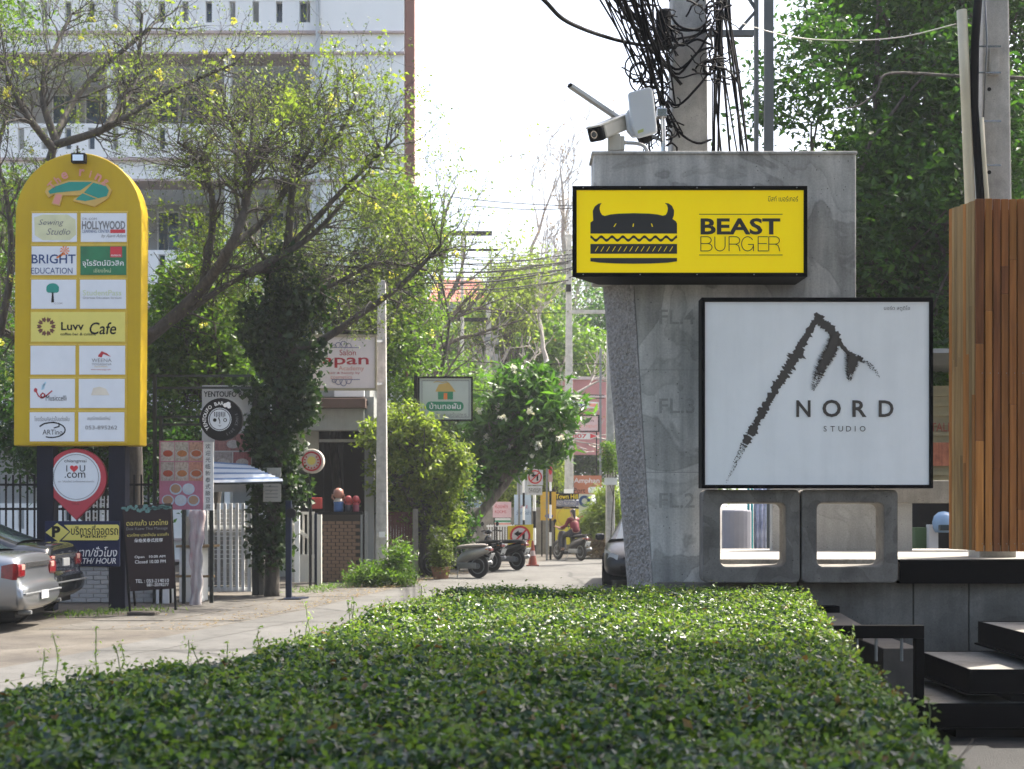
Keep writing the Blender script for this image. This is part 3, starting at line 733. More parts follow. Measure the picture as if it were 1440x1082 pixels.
# ------------------------------------------------------------------ poles, cables and cameras above the pylon
def taper_pole(name, label, px_c, d, w0, w1, ztop, mat=M_POLE, group=None, groove=True, zb0=0.0, dep=1.0):
    t = thing(name, label, 'pole', (X(px_c, d), d, 0), group)
    x = X(px_c, d); a, b = w0/2, w1/2
    mb = MB(); mb.add([(x-a, d-a*dep, zb0), (x+a, d-a*dep, zb0), (x+a, d+a*dep, zb0), (x-a, d+a*dep, zb0), (x-b, d-b*dep, ztop), (x+b, d-b*dep, ztop), (x+b, d+b*dep, ztop), (x-b, d+b*dep, ztop)],
       [(0, 3, 2, 1), (4, 5, 6, 7), (0, 1, 5, 4), (1, 2, 6, 5), (2, 3, 7, 6), (3, 0, 4, 7)])
    mb.build('shaft', mat, t, bevel=.02)
    return t
pc = taper_pole('utility_pole', 'square concrete utility pole wrapped in tangled cables behind the pylon', 967, 13.5, .42, .29, 8.5)
for z in np.arange(1, 8.4, .55): MB().lathe([(.022, 0), (.022, .01)], (X(967, 13.5)+.01, 13.5-.21+.0085*z+.0, z), 10, 'y').build('bolt_hole', M_INK, pc)
pr_ = taper_pole('utility_pole', 'concrete utility pole with cream conduits rising behind the timber screen', 1395, 12.9, .36, .20, 8.0)
MB().boxb(X(1394, 12.72), X(1406, 12.72), 12.735, 12.78, Z(104, 12.7), Z(66, 12.7)).build('access_plate', M_POLE, pr_, bevel=.004)
for py in (65, 102, 170, 232):
    MB().boxb(X(1370, 12.72), X(1407, 12.72), 12.705, 12.722, Z(py+2, 12.72), Z(py, 12.72)).build('steel_band', M_CHROME, pr_)
for py in (125, 242): MB().lathe([(.018, 0), (.018, .004)], (X(1392, 12.7), 12.714, Z(py, 12.7)), 10, 'y').build('bolt_hole', M_INK, pr_)
def pipe(name, pts, r, mat, label, cat, group=None, n=8, smooth=True):
    o = MB().tube(pts, r, n).build(name, mat, None, smooth=smooth, fix=False); return tag(o, label, cat, group)
pipe('conduit', [W(1352.5, 15, 12.7), W(1358, 130, 12.7), W(1364, 285, 12.7), W(1366, 420, 12.75)], .046, M_CREAM, 'long cream plastic conduit strapped beside the right utility pole', 'conduit', None, 12)
pipe('conduit', [W(1380, 166, 12.66), W(1383, 220, 12.66), W(1388, 285, 12.66), W(1390, 420, 12.7)], .022, M_CREAM, 'short thin cream conduit in front of the black cable', 'conduit', None, 10)
pipe('riser_cable', [W(1377, -20, 12.68), W(1371, 60, 12.68), W(1370, 150, 12.68), W(1376, 230, 12.68), W(1380, 300, 12.68), W(1382, 420, 12.72)], .038, M_CABLE, 'thick black riser cable strapped to the right utility pole', 'cable', None, 8)
pipe('guy_wire', [W(1385, -10, 12.68), W(1388, 60, 12.68), W(1383, 165, 12.68)], .008, M_GREYMET, 'thin grey wire running down to the short conduit', 'wire')
rc = random.Random(21)
def cable(pts, r, label='black overhead cable running to the cable-wrapped pole behind the pylon', group='cables on the cable-wrapped pole', mat=M_CABLE, name='overhead_cable', n=5):
    return pipe(name, pts, r, mat, label, 'cable', group, n)
def spline(ctrl, n=18):
    ctrl = [Vector(c) for c in ctrl]; P = [ctrl[0]*2-ctrl[1]]+ctrl+[ctrl[-1]*2-ctrl[-2]]; out = []
    m_ = len(ctrl)-1
    for i in range(n+1):
        u = i/n*m_; k = min(int(u), m_-1); t = u-k; a, b, c, d = P[k:k+4]
        out.append(.5*((2*b)+(c-a)*t+(2*a-5*b+4*c-d)*t*t+(3*b-a-3*c+d)*t**3))
    return out
for i in range(34):
    x0 = rc.uniform(822, 938); e = (rc.uniform(925, 962), rc.uniform(70, 195))
    f = (x0-822)/116
    m1 = (x0+(e[0]-x0)*.5+rc.gauss(-4, 7), e[1]*.5-15+rc.gauss(6, 9))
    cable(spline([W(x0-20, -45-rc.uniform(0, 30), 11.6+rc.uniform(-.6, .6)), W(*m1, 12.6+rc.uniform(-.25, .25)), W(*e, 13.28+rc.uniform(-.12, .1))], 14), rc.choice([.005, .007, .009, .013]))
cable(spline([W(720, -40, 9.5), W(765, 0, 10.2), W(800, 32, 11), W(868, 57, 12.4), W(940, 70, 13.2)], 24), .017, 'single thick black cable sweeping in alone from the open sky to the pole', None)
for i in range(17):                                     # lines dropping on the right flank of the pole
    x0 = rc.uniform(996, 1015); x1 = rc.uniform(996, 1062) if i > 6 else rc.uniform(1000, 1015)
    cable(spline([W(x0+rc.uniform(-2, 14), -30, 13.3), W((x0*.6+x1*.4)+rc.gauss(4, 4), rc.uniform(70, 110), 13.3+rc.uniform(-.2, .2)), W(x1, 235, 13.3+rc.uniform(-.4, .2))], 12), rc.choice([.006, .008, .011]), 'black drop cable hanging beside the right flank of the cable-wrapped pole', 'drop cables right of the pole')
for i in range(10):                                     # loops round the shaft
    y0 = rc.uniform(10, 170); y1 = y0+rc.uniform(-50, 60)
    cable(spline([W(938, y0, 13.3), W(955, (y0*.7+y1*.3)+rc.uniform(0, 25), 13.2), W(980, (y0*.3+y1*.7)+rc.uniform(0, 20), 13.2), W(1000, y1, 13.3)], 12), rc.choice([.006, .008, .012]), 'black cable wrapped across the face of the cable-wrapped pole', 'cables wrapped round the pole')
mb = MB()
for i in range(150):                                    # uncountable tangle of ends and coils
    cx_, cy_, sx_, sy_ = rc.choice([(925, 45, 14, 22), (930, 60, 12, 18), (932, 110, 9, 28), (905, 30, 18, 18), (1003, 85, 7, 14), (1002, 20, 7, 18), (928, 140, 8, 12), (940, 185, 5, 20)])
    x, y, d = rc.gauss(cx_, sx_), rc.gauss(cy_, sy_), 13.1+rc.uniform(-.3, .2)
    pts = [W(x, y, d)]
    a = rc.uniform(0, 6.28); da = rc.uniform(-.9, .9)
    for j in range(7):
        x += math.cos(a)*rc.uniform(3, 7); y += math.sin(a)*rc.uniform(3, 8)+1; a += da; d += rc.uniform(-.03, .03); pts.append(W(x, y, d))
    mb.tube(pts, rc.choice([.005, .007, .010]), 4)
for cx_, cy_, r_ in ((893, 95, 14), (897, 102, 11), (902, 110, 17)):
    mb.tube([W(cx_+r_*math.cos(a)*1.0, cy_+r_*1.2*math.sin(a), 12.9+.05*math.sin(2*a)) for a in np.linspace(0, 6.283, 22)], .008, 5)
mb.build('cable_tangle', M_CABLE, None, fix=False, kind='stuff'); tag(bpy.data.objects['cable_tangle'], 'dense tangle of black cable ends and coils on the pole', 'cables')
cl = thing('splice_closure', 'black cylindrical cable splice closure hanging in the tangle', 'closure', W(935, 50, 13.1))
MB().lathe([(.03, 0), (.07, .03), (.07, .34), (.03, .37)], W(933, 70, 13.1), 12).build('body', M_CABLE, cl, smooth=False)
MB().lathe([(.075, 0), (.075, .03)], W(933, 60, 13.1), 12).build('band', M_DARK, cl)
pipe('span_wire', spline([W(985, 5, 13.3), W(1040, 32, 14), W(1120, 53, 14.5), W(1200, 57, 14.5), W(1270, 52, 14), W(1345, 34, 12.8)], 24), .006, plain('pale_wire', (.35, .34, .3), .5), 'thin pale wire spanning between the two concrete poles', 'wire', None, 4)
# steel lattice post behind
M_LATT = plain('lattice_grey', (.07, .08, .08), .6)
lp = thing('lattice_post', 'grey painted steel frame post with diagonal braces behind the trees', 'steel frame', (X(1076, 17), 17, 0))
MB().boxb(X(1062, 17), X(1067, 17), 17, 17.1, 0, 9).build('upright', M_LATT, lp)
MB().boxb(X(1076, 17), X(1088, 17), 17, 17.1, 0, 9).build('upright', M_LATT, lp)
MB().boxb(X(997, 17), X(1060, 17), 17, 17.08, Z(50, 17), Z(42, 17)).build('cross_beam', M_LATT, lp)
for a, b in (((1040, 42), (1062, 17)), ((1048, -10), (1062, 12)), ((1010, 42), (1040, -40))):
    MB().beam(W(*a, 17.05), W(*b, 17.05), .035).build('brace', M_LATT, lp)

# security camera, long bar and aerial on top of the pylon
M_CCTV = plain('cctv_cream', (.55, .53, .46), .4, 0, .08)
cc = thing('security_camera', 'cream bullet security camera with dark lens hood on a pipe bracket', 'camera', W(870, 214, 12.6))
a, b = W(882, 171, 12.8), W(842, 187, 12.45)
MB().beam(a, b, .135, .125).build('housing', M_CCTV, cc, bevel=.02)
t = (b-a).normalized()
MB().beam(b+t*.002, b+t*.07, .15, .13).build('lens_hood', M_INK, cc, bevel=.02)
MB().tube([b+t*.071, b+t*.078], .035, 16).build('lens_ring', M_CHROME, cc)
MB().tube([b+t*.079, b+t*.082], .024, 16).build('lens', M_GLASS, cc)
MB().beam(a+Vector((0, 0, .072)), b+t*.1+Vector((0, 0, .072)), .15, .012).build('sun_shield', M_CCTV, cc)
MB().boxb(X(855, 12.6), X(872, 12.6), 12.55, 12.68, Z(213, 12.6), Z(190, 12.6)).build('junction_box', M_CCTV, cc, bevel=.006)
MB().boxb(X(872, 12.6), X(878, 12.6), 12.56, 12.67, Z(212, 12.6), Z(193, 12.6)).build('hinge', M_CCTV, cc, bevel=.004)
MB().beam(W(862, 190, 12.62), W(868, 181, 12.66), .05).build('knuckle', M_CCTV, cc)
MB().tube(spline([W(878, 201, 12.62), W(895, 202, 12.62), W(906, 206, 12.62), W(912, 216, 12.62)], 12), .017, 8).build('pipe_arm', M_CHROME, cc, smooth=True, fix=False)
lb_ = thing('metal_channel', 'long thin grey metal channel slanting up to the left of the security camera', 'bracket', W(870, 165, 12.6))
MB().beam(W(873, 169, 12.78), W(802, 121, 12.5), .055, .035).build('channel', plain('galvanised', (.42, .43, .42), .35, .7), lb_, bevel=.004)
MB().beam(W(803, 121.5, 12.5), W(800, 119.7, 12.49), .045, .028).build('end_cap', M_INK, lb_)
ap = thing('panel_antenna', 'white curved wireless antenna panel clamped to a short mast', 'antenna', W(930, 214, 12.7))
ppts = [(883, 130), (913, 122), (918, 124), (925, 186), (896, 194), (888, 178)]
MB().pprism(ppts, 12.55, .06).build('front_cover', plain('antenna_white', (.66, .69, .71), .4, 0, .03), ap, bevel=.02)
MB().pprism([(879, 162), (884, 152), (890, 178), (904, 186), (903, 190), (890, 192), (882, 183)], 12.62, .08).build('rear_shell', plain('antenna_white', (.66, .69, .71)), ap, bevel=.015)
MB().tube([W(932, 150, 12.75), W(933, 216, 12.75)], .022, 10).build('mast', M_CHROME, ap)
MB().pr(924, 152, 938, 164, 12.68, .1).build('clamp', M_CHROME, ap, bevel=.005)
MB().pprism([(897, 184), (905, 181), (905, 185), (897, 188)], 12.54, .01).build('green_label', plain('label_green', (.5, .55, .2)), ap)
dm = thing('dome_camera', 'small dark domed camera hanging below the white antenna panel', 'camera', W(907, 190, 12.75))
MB().lathe([(.01, -.08), (.05, -.065), (.072, -.02), (.075, .03), (.06, .05), (.02, .06)], W(906, 190, 12.78), 16).build('dome', M_INK, dm, smooth=True)
MB().beam(W(910, 182, 12.78), W(930, 178, 12.76), .03).build('bracket', M_DARK, dm)
MB().beam(W(912, 188, 12.75), W(931, 199, 12.76), .02).build('stay', M_GREYMET, dm)
tag(MB().tube(spline([W(906, 214, 12.7), W(915, 206, 12.65), W(925, 196, 12.7), W(929, 180, 12.72)], 10), .005, 5).build('camera_lead', M_CABLE, None, fix=False), 'thin black lead looping below the dark dome camera', 'cable')

# ================================================================== LEFT: totem and the signs round it
M_TOT = dirty('totem_yellow', (.50, .34, .008), (.36, .23, .012), .55, .5, 1.2)
M_TOTE = dirty('totem_edge', (.70, .52, .10), (.45, .30, .06), .4, .5, 2)
DT = 22.9
tot = thing('totem_sign', 'tall yellow arched directory sign on two dark posts beside parked cars', 'sign', W(112, 863, DT))
arch = [(19, 627), (21, 330)]+[(110.5-89*math.cos(R(a)), 305-90*math.sin(R(a))) for a in range(6, 175, 8)]+[(199.5, 330), (197, 627)]
MB().pprism(arch, DT, .42).build('board', M_TOT, tot, bevel=.02)
MB().pprism([(44, 297), (180, 297), (178, 624), (41, 624)], DT-.02, .03).build('grid_backing', plain('totem_grid', (.55, .37, .02), .5), tot, bevel=.006)
for px in (49, 150.5): MB().boxb(X(px, DT), X(px+23.5, DT), DT+.08, DT+.36, 0, Z(627, DT)).build('post', M_NAVY, tot, bevel=.012)
rows = [(300, 340.5), (346.5, 387), (393.5, 434.5), (439, 481), (486.5, 527), (533, 574), (580, 621)]
M_PAN = [plain('panel_white', (.66, .69, .71), .4, 0, .05, 3), plain('panel_cream', (.60, .60, .36), .45), plain('panel_green', (.008, .16, .055), .45, 0, .3, 3), plain('panel_lemon', (.66, .58, .12), .45, 0, .06)]
DTP = DT-.03
def tpanel(r, c, m):
    y0, y1 = rows[r]; sh = -r*.55
    x0, x1 = (45+sh, 108+sh) if c == 0 else (113.5+sh, 178+sh) if c == 1 else (45+sh, 177.5+sh)
    o = MB().pr(x0, y0, x1, y1, DTP, .012).build('panel', m, tot, bevel=.003)
    if c != 2:
        for yy in (y0-2.5,): MB().pr(x0-1.5, yy, x1+1.5, yy+1.2, DTP+.004, .02).build('panel_rail', M_TOTE, tot)
    return (x0+x1)/2, (y0+y1)/2
M_GRY = plain('grey_print', (.18, .18, .18), .5, 0, .03); M_SKY = plain('pale_blue_print', (.42, .62, .72), .5, 0, .03)
M_BLU = plain('blue_print', (.01, .045, .16), .5, 0, .03); M_ORG = plain('orange_print', (.75, .20, .04), .5, 0, .03)
M_TEAL = plain('teal_print', (.0, .24, .18), .5, 0, .05); M_PINK = plain('pink_print', (.62, .25, .20), .5, 0, .05)
M_REDP = plain('red_print', (.42, .02, .03), .5, 0, .03); M_TAN = plain('tan_print', (.55, .36, .08), .5)
M_LEM = plain('lemon_print', (.62, .52, .12), .5, 0, .05); M_GRNP = plain('green_print', (.02, .22, .1), .5, 0, .05)
M_LIME = plain('lime_print', (.52, .60, .35), .5, 0, .05)
cx_, cy_ = tpanel(0, 0, M_PAN[0])
MB().pprism([(48, 306), (60, 302), (95, 302), (106, 309), (107, 330), (98, 338), (60, 338), (49, 331)], DTP-.003, .004).build('cream_shape', M_PAN[1], tot)
text('Sewing', 72, 314, DTP-.003, 10, M_GRY, tot, w=34, shear=.35); text('Studio', 83, 326, DTP-.003, 9, M_GRY, tot, w=33, shear=.35)
cx_, cy_ = tpanel(0, 1, M_PAN[0])
text('HOLLYWOOD', cx_, 317, DTP, 12, M_GRY, tot, w=61, bold=.03); text('LEARNING CENTER', 135, 325.5, DTP, 4.2, M_BLU, tot, w=38)
MB().pr(155, 323, 176, 328, DTP-.003, .004).build('red_tab', M_RED, tot); text('by Ajarn Adam', 160, 332.5, DTP, 6, M_GRY, tot, w=34, shear=.3); text('DR. COM', 126, 308, DTP, 3, M_GRY, tot, w=20)
cx_, cy_ = tpanel(1, 0, M_PAN[0])
text('BRIGHT', 75.5, 364.5, DTP, 13, M_BLU, tot, w=62, bold=.012); text('EDUCATION', 73, 381, DTP, 8.5, M_BLU, tot, w=58)
mb = MB()
for k in range(9):
    a = R(k*40); mb.pprism([(91, 352.5), (91+7*math.cos(a), 352.5+7*math.sin(a)), (91+6*math.cos(a+.35), 352.5+6*math.sin(a+.35))], DTP-.004, .003)
mb.pprism([(89, 355), (91, 358), (80, 364), (79, 362)], DTP-.004, .003); mb.build('spark_mark', M_ORG, tot)
cx_, cy_ = tpanel(1, 1, M_PAN[2])
MB().pr(155, 347, 171.5, 362, DTP-.003, .004).build('red_tab', M_RED, tot); text('ADMISSION', 163, 359.5, DTP-.003, 2.6, M_WPRINT, tot, w=14)
text('จุไรรัตน์มิวสิค', 145, 371, DTP, 11, M_WPRINT, tot, w=58, bold=.006); text('เชียงใหม่', 144, 380.5, DTP, 6, M_LIME, tot, w=24)
cx_, cy_ = tpanel(2, 0, M_PAN[0])
mb = MB(); mb.disc(74, 405.5, DTP-.003, 9, .003, 18, 0, 7); mb.disc(69, 408, DTP-.0035, 4, .003, 12); mb.disc(79, 408, DTP-.0036, 4, .003, 12); mb.build('crown_mark', M_TEAL, tot)
mb = MB(); mb.pprism([(73, 411), (75, 411), (76, 425.5), (72, 425.5)], DTP-.003, .003); mb.build('trunk_mark', M_INK, tot); text('C.COM', 82, 427, DTP, 2.4, M_GRY, tot, w=11)
cx_, cy_ = tpanel(2, 1, M_PAN[0])
text('StudentPass', cx_-1, 412, DTP, 7.6, M_LIME, tot, w=54); text('Overseas Education Services', cx_-1, 419, DTP, 3, M_GRY, tot, w=54)
cx_, cy_ = tpanel(3, 2, M_PAN[3])
mb = MB()
for k in range(10):
    a = R(36*k); c_, s_ = math.cos(a), math.sin(a)
    mb.pprism([(65+c_*u-s_*v, 459.5+s_*u+c_*v) for u, v in ((6, 0), (9, 2.8), (13.5, 2.2), (12, 0), (13.5, -2.2), (9, -2.8))], DTP-.003, .003)
mb.build('flower_mark', plain('brown_print', (.13, .04, .015), .5), tot)
text('Luvv', 102, 459, DTP, 11.5, M_INK, tot, w=32, bold=.02); text('Cafe', 145, 462, DTP, 17, M_INK, tot, w=38, bold=.01, shear=.15)
text('coffee bar & cuisine', 110, 470, DTP, 4, M_INK, tot, w=50, bold=.01)
tpanel(4, 0, M_PAN[0]); cx_, cy_ = tpanel(4, 1, M_PAN[0])
mb = MB(); mb.pprism([(138, 500), (143, 494), (150, 497), (156, 502), (150, 500), (145, 498), (143, 503), (138, 502)], DTP-.003, .003); mb.build('yoga_mark', M_REDP, tot)
text('WEENA', 143, 507, DTP, 5, M_GRY, tot, w=28); text('YOGASANA', 143, 512.5, DTP, 3, M_GRY, tot, w=28); text('Yoga & Wellness', 142, 516, DTP, 2.4, M_TAN, tot, w=19); text('www.weenayoga.com', 142, 520.5, DTP, 2, M_REDP, tot, w=28)
cx_, cy_ = tpanel(5, 0, M_PAN[0])
mb = MB(); mb.disc(50, 549, DTP-.003, 2.5, .003, 10, 0, 3.2)
strokes(mb, [[(51, 551), (54, 557), (58, 560), (62, 558), (63, 555), (60, 553), (57, 556), (60, 560), (66, 556), (73, 550)]], lambda a, b: (a, b), 1.8, DTP-.0032); mb.build('swirl_mark', M_REDP, tot)
mb = MB(); strokes(mb, [[(61, 547), (62, 541), (64, 538)], [(59, 548), (60, 542)]], lambda a, b: (a, b), 2.6, DTP-.003); mb.build('feather_mark', M_SKY, tot)
text('Musiccelli', 79, 560, DTP, 7.5, M_INK, tot, w=29)
cx_, cy_ = tpanel(5, 1, M_PAN[0])
MB().pprism([(128, 556), (131, 546), (140, 544), (149, 547), (154, 556)], DTP-.003, .003).build('faded_mark', plain('faded_print', (.66, .60, .48), .5), tot)
cx_, cy_ = tpanel(6, 0, M_PAN[0])
text('โรงเรียนศิลปะปั้นแต่งฝัน', 73, 589, DTP, 7, M_GRY, tot, w=49)
mb = MB(); el = [(72.5+19*math.cos(R(a)), 605+10.5*math.sin(R(a))) for a in range(-150, 120, 12)]
strokes(mb, [el, [(56, 600), (62, 596), (75, 594), (83, 596), (83, 600), (76, 602)]], lambda a, b: (a, b), 1.7, DTP-.003); mb.build('oval_mark', M_INK, tot)
text('ARTino', 74, 608, DTP, 7, M_INK, tot, w=28)
cx_, cy_ = tpanel(6, 1, M_PAN[0])
text('สมุดไทยเชียงใหม่', 139, 589, DTP, 7, M_GRY, tot, w=32); text('053-895262', 142.5, 601.5, DTP, 5.5, M_GRY, tot, w=45, bold=.008)
# arch emblem
mb = MB(); mb.pprism([(63, 270), (66, 264), (75, 260), (96, 254), (131, 254), (150, 259), (157, 268), (152, 279), (133, 291), (103, 283), (104, 279), (114, 275), (88, 275), (84, 290), (72, 287), (77, 273), (68, 278)], DT-.03, .035)
mb.build('emblem_backing', M_TAN, tot, bevel=.004)
for q in ([(68, 269), (76, 263), (97, 256), (130, 256), (113, 268), (80, 271), (70, 273)], [(131, 257), (149, 262), (153, 268), (150, 276), (138, 279), (118, 271)], [(116, 272), (136, 280), (120, 283), (106, 281)]):
    MB().pprism(q, DT-.034, .004).build('emblem_mark', M_TEAL, tot)
MB().pprism([(79, 273), (87, 274), (83, 288), (74, 286)], DT-.034, .004).build('emblem_mark', M_PINK, tot)
for i, ch in enumerate('The ring'):
    if ch != ' ':
        a = R(150-i*16); text(ch, 112+45*math.cos(a), 279-36*math.sin(a), DT-.03, 10 if ch not in 'Th' else 11, M_PINK, tot, rot=(a-math.pi/2)*.8, bold=.025)
fl_ = thing('flood_light', 'small square black floodlight clamped on top of the yellow arch', 'lamp', W(110, 214, DT-.1))
MB().pr(99.5, 215, 119.5, 228.5, DT-.16, .12).build('casing', M_BLACK, fl_, bevel=.01)
MB().pr(102, 217.5, 117, 226, DT-.165, .01).build('glass', M_CHROME, fl_)
MB().beam(W(109, 215, DT-.05), W(109, 206, DT+.1), .03).build('arm', M_BLACK, fl_)
# red map-pin sign
pin = thing('pin_sign', 'red map-pin shaped sign with white disc between the totem posts', 'sign', W(107, 732, DT))
pp = [(107+43*math.cos(R(a)), 672.5+41.5*math.sin(R(a))) for a in range(140, 401, 10)]+[(107, 732)]
MB().pprism(pp, DT+.1, .09).build('pin_body', plain('pin_red', (.42, .022, .04), .35, 0, .08), pin, bevel=.012)
MB().disc(107, 671, DT+.09, 34.3, .02, 36).build('white_disc', plain('panel_white', (.66, .69, .71)), pin)
MB().ring(107, 671, DT+.086, 31.2, 32, .005, 36).build('ring_line', M_GRY, pin)
text('chiangmai', 106, 649, DT+.09, 5.8, M_INK, pin, w=31); text('I', 94, 659, DT+.09, 9, M_INK, pin); text('U', 116, 659, DT+.09, 9, M_INK, pin); text('.com', 105.5, 668.5, DT+.09, 7.5, M_INK, pin, w=29)
hp = [(104+.36*16*math.sin(t)**3, 659-.36*(13*math.cos(t)-5*math.cos(2*t)-2*math.cos(3*t)-math.cos(4*t))) for t in np.linspace(0, 6.283, 25)[:-1]]
MB().pprism(hp, DT+.086, .005).build('heart', M_RED, pin)
text('และ "เพื่อนใหม่" จะเป็นของคุณตลอดไป', 107, 677.5, DT+.09, 3.6, M_GRY, pin, w=51)
text('TRUE', 106, 709, DT+.1, 3, plain('dark_red_print', (.15, .01, .015)), pin, w=11)
# parking board
pk = thing('parking_board', 'navy hourly parking board with yellow arrow strip fixed across the totem posts', 'sign', W(116, 797, DT))
MB().pr(63, 733, 168, 797, DT-.02, .05).build('board', plain('board_navy', (.008, .014, .05), .55, 0, .2, 3, 0, .2), pk, bevel=.008)
M_PY = plain('sign_yellow', (.72, .60, .12), .45, 0, .08)
MB().pprism([(80, 736), (97, 748), (82, 762), (64, 749)], DT-.032, .012).build('diamond', M_PY, pk)
MB().pprism([(90, 738.5), (165, 738), (167, 740), (167, 758), (165, 760), (87, 760), (99, 748)], DT-.03, .01).build('arrow_strip', M_PY, pk)
text('P', 79, 748, DT-.032, 16, M_INK, pk, w=12, bold=.05); text('บริการที่จอดรถ', 133, 745.5, DT-.03, 14, M_INK, pk, w=66, bold=.012); text('Parking', 132, 755, DT-.03, 6, M_INK, pk, w=37, bold=.02)
text('บาท/ชั่วโมง', 136, 776, DT-.02, 14, M_WPRINT, pk, w=58, bold=.004, shear=.15); text('BATH/ HOUR', 134, 789, DT-.02, 8, M_WPRINT, pk, w=60, bold=.008, shear=.2)

# white brick wall and dark bar fence behind the cars
bw2 = thing('brick_wall', 'low white painted brick wall behind the parked cars', 'wall', W(180, 848, 24.8))
MB().boxb(X(-60, 24.8), X(222, 24.8), 24.86, 25.02, 0, Z(795, 24.8)).build('mortar_core', plain('wall_mortar', (.42, .42, .41), .9), bw2)
rb2 = random.Random(3); M_BRW = dirty('white_brick', (.50, .50, .48), (.26, .25, .23), .55, .8, 4)
bme = None; zt_ = Z(795, 24.8)
for r_ in range(10):
    for c_ in range(15):
        px0 = -60+c_*20.2+(r_ % 2)*10; 
        if px0 > 208: continue
        o = MB().boxb(-.12, .12, 0, .07, -.036, .036).build('brick', M_BRW, bw2, bevel=.006, local=True, seg=1) if bme is None else bpy.data.objects.new('brick', bme.data)
        if bme is not None: col.objects.link(o); o.parent = bw2; bmo = o.modifiers.new('bevel', 'BEVEL'); bmo.width = .006; bmo.segments = 1
        bme = bme or o
        o.location = Vector((X(px0+9, 24.8), 24.82+rb2.uniform(-.006, .006), .045+r_*.0785))-WORLD(bw2)
MB().boxb(X(-60, 24.8), X(223, 24.8), 24.78, 25.06, zt_-.02, zt_+.04).build('coping', M_BRW, bw2, bevel=.01)
MB().boxb(X(222, 24.8), X(242, 24.8), 24.6, 24.95, 0, Z(792, 24.8)).build('end_pier', M_WHITE, bw2, bevel=.01)
fe = thing('bar_fence', 'dark iron bar fence standing on the white brick wall', 'fence', W(100, 795, 25))
for k in range(27):
    px = -50+k*10; MB().boxb(X(px, 25)-.014, X(px, 25)+.014, 24.93, 24.96, zt_+.04, Z(668, 25)).build('bar', M_DARK, fe)
for py in (682, 716, 780): MB().boxb(X(-60, 25), X(222, 25), 24.90, 24.93, Z(py, 25)-.02, Z(py, 25)+.02).build('rail', M_DARK, fe)
mg = thing('garden_lattice', 'small white lattice panel behind the iron fence bars', 'lattice', W(137, 740, 25.6))
for k in range(7): MB().pr(120+k*5.2, 698, 122+k*5.2, 740, 25.6, .02).build('strip', M_WHITE, mg)
for k in range(5): MB().pr(119, 702+k*8.5, 155, 704+k*8.5, 25.625, .02).build('strip', M_WHITE, mg)
MB().boxb(X(119, 25.6), X(156, 25.6), 25.65, 25.7, 0, Z(740, 25.6)).build('lower_panel', M_DARK, mg)

# massage board on easel legs
mbd = thing('massage_board', 'brown leaning massage price board with leaf border on a black stand', 'sign', W(208, 862, 22.4))
def lean(px, py): return W(px, py, 22.3+(py-709)/123*-.25)
q = [(172, 712), (240, 708), (246, 828), (183, 832)]
V_ = [lean(*p) for p in q]; V2 = [v+Vector((0, .03, 0)) for v in V_]
MB().add(V_+V2, [(0, 1, 2, 3), (7, 6, 5, 4), (0, 4, 5, 1), (1, 5, 6, 2), (2, 6, 7, 3), (3, 7, 4, 0)]).build('panel', dirty('massage_brown', (.020, .010, .009), (.010, .006, .005), .6, .6, 3), mbd)
mb = MB()
for i in range(26):
    t = i/25; px, py = 173+66*t, 713-4*t+rb2.uniform(0, 6)+(5 if .3 < t < .7 else 0)*rb2.random()
    mb.disc(px, py, 22.27-.0, rb2.uniform(2, 4), .004, 6, 0, rb2.uniform(1.5, 3))
mb.build('leaf_border', plain('border_teal', (.10, .22, .20), .5, 0, .5, 30), mbd)
for s_, px, py, h, w, m in (('ดอกแก้ว นวดไทย', 207, 735, 8, 58, M_LEM), ('Dok Kaew Thai Massage', 207, 744, 5, 58, M_GRY), ('นวดไทย นวดน้ำมัน นวดเท้า', 208, 752, 4.5, 58, M_LEM), ('朵格美泰式按摩', 209, 760, 5.5, 40, M_WPRINT), ('Open   10.00 AM', 211, 783.5, 4.6, 43, M_WPRINT), ('Closed 10.00 PM', 211.5, 790, 4.6, 43, M_WPRINT), ('TEL : 053-214010', 214, 817, 5, 47, M_WPRINT), ('081-2078277', 222, 822.5, 4.2, 31, M_WPRINT)):
    text(s_, px, py, 22.3+(py-709)/123*-.25-.02, h, m, mbd, w=w, rot=R(1.5))
for a, b in (((173, 714), (183, 862)), ((241, 710), (247, 858))): MB().beam(W(*a, 22.36), W(*b, 22.0), .03).build('leg', M_BLACK, mbd)
for a, b in (((176, 716), (190, 852)), ((238, 714), (240, 848))): MB().beam(W(*a, 22.4), W(*b, 23.0), .03).build('rear_leg', M_BLACK, mbd)
o = MB().boxb(X(181, 21.9), X(220, 21.9), 21.8, 22.1, 0, .07).build('timber_block', plain('dark_timber', (.05, .04, .03), .8)); tag(o, 'dark timber block on the ground at the massage board leg', 'block'); o.modifiers.new('bevel', 'BEVEL').width = .01

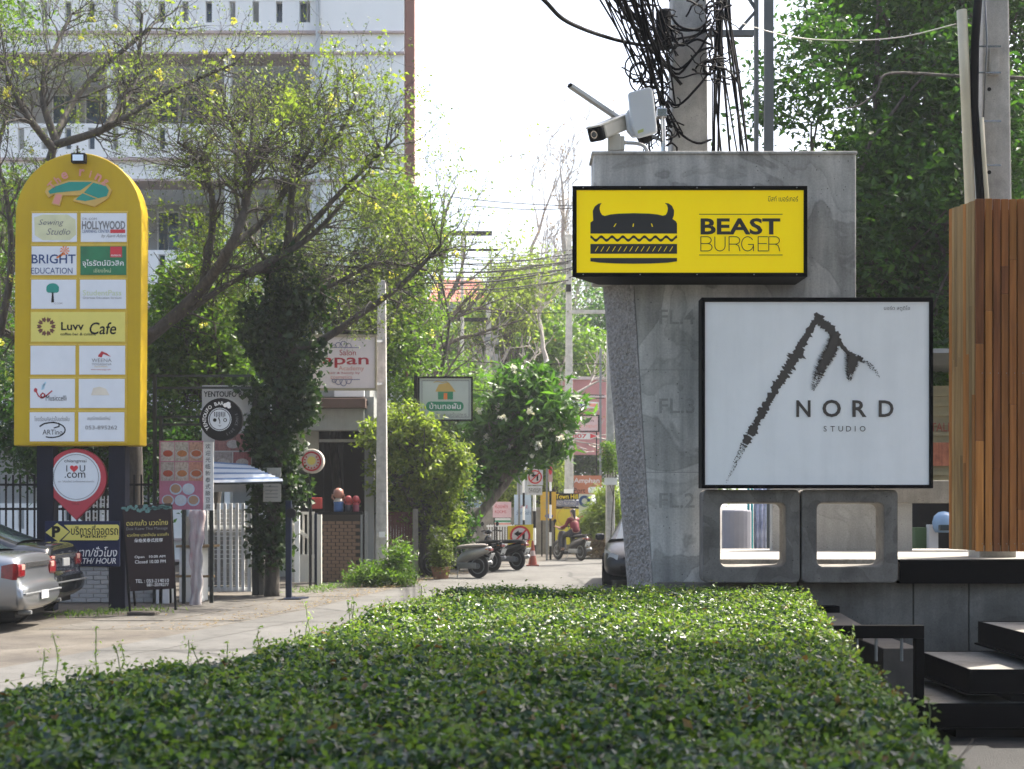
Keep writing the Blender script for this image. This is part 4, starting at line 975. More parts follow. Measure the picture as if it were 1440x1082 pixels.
# noodle bar frontage
M_GAL = plain('dark_frame', (.02, .025, .022), .5, .3)
fr2 = thing('pipe_rack', 'tall black pipe frame carrying the noodle bar signs', 'frame', W(260, 840, 24.6))
for px, y0, y1 in ((217, 527, 842), (226, 585, 842), (297, 690, 848), (258, 700, 842)):
    MB().boxb(X(px, 24.6)-.03, X(px, 24.6)+.03, 24.6, 24.66, 0, Z(y0, 24.6)).build('upright', M_GAL, fr2)
for (a, b, py) in ((217, 352, 545), (222, 290, 586), (222, 290, 597), (210, 352, 528)): MB().boxb(X(a, 24.6), X(b, 24.6), 24.67, 24.71, Z(py, 24.6)-.02, Z(py, 24.6)+.02).build('cross_rail', M_GAL, fr2)
MB().boxb(X(225, 24.6), X(300, 24.6), 24.67, 24.71, .45, .49).build('cross_rail', plain('worn_timber', (.3, .2, .1)), fr2)
mp_ = thing('menu_panel', 'pink photo menu panel of noodle bowls on the black frame', 'sign', W(255, 717, 24.5))
MB().pr(224, 620, 285.5, 717, 24.5, .04).build('board', dirty('menu_pink', (.42, .17, .24), (.30, .1, .15), .7, .5, 9), mp_)
fc = [(.55, .5, .45), (.45, .42, .36), (.5, .3, .22), (.42, .38, .34), (.5, .42, .36), (.52, .25, .18)]
k = 0
for r_ in range(2):
    for c_ in range(3):
        x0, y0 = 226+c_*20, 622+r_*28
        MB().pr(x0, y0, x0+19, y0+26.5, 24.495, .006).build('photo', dirty('photo_ground%d' % k, fc[k], (.05, .04, .035), 1.0, .5, 22), mp_)
        bo = MB().disc(x0+10, y0+17, 24.49, 9, .006, 16, 0, 6.5).build('bowl_print', dirty('bowl_photo', (.50, .47, .45), (.12, .09, .08), 1.0, .4, 26), mp_)
        MB().disc(x0+10, y0+16, 24.486, 7, .005, 14, 0, 4.6).build('food_print', dirty('food_%d' % k, [(.4, .06, .04), (.45, .16, .06), (.4, .1, .05)][c_], (.08, .10, .03), 1.0, .5, 40), mp_); k += 1
for i, (px, py) in enumerate(((247, 688), (265, 688), (236, 704), (254, 704), (272, 704))):
    MB().disc(px, py, 24.49, 8.6, .006, 18, 0, 8).build('bowl_print', plain('bowl_blue', (.42, .52, .62), .4, 0, .15, 12), mp_)
    MB().disc(px, py-.6, 24.486, 7, .005, 16, 0, 6.2).build('food_print', dirty('soup_%d' % (i % 2), [(.35, .20, .10), (.5, .55, .6)][1 if i else 0], (.3, .3, .32), .7, .5, 16), mp_)
cs_ = thing('vertical_banner', 'narrow white banner with a column of dark characters beside the menu panel', 'banner', W(291, 718, 24.4))
MB().pr(286, 622, 300, 718, 24.42, .03).build('cloth', dirty('banner_white', (.66, .66, .63), (.4, .4, .38), .5), cs_)
for i, ch in enumerate('欢迎光临新泰式酿豆腐'): text(ch, 292.5, 628+i*9.4, 24.42, 7, M_INK, cs_, w=7)
gb = thing('noodle_banner', 'tall grey noodle bar banner with food photographs behind the round sign', 'banner', W(320, 692, 26.55))
MB().pr(284, 542, 354, 692, 26.55, .03).build('cloth', dirty('banner_grey', (.47, .47, .45), (.28, .28, .27), .6), gb)
text('YENTOUFO BAR', 319, 554.5, 26.55, 8, M_INK, gb, w=65, bold=.02); text('SINCE 2013', 345, 559, 26.55, 2.4, M_GRY, gb, w=16); text('NOODLE BAR', 330, 584, 26.55, 7, M_GRY, gb, w=40)
for i, (x0, y0, x1, y1) in enumerate(((302, 610, 353, 634), (302, 636, 326, 660), (328, 636, 353, 660))):
    MB().pr(x0, y0, x1, y1, 26.545, .006).build('photo', dirty('bphoto%d' % i, [(.36, .18, .16), (.36, .32, .30), (.36, .14, .14)][i], (.05, .04, .04), 1.0, .5, 18), gb)
    MB().disc((x0+x1)/2, (y0+y1)/2+3, 26.54, 9, .006, 14, 0, 6).build('bowl_print', MATS['bowl_photo'], gb)
for k in range(4): MB().pr(305+k*2, 668+k*4, 345-k*3, 669.5+k*4, 26.545, .005).build('print_line', M_GRY, gb)
rs = thing('round_sign', 'round black noodle bar sign with a white bowl face emblem', 'sign', W(311, 590, 24.3))
MB().disc(311, 590, 24.3, 30, .12, 40).build('disc', M_INK, rs, bevel=.006)
MB().disc(309, 590, 24.297, 16.3, .01, 32).build('face_disc', plain('panel_white', (.66, .69, .71)), rs)
MB().ring(309, 590, 24.292, 14.2, 15.2, .005, 32).build('ring_line', M_INK, rs)
mb = MB()
for k in range(7): mb.pr(301.2+k*2.4, 579.5, 302.2+k*2.4, 586+(1 if k % 2 else 0), 24.29, .004)
mb.disc(302, 591, 24.29, 2.6, .004, 12); mb.ring(316.5, 591, 24.29, 1.6, 2.7, .004, 14); mb.pprism([(308, 587), (309.5, 592), (309.5, 596), (308.5, 596), (308.5, 592.5), (306.5, 588)], 24.29, .004); mb.pprism([(306, 598), (309, 600), (312, 598), (309, 599)], 24.289, .004)
mb.build('face_mark', M_INK, rs)
mb = MB(); mb.disc(317, 570, 24.296, 3.2, .004, 10); mb.disc(321, 568.5, 24.2955, 3.2, .004, 10); mb.disc(322, 572, 24.295, 2.8, .004, 10); mb.build('cloud_mark', M_WPRINT, rs)
for i, ch in enumerate('YENTOUFO BAR'):
    if ch != ' ':
        a = R(215-i*12); text(ch, 310+22.5*math.cos(a), 590-22.5*math.sin(a), 24.3, 5, M_WPRINT, rs, rot=a-math.pi/2, bold=.015)
for i, ch in enumerate('SINCE 2013'):
    if ch != ' ':
        a = R(18-i*9.5); text(ch, 311+22.5*math.cos(a), 590-22.5*math.sin(a), 24.3, 3.5, M_GRY, rs, rot=a-math.pi/2)
MB().pr(280, 585, 284, 596, 24.4, .25).build('bracket', M_GAL, rs)
# corrugated striped awning
aw = thing('awning', 'blue and white striped corrugated awning over the noodle bar counter', 'awning', W(350, 676, 25))
M_AWB = plain('awning_blue', (.15, .23, .38), .5, 0, .1); M_AWW = plain('awning_white', (.62, .65, .68), .5, 0, .08)
for k in range(22):
    t0, t1 = k/22, (k+1)/22
    a0 = W(296, 650, 26.4).lerp(W(296, 679, 24.7), t0); a1 = W(296, 650, 26.4).lerp(W(296, 679, 24.7), t1)
    b0 = W(345, 654, 26.4).lerp(W(398, 676.5, 24.7), t0); b1 = W(345, 654, 26.4).lerp(W(398, 676.5, 24.7), t1)
    up = Vector((0, 0, .035 if k % 2 else 0))
    m0, m1 = (a0+a1)/2+up, (b0+b1)/2+up
    th = Vector((0, 0, -.008))
    MB().add([a0, b0, m1, m0, a1, b1, a0+th, b0+th, m1+th, m0+th, a1+th, b1+th], [(0, 1, 2, 3), (3, 2, 5, 4), (6, 9, 8, 7), (9, 10, 11, 8), (0, 6, 7, 1), (4, 5, 11, 10)]).build('corrugation', M_AWB if k % 3 == 1 else M_AWW, aw)
MB().beam(W(298, 680.5, 24.7), W(397, 679, 24.7), .03).build('front_rail', M_GAL, aw); MB().beam(W(395, 680, 24.75), W(368, 660, 26.4), .03).build('side_rail', M_GAL, aw)
# crumpled banner hanging at the counter
mb = MB(); n_ = 22; pts = []
for j in range(n_+1):
    t = j/n_; y = 718+142*t; w = 11-4*t+1.2*math.sin(j*1.3); cxp = 277+.8*math.sin(j*.5)-1.5*t
    for i in range(7):
        u = i/6*2-1; pts.append(W(cxp+w*u, y, 24.3+.05*math.sin(i*2.2+j*.4)+(-.12*t)))
fs_ = [(j*7+i, j*7+i+1, (j+1)*7+i+1, (j+1)*7+i) for j in range(n_) for i in range(6)]
o = MB().add(pts, fs_).build('crumpled_banner', dirty('crumpled_print', (.55, .52, .50), (.28, .10, .12), .9, .6, 2.5), None, smooth=True); so = o.modifiers.new('s', 'SOLIDIFY'); so.thickness = .008
tag(o, 'crumpled pale printed banner hanging to the ground by the counter', 'banner')
cn = thing('counter', 'white vendor counter with a timber shelf behind the crumpled banner', 'counter', W(262, 848, 25))
MB().boxb(X(252, 25), X(284, 25), 25.0, 25.5, 0, .95).build('cabinet', M_WHITE, cn, bevel=.01); MB().boxb(X(248, 25), X(300, 25), 24.95, 25.55, .96, 1.0).build('shelf', plain('worn_timber', (.3, .2, .1)), cn, bevel=.004)
MB().boxb(X(256, 25), X(268, 25), 25.1, 25.4, 1.0, 1.5).build('glass_case', plain('case_cream', (.5, .48, .4)), cn, bevel=.01)
# white sliding gate
gt = thing('bar_gate', 'white sliding gate of upright bars below the striped awning', 'gate', W(322, 838, 26.6))
for k in range(8): MB().boxb(X(290+k*8.6, 26.6)-.028, X(290+k*8.6, 26.6)+.028, 26.6, 26.64, .1, Z(708, 26.6)).build('bar', M_WHITE, gt, bevel=.005)
for z in (.12, Z(742, 26.6)): MB().boxb(X(287, 26.6), X(353, 26.6), 26.65, 26.69, z-.04, z+.04).build('rail', M_WHITE, gt)
M_LOUV = dirty('louvre_grey', (.20, .20, .195), (.12, .12, .115), .5)
for k in range(18): MB().boxb(X(284, 26.9), X(354, 26.9), 26.85, 26.88, .1+k*.085, .175+k*.085).build('louvre', M_LOUV, gt)
MB().boxb(X(355, 26.6), X(364, 26.6), 26.55, 26.67, 0, Z(540, 26.6)).build('gate_post', M_GAL, gt)
MB().boxb(X(364, 26.6), X(371, 26.6), 26.6, 26.7, 0, Z(730, 26.6)).build('gate_post', M_CONW, gt)
o = thing('notice_board', 'small pale notice board fixed to the ivy-covered trunk', 'sign', W(382, 706, 26))
MB().pr(370, 658, 395, 706, 26, .04).build('board', dirty('notice_grey', (.34, .34, .30), (.2, .2, .18), .6), o, bevel=.006)
text('อาหารเช้า', 382, 668, 26, 5, M_GRY, o, w=19); text('BREAKFAST', 382, 677, 26, 4, M_GRY, o, w=19)
for k in range(4): MB().pr(373, 684+k*5, 391, 685.4+k*5, 25.995, .006).build('print_line', M_GRY, o)
# blue post, second gate, shop
bp = thing('blue_post', 'dark blue square steel post on a foot plate at the road edge', 'post', W(406, 843, 25.7))
MB().boxb(X(402, 25.7), X(410, 25.7), 25.65, 25.75, 0, Z(704, 25.7)).build('shaft', plain('post_blue', (.008, .014, .034), .5, 0, .2, 5, 0, .2), bp, bevel=.006)
MB().slab([(X(400, 25.7), 25.4), (X(426, 25.7), 25.45), (X(432, 25.7), 25.9), (X(402, 25.7), 25.95)], .0, .035).build('foot_plate', plain('post_blue', (.02, .05, .12)), bp)
MB().disc(409, 722, 25.58, 7, .06, 20).build('black_disc', M_DARK, bp)  # plain black round object on the post, holds no lamp
g2 = thing('white_gate', 'cream panelled driveway gate with diagonal brace between blue posts', 'gate', W(428, 822, 29.6))
M_GC = dirty('gate_cream', (.60, .58, .52), (.38, .35, .30), .5)
MB().pr(409, 784, 442, 819, 29.6, .05).build('lower_panel', M_GC, g2, bevel=.006); MB().pr(409, 720, 442, 724, 29.6, .05).build('top_rail', M_GC, g2); MB().pr(409, 780, 442, 785, 29.58, .05).build('mid_rail', M_GC, g2)
for k in range(5): MB().pr(411+k*7, 724, 413.6+k*7, 780, 29.61, .03).build('bar', M_GC, g2)
MB().beam(W(409, 738, 29.57), W(436, 758, 29.57), .07).build('brace', M_GC, g2)
MB().boxb(X(416, 29.5), X(423, 29.5), 29.3, 29.4, .1, Z(706, 29.5)).build('stile', M_WHITE, g2, bevel=.006)
MB().boxb(X(442, 29.6), X(446, 29.6), 29.6, 29.7, 0, Z(722, 29.6)).build('post', plain('post_blue', (.02, .05, .12)), g2); MB().boxb(X(446, 29.6), X(452, 29.6), 29.58, 29.7, 0, Z(724, 29.6)).build('pier', M_GC, g2)
# brown brick planter wall
bk = thing('brick_planter', 'weathered brown brick wall with a thin dark coping beside the cream gate', 'wall', W(478, 815, 31))
M_BRB = dirty('brown_brick', (.20, .13, .09), (.10, .075, .06), .7, .85, 6); MB().boxb(X(450, 31), X(506, 31), 31.05, 31.25, 0, Z(724, 31)).build('mortar_core', plain('brown_mortar', (.05, .042, .035), .9), bk)
bme = None
for r_ in range(17):
    for c_ in range(5):
        px0 = 450+c_*11.6+(r_ % 2)*5.5-1
        if px0 > 496: continue
        if bme is None: o = MB().boxb(-.08, .08, 0, .06, -.034, .034).build('brick', M_BRB, bk, local=True); bme = o
        else: o = bpy.data.objects.new('brick', bme.data); col.objects.link(o); o.parent = bk
        o.location = Vector((X(px0+5.5, 31), 31.0+rb2.uniform(-.01, .01), .06+r_*.078))-WORLD(bk)
MB().boxb(X(446, 31), X(510, 31), 30.96, 31.3, Z(724, 31), Z(720, 31)).build('coping', M_DARK, bk)
for px in (507, 513): MB().boxb(X(px, 31), X(px+3, 31), 30.98, 31.1, 0, Z(720, 31)).build('pipe', M_GREYMET, bk)
for (px, c, c2, s_, lb) in ((476, (.32, .15, .11), (.025, .09, .26), 1.0, 'bald clay figurine with a blue skirt on the brick wall'), (490, (.34, .05, .05), (.03, .035, .05), .68, 'red-hatted figurine in dark clothes on the brick wall'), (500.5, (.36, .045, .055), (.2, .04, .07), .68, 'red-hatted figurine in pink clothes on the brick wall')):
    fg = thing('figurine', lb, 'figurine', (X(px, 31.1), 31.1, Z(720, 31)), 'figurines on the brick wall'); b_ = Vector((X(px, 31.1), 31.1, Z(720, 31)))
    h = .52*s_
    MB().lathe([(.10*s_, 0), (.105*s_, .06*s_), (.10*s_, .16*s_), (.11*s_, .22*s_)], b_, 14).build('skirt', plain('fig'+str(px), c2, .4), fg, smooth=True)
    MB().lathe([(.11*s_, .222*s_), (.095*s_, .25*s_), (.08*s_, .27*s_), (.06*s_, .30*s_)], b_, 14).build('torso', plain('figbody'+str(px), (.5, .45, .4) if s_ == 1 else c, .4), fg, smooth=True)
    MB().lathe([(.05*s_, .29*s_), (.105*s_, .34*s_), (.115*s_, .41*s_), (.095*s_, .48*s_), (.03*s_, .52*s_)], b_, 16).build('head', plain('fighead'+str(px), c, .4), fg, smooth=True)
    for sx in (-1, 1): MB().tube([b_+Vector((sx*.09*s_, 0, .27*s_)), b_+Vector((sx*.14*s_, -.03, .31*s_)), b_+Vector((sx*.12*s_, -.04, .38*s_))], .022*s_, 6).build('arm', plain('fighead'+str(px), c), fg)
# shop with dark open front
M_SHOPG = dirty('shop_grey', (.30, .31, .30), (.17, .17, .16), .6)
shp = thing('shop_house', 'grey shopfront with a deep dark open front behind the brick wall', 'building', W(470, 800, 34))
MB().pr(404, 574, 512, 606, 33.4, .3).build('fascia', M_SHOPG, shp, bevel=.02); MB().pr(400, 560, 514, 574, 33.2, 1.2).build('roof_edge', plain('roof_brown', (.10, .06, .045), .8), shp, bevel=.02)
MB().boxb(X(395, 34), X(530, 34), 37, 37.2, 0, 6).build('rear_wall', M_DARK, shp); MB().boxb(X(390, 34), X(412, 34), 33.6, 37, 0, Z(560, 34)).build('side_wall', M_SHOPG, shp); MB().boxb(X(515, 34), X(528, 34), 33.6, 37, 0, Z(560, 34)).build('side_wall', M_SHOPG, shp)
MB().pr(412, 607, 448, 660, 33.8, .05).build('side_window', plain('pale_blind', (.4, .4, .36), .6), shp); MB().pr(448, 618, 512, 622, 33.7, .08).build('transom', M_SHOPG, shp)
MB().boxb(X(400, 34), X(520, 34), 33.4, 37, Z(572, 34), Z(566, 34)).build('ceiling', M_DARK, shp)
for px in (452, 480): MB().pr(px, 622, px+3, 720, 33.7, .08).build('door_frame', M_DARK, shp)
MB().pr(398, 500, 520, 558, 34.2, 2.6).build('upper_storey', M_SHOPG, shp); MB().pr(470, 545, 512, 558, 34.0, .15).build('upper_window', M_WHITE, shp)
o = MB().pr(435, 700, 452, 716, 32.5, .2).build('red_seat', plain('red_seat', (.5, .06, .05), .5), None, bevel=.02); tag(o, 'red patterned seat back showing above the cream gate', 'seat')
ls = thing('lamp_sign', 'round drum lamp sign with yellow centre on a thin post', 'sign', W(439, 815, 29))
MB().lathe([(.25, -.11), (.25, .11)], (X(439, 29), 29, Z(649, 29)), 28, 'y').build('drum', dirty('drum_cream', (.55, .50, .44), (.3, .25, .2), .5), ls, bevel=.02)
MB().ring(438, 649, 28.88, 11.5, 14, .004).build('ring_mark', M_REDP, ls); MB().disc(438, 648, 28.875, 6, .006, 16).build('centre_mark', M_LEM, ls)
for a in range(-40, 221, 26): MB().disc(438+9.5*math.cos(R(a)), 649+9.5*math.sin(R(a)), 28.875, 1.3, .004, 8).build('petal_mark', M_REDP, ls)
MB().tube([(X(437, 29.1), 29.05, 0), (X(437, 29.1), 29.05, Z(666, 29))], .03, 8).build('post', M_DARK, ls)
# concrete street pole with salon sign
sp = taper_pole('street_pole', 'grey concrete street pole with vine and the salon sign fixed to it', 537, 31.4, .27, .17, Z(395, 31.4))
MB().pr(533, 748, 541, 756, 31.2, .02).build('paper_notice', M_WHITE, sp)
sl = thing('salon_sign', 'white framed salon and academy sign with red lettering half hidden by leaves', 'sign', W(483, 548, 30.6))
MB().pr(438, 472, 529, 549, 30.6, .14).build('panel', dirty('salon_white', (.80, .70, .68), (.62, .54, .52), .4), sl, bevel=.008)
for r_ in ((437, 470.5, 530, 474), (437, 546, 530, 549.5), (437, 474, 440, 546), (527, 474, 530, 546)): MB().pr(*r_, 30.57, .03).build('frame_bar', plain('old_gilt', (.35, .30, .20), .5), sl)
text('Salon', 489, 496, 30.6, 8, M_REDP, sl, w=23); text('Japan', 480, 508, 30.6, 19, M_REDP, sl, w=77, bold=.012); text('Academy', 494, 519, 30.6, 8, M_PINK, sl, w=36); text('hair & beauty by', 484, 525, 30.6, 4, M_REDP, sl, w=44); text('cosmetics', 480, 530.5, 30.6, 5, M_PINK, sl, w=30)
M_VIO = plain('violet_print', (.12, .11, .25), .5, 0, .04)
mb = MB()
for sg, yb in ((1, 488), (-1, 535)):
    strokes(mb, [arc(476, yb, 5, 6*sg, 180, 360), arc(483, yb, 5, 8*sg, 180, 360), arc(490, yb, 4, 5*sg, 180, 360), [(468, yb+sg), (506, yb+sg)], arc(470, yb, 3, 3*sg, 150, 380)], lambda a, b: (a, b), .9, 30.594)
mb.build('scroll_ornament', M_VIO, sl)
MB().beam(W(527, 480, 30.8), W(537, 480, 31.3), .05).build('bracket', M_GREYMET, sl); MB().beam(W(527, 540, 30.8), W(537, 540, 31.3), .05).build('bracket', M_GREYMET, sl)
# green house sign
gs = thing('house_sign', 'pale sign with a small green house emblem on a dark post', 'sign', W(626, 592, 34))
MB().pr(588, 530, 664.5, 592, 34, .12).build('panel', plain('sign_pale_green', (.48, .52, .45), .45, 0, .05), gs)
for r_ in ((587.5, 529.5, 665, 532), (587.5, 590, 665, 592.5), (587.5, 532, 590, 590), (662.5, 532, 665, 590)): MB().pr(*r_, 33.97, .03).build('frame_bar', M_INK, gs)
for r_ in ((593, 535, 660, 535.8), (593, 586.5, 660, 587.3), (593, 535.8, 593.8, 586.5), (659.2, 535.8, 660, 586.5)): MB().pr(*r_, 33.995, .004).build('border_line', M_GRY, gs)
MB().pr(616, 550, 637, 562, 33.994, .006).build('house_mark', M_GRNP, gs); MB().pprism([(612, 551), (617, 541), (631, 538), (641, 551)], 33.993, .006).build('roof_mark', M_TAN, gs); MB().pr(624, 553, 629, 562, 33.99, .004).build('door_mark', M_ORG, gs)
mb = MB(); strokes(mb, [[(610, 538), (615, 536.5), (622, 538), (628, 537), (632, 541)]], lambda a, b: (a, b), 1, 33.993); mb.build('smoke_mark', M_TAN, gs)
MB().pprism(rrect(599, 565, 652, 578, 6), 33.993, .006).build('name_band', M_GRNP, gs); text('บ้านทอฝัน', 626, 571, 33.993, 9, M_WPRINT, gs, w=44, bold=.01); text('เฮือนพักและร้านอาหาร', 634, 583, 34, 6, M_GRY, gs, w=44)
MB().boxb(X(582, 34), X(587, 34), 34.02, 34.12, 0, Z(528, 34)).build('post', M_INK, gs)
# slatted red-brown fence behind the bush
rf2 = thing('plank_fence', 'dark red-brown upright plank fence behind the street pole', 'fence', W(562, 808, 33.5))
M_RBP = plain('redbrown_plank', (.10, .035, .03), .7, 0, .3)
for k in range(9): MB().pr(546+k*3.8, 720+rb2.uniform(-.8, .8), 549.3+k*3.8, 811, 33.5, .04).build('plank', M_RBP, rf2)
for py in (735, 790): MB().pr(546, py, 581, py+3, 33.55, .04).build('rail', M_DARK, rf2)
MB().boxb(X(581, 33.4), X(588, 33.4), 33.3, 33.5, 0, Z(716, 33.4)).build('end_post', M_CONW, rf2)
def zebra_post(px, py0, d, w=4.0, lb=''):
    t = thing('striped_post', lb, 'post', (X(px, d), d, 0), 'black and white striped posts')
    z1 = Z(py0, d); n_ = max(3, int(round(z1/.42)))
    for k in range(n_):
        MB().lathe([(w/2/FPX*d, 0), (w/2/FPX*d, z1/n_-.001)], (X(px, d), d, k*z1/n_), 10).build('band', M_WHITE if k % 2 else M_INK, t)
    return t
zebra_post(601.5, 695, 34.2, 4.5, 'black and white striped post beside the white scooter')

# ================================================================== apartment block behind the trees
DBk = 40.0
M_WALL = dirty('building_white', (.88, .885, .855), (.76, .765, .745), .5, .8, .35)
M_TRIM = plain('pink_trim', (.50, .40, .37), .8, 0, .1, 1)
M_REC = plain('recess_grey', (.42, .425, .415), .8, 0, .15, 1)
bd = thing('apartment_block', 'large pale apartment block with slotted parapets and deep balconies', 'building', (X(300, DBk), DBk, 0))
S40 = DBk/FPX
def bx(px0, px1, z0, z1, y0, y1, m, nm, bev=.0): return MB().boxb(X(px0, DBk), X(px1, DBk), y0, y1, z0, z1).build(nm, m, bd, bevel=bev)
zs0 = Z(2, DBk)                      # top of the upper visible slots
fh = 178*S40
bx(450, 569, 0, 22, DBk-.25, DBk+9, M_WALL, 'stair_wall')
bx(570, 583, 0, 22, DBk-.1, DBk+.3, plain('drain_red', (.22, .10, .075), .7, 0, .1, 1), 'red_pier')
for k in range(-4, 2):
    z_slot_t = zs0+k*fh; z_slot_b = z_slot_t-30*S40
    z_b = z_slot_t-43*S40; z_t = z_slot_t+6*S40
    # parapet between slots as separate panels
    xs = [-140+i*33.0 for i in range(18)]
    for i, px in enumerate(xs):
        if px+33 > 449: break
        bx(px+9, min(px+33, 449), z_slot_b, z_slot_t, DBk, DBk+.18, M_WALL, 'parapet_panel')
    bx(-140, 449, z_slot_t, z_t, DBk-.01, DBk+.2, M_WALL, 'parapet_rail')
    bx(-140, 449, z_b, z_slot_b, DBk-.01, DBk+.2, M_WALL, 'parapet_base')
    bx(-140, 449, z_b-4*S40, z_b, DBk-.12, DBk+1.0, M_TRIM, 'trim_band'); bx(449, 570, z_b-7*S40, z_b-4*S40, DBk-.34, DBk-.24, M_TRIM, 'trim_band')
    bx(-140, 449, z_b-30*S40, z_b-4*S40, DBk+.0, DBk+3.5, M_WALL, 'floor_beam')
    bx(-140, 449, z_b-33*S40, z_b-30*S40, DBk-.12, DBk+1.0, M_TRIM, 'trim_band'); bx(449, 570, z_b-36*S40, z_b-33*S40, DBk-.34, DBk-.24, M_TRIM, 'trim_band')
    # recessed balcony wall with windows
    zr0, zr1 = z_slot_b-fh+20*S40, z_b-33*S40
    for px in (-30, 150, 315): bx(px, px+8, zr0-20*S40, zr1, DBk+.05, DBk+.5, M_WALL, 'column')
    for i, (a, b) in enumerate(((20, 60), (70, 120), (180, 215), (225, 280), (335, 375), (385, 410))):
        wd = bx(a, b, zr0-.3, zr1-8*S40, DBk+3.28, DBk+3.36, M_WHITE, 'window')
        MB().boxb(X(a+3, DBk), X((a+b)/2-1, DBk), DBk+3.24, DBk+3.27, zr0-.2, zr1-11*S40).build('pane', plain('blue_glass', (.03, .06, .09), .08, 0, .2, 1), wd, fix=True)
        MB().boxb(X((a+b)/2+1, DBk), X(b-3, DBk), DBk+3.24, DBk+3.27, zr0-.2, zr1-11*S40).build('pane', plain('blue_glass', (.03, .06, .09)), wd)
    bx(436, 449, zr0-20*S40, zr1, DBk+.02, DBk+3.5, M_WALL, 'return_wall')
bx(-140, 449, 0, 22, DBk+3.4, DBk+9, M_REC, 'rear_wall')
bx(446, 452, 0, 22, DBk-.32, DBk-.26, plain('downpipe', (.5, .53, .54), .6), 'downpipe')

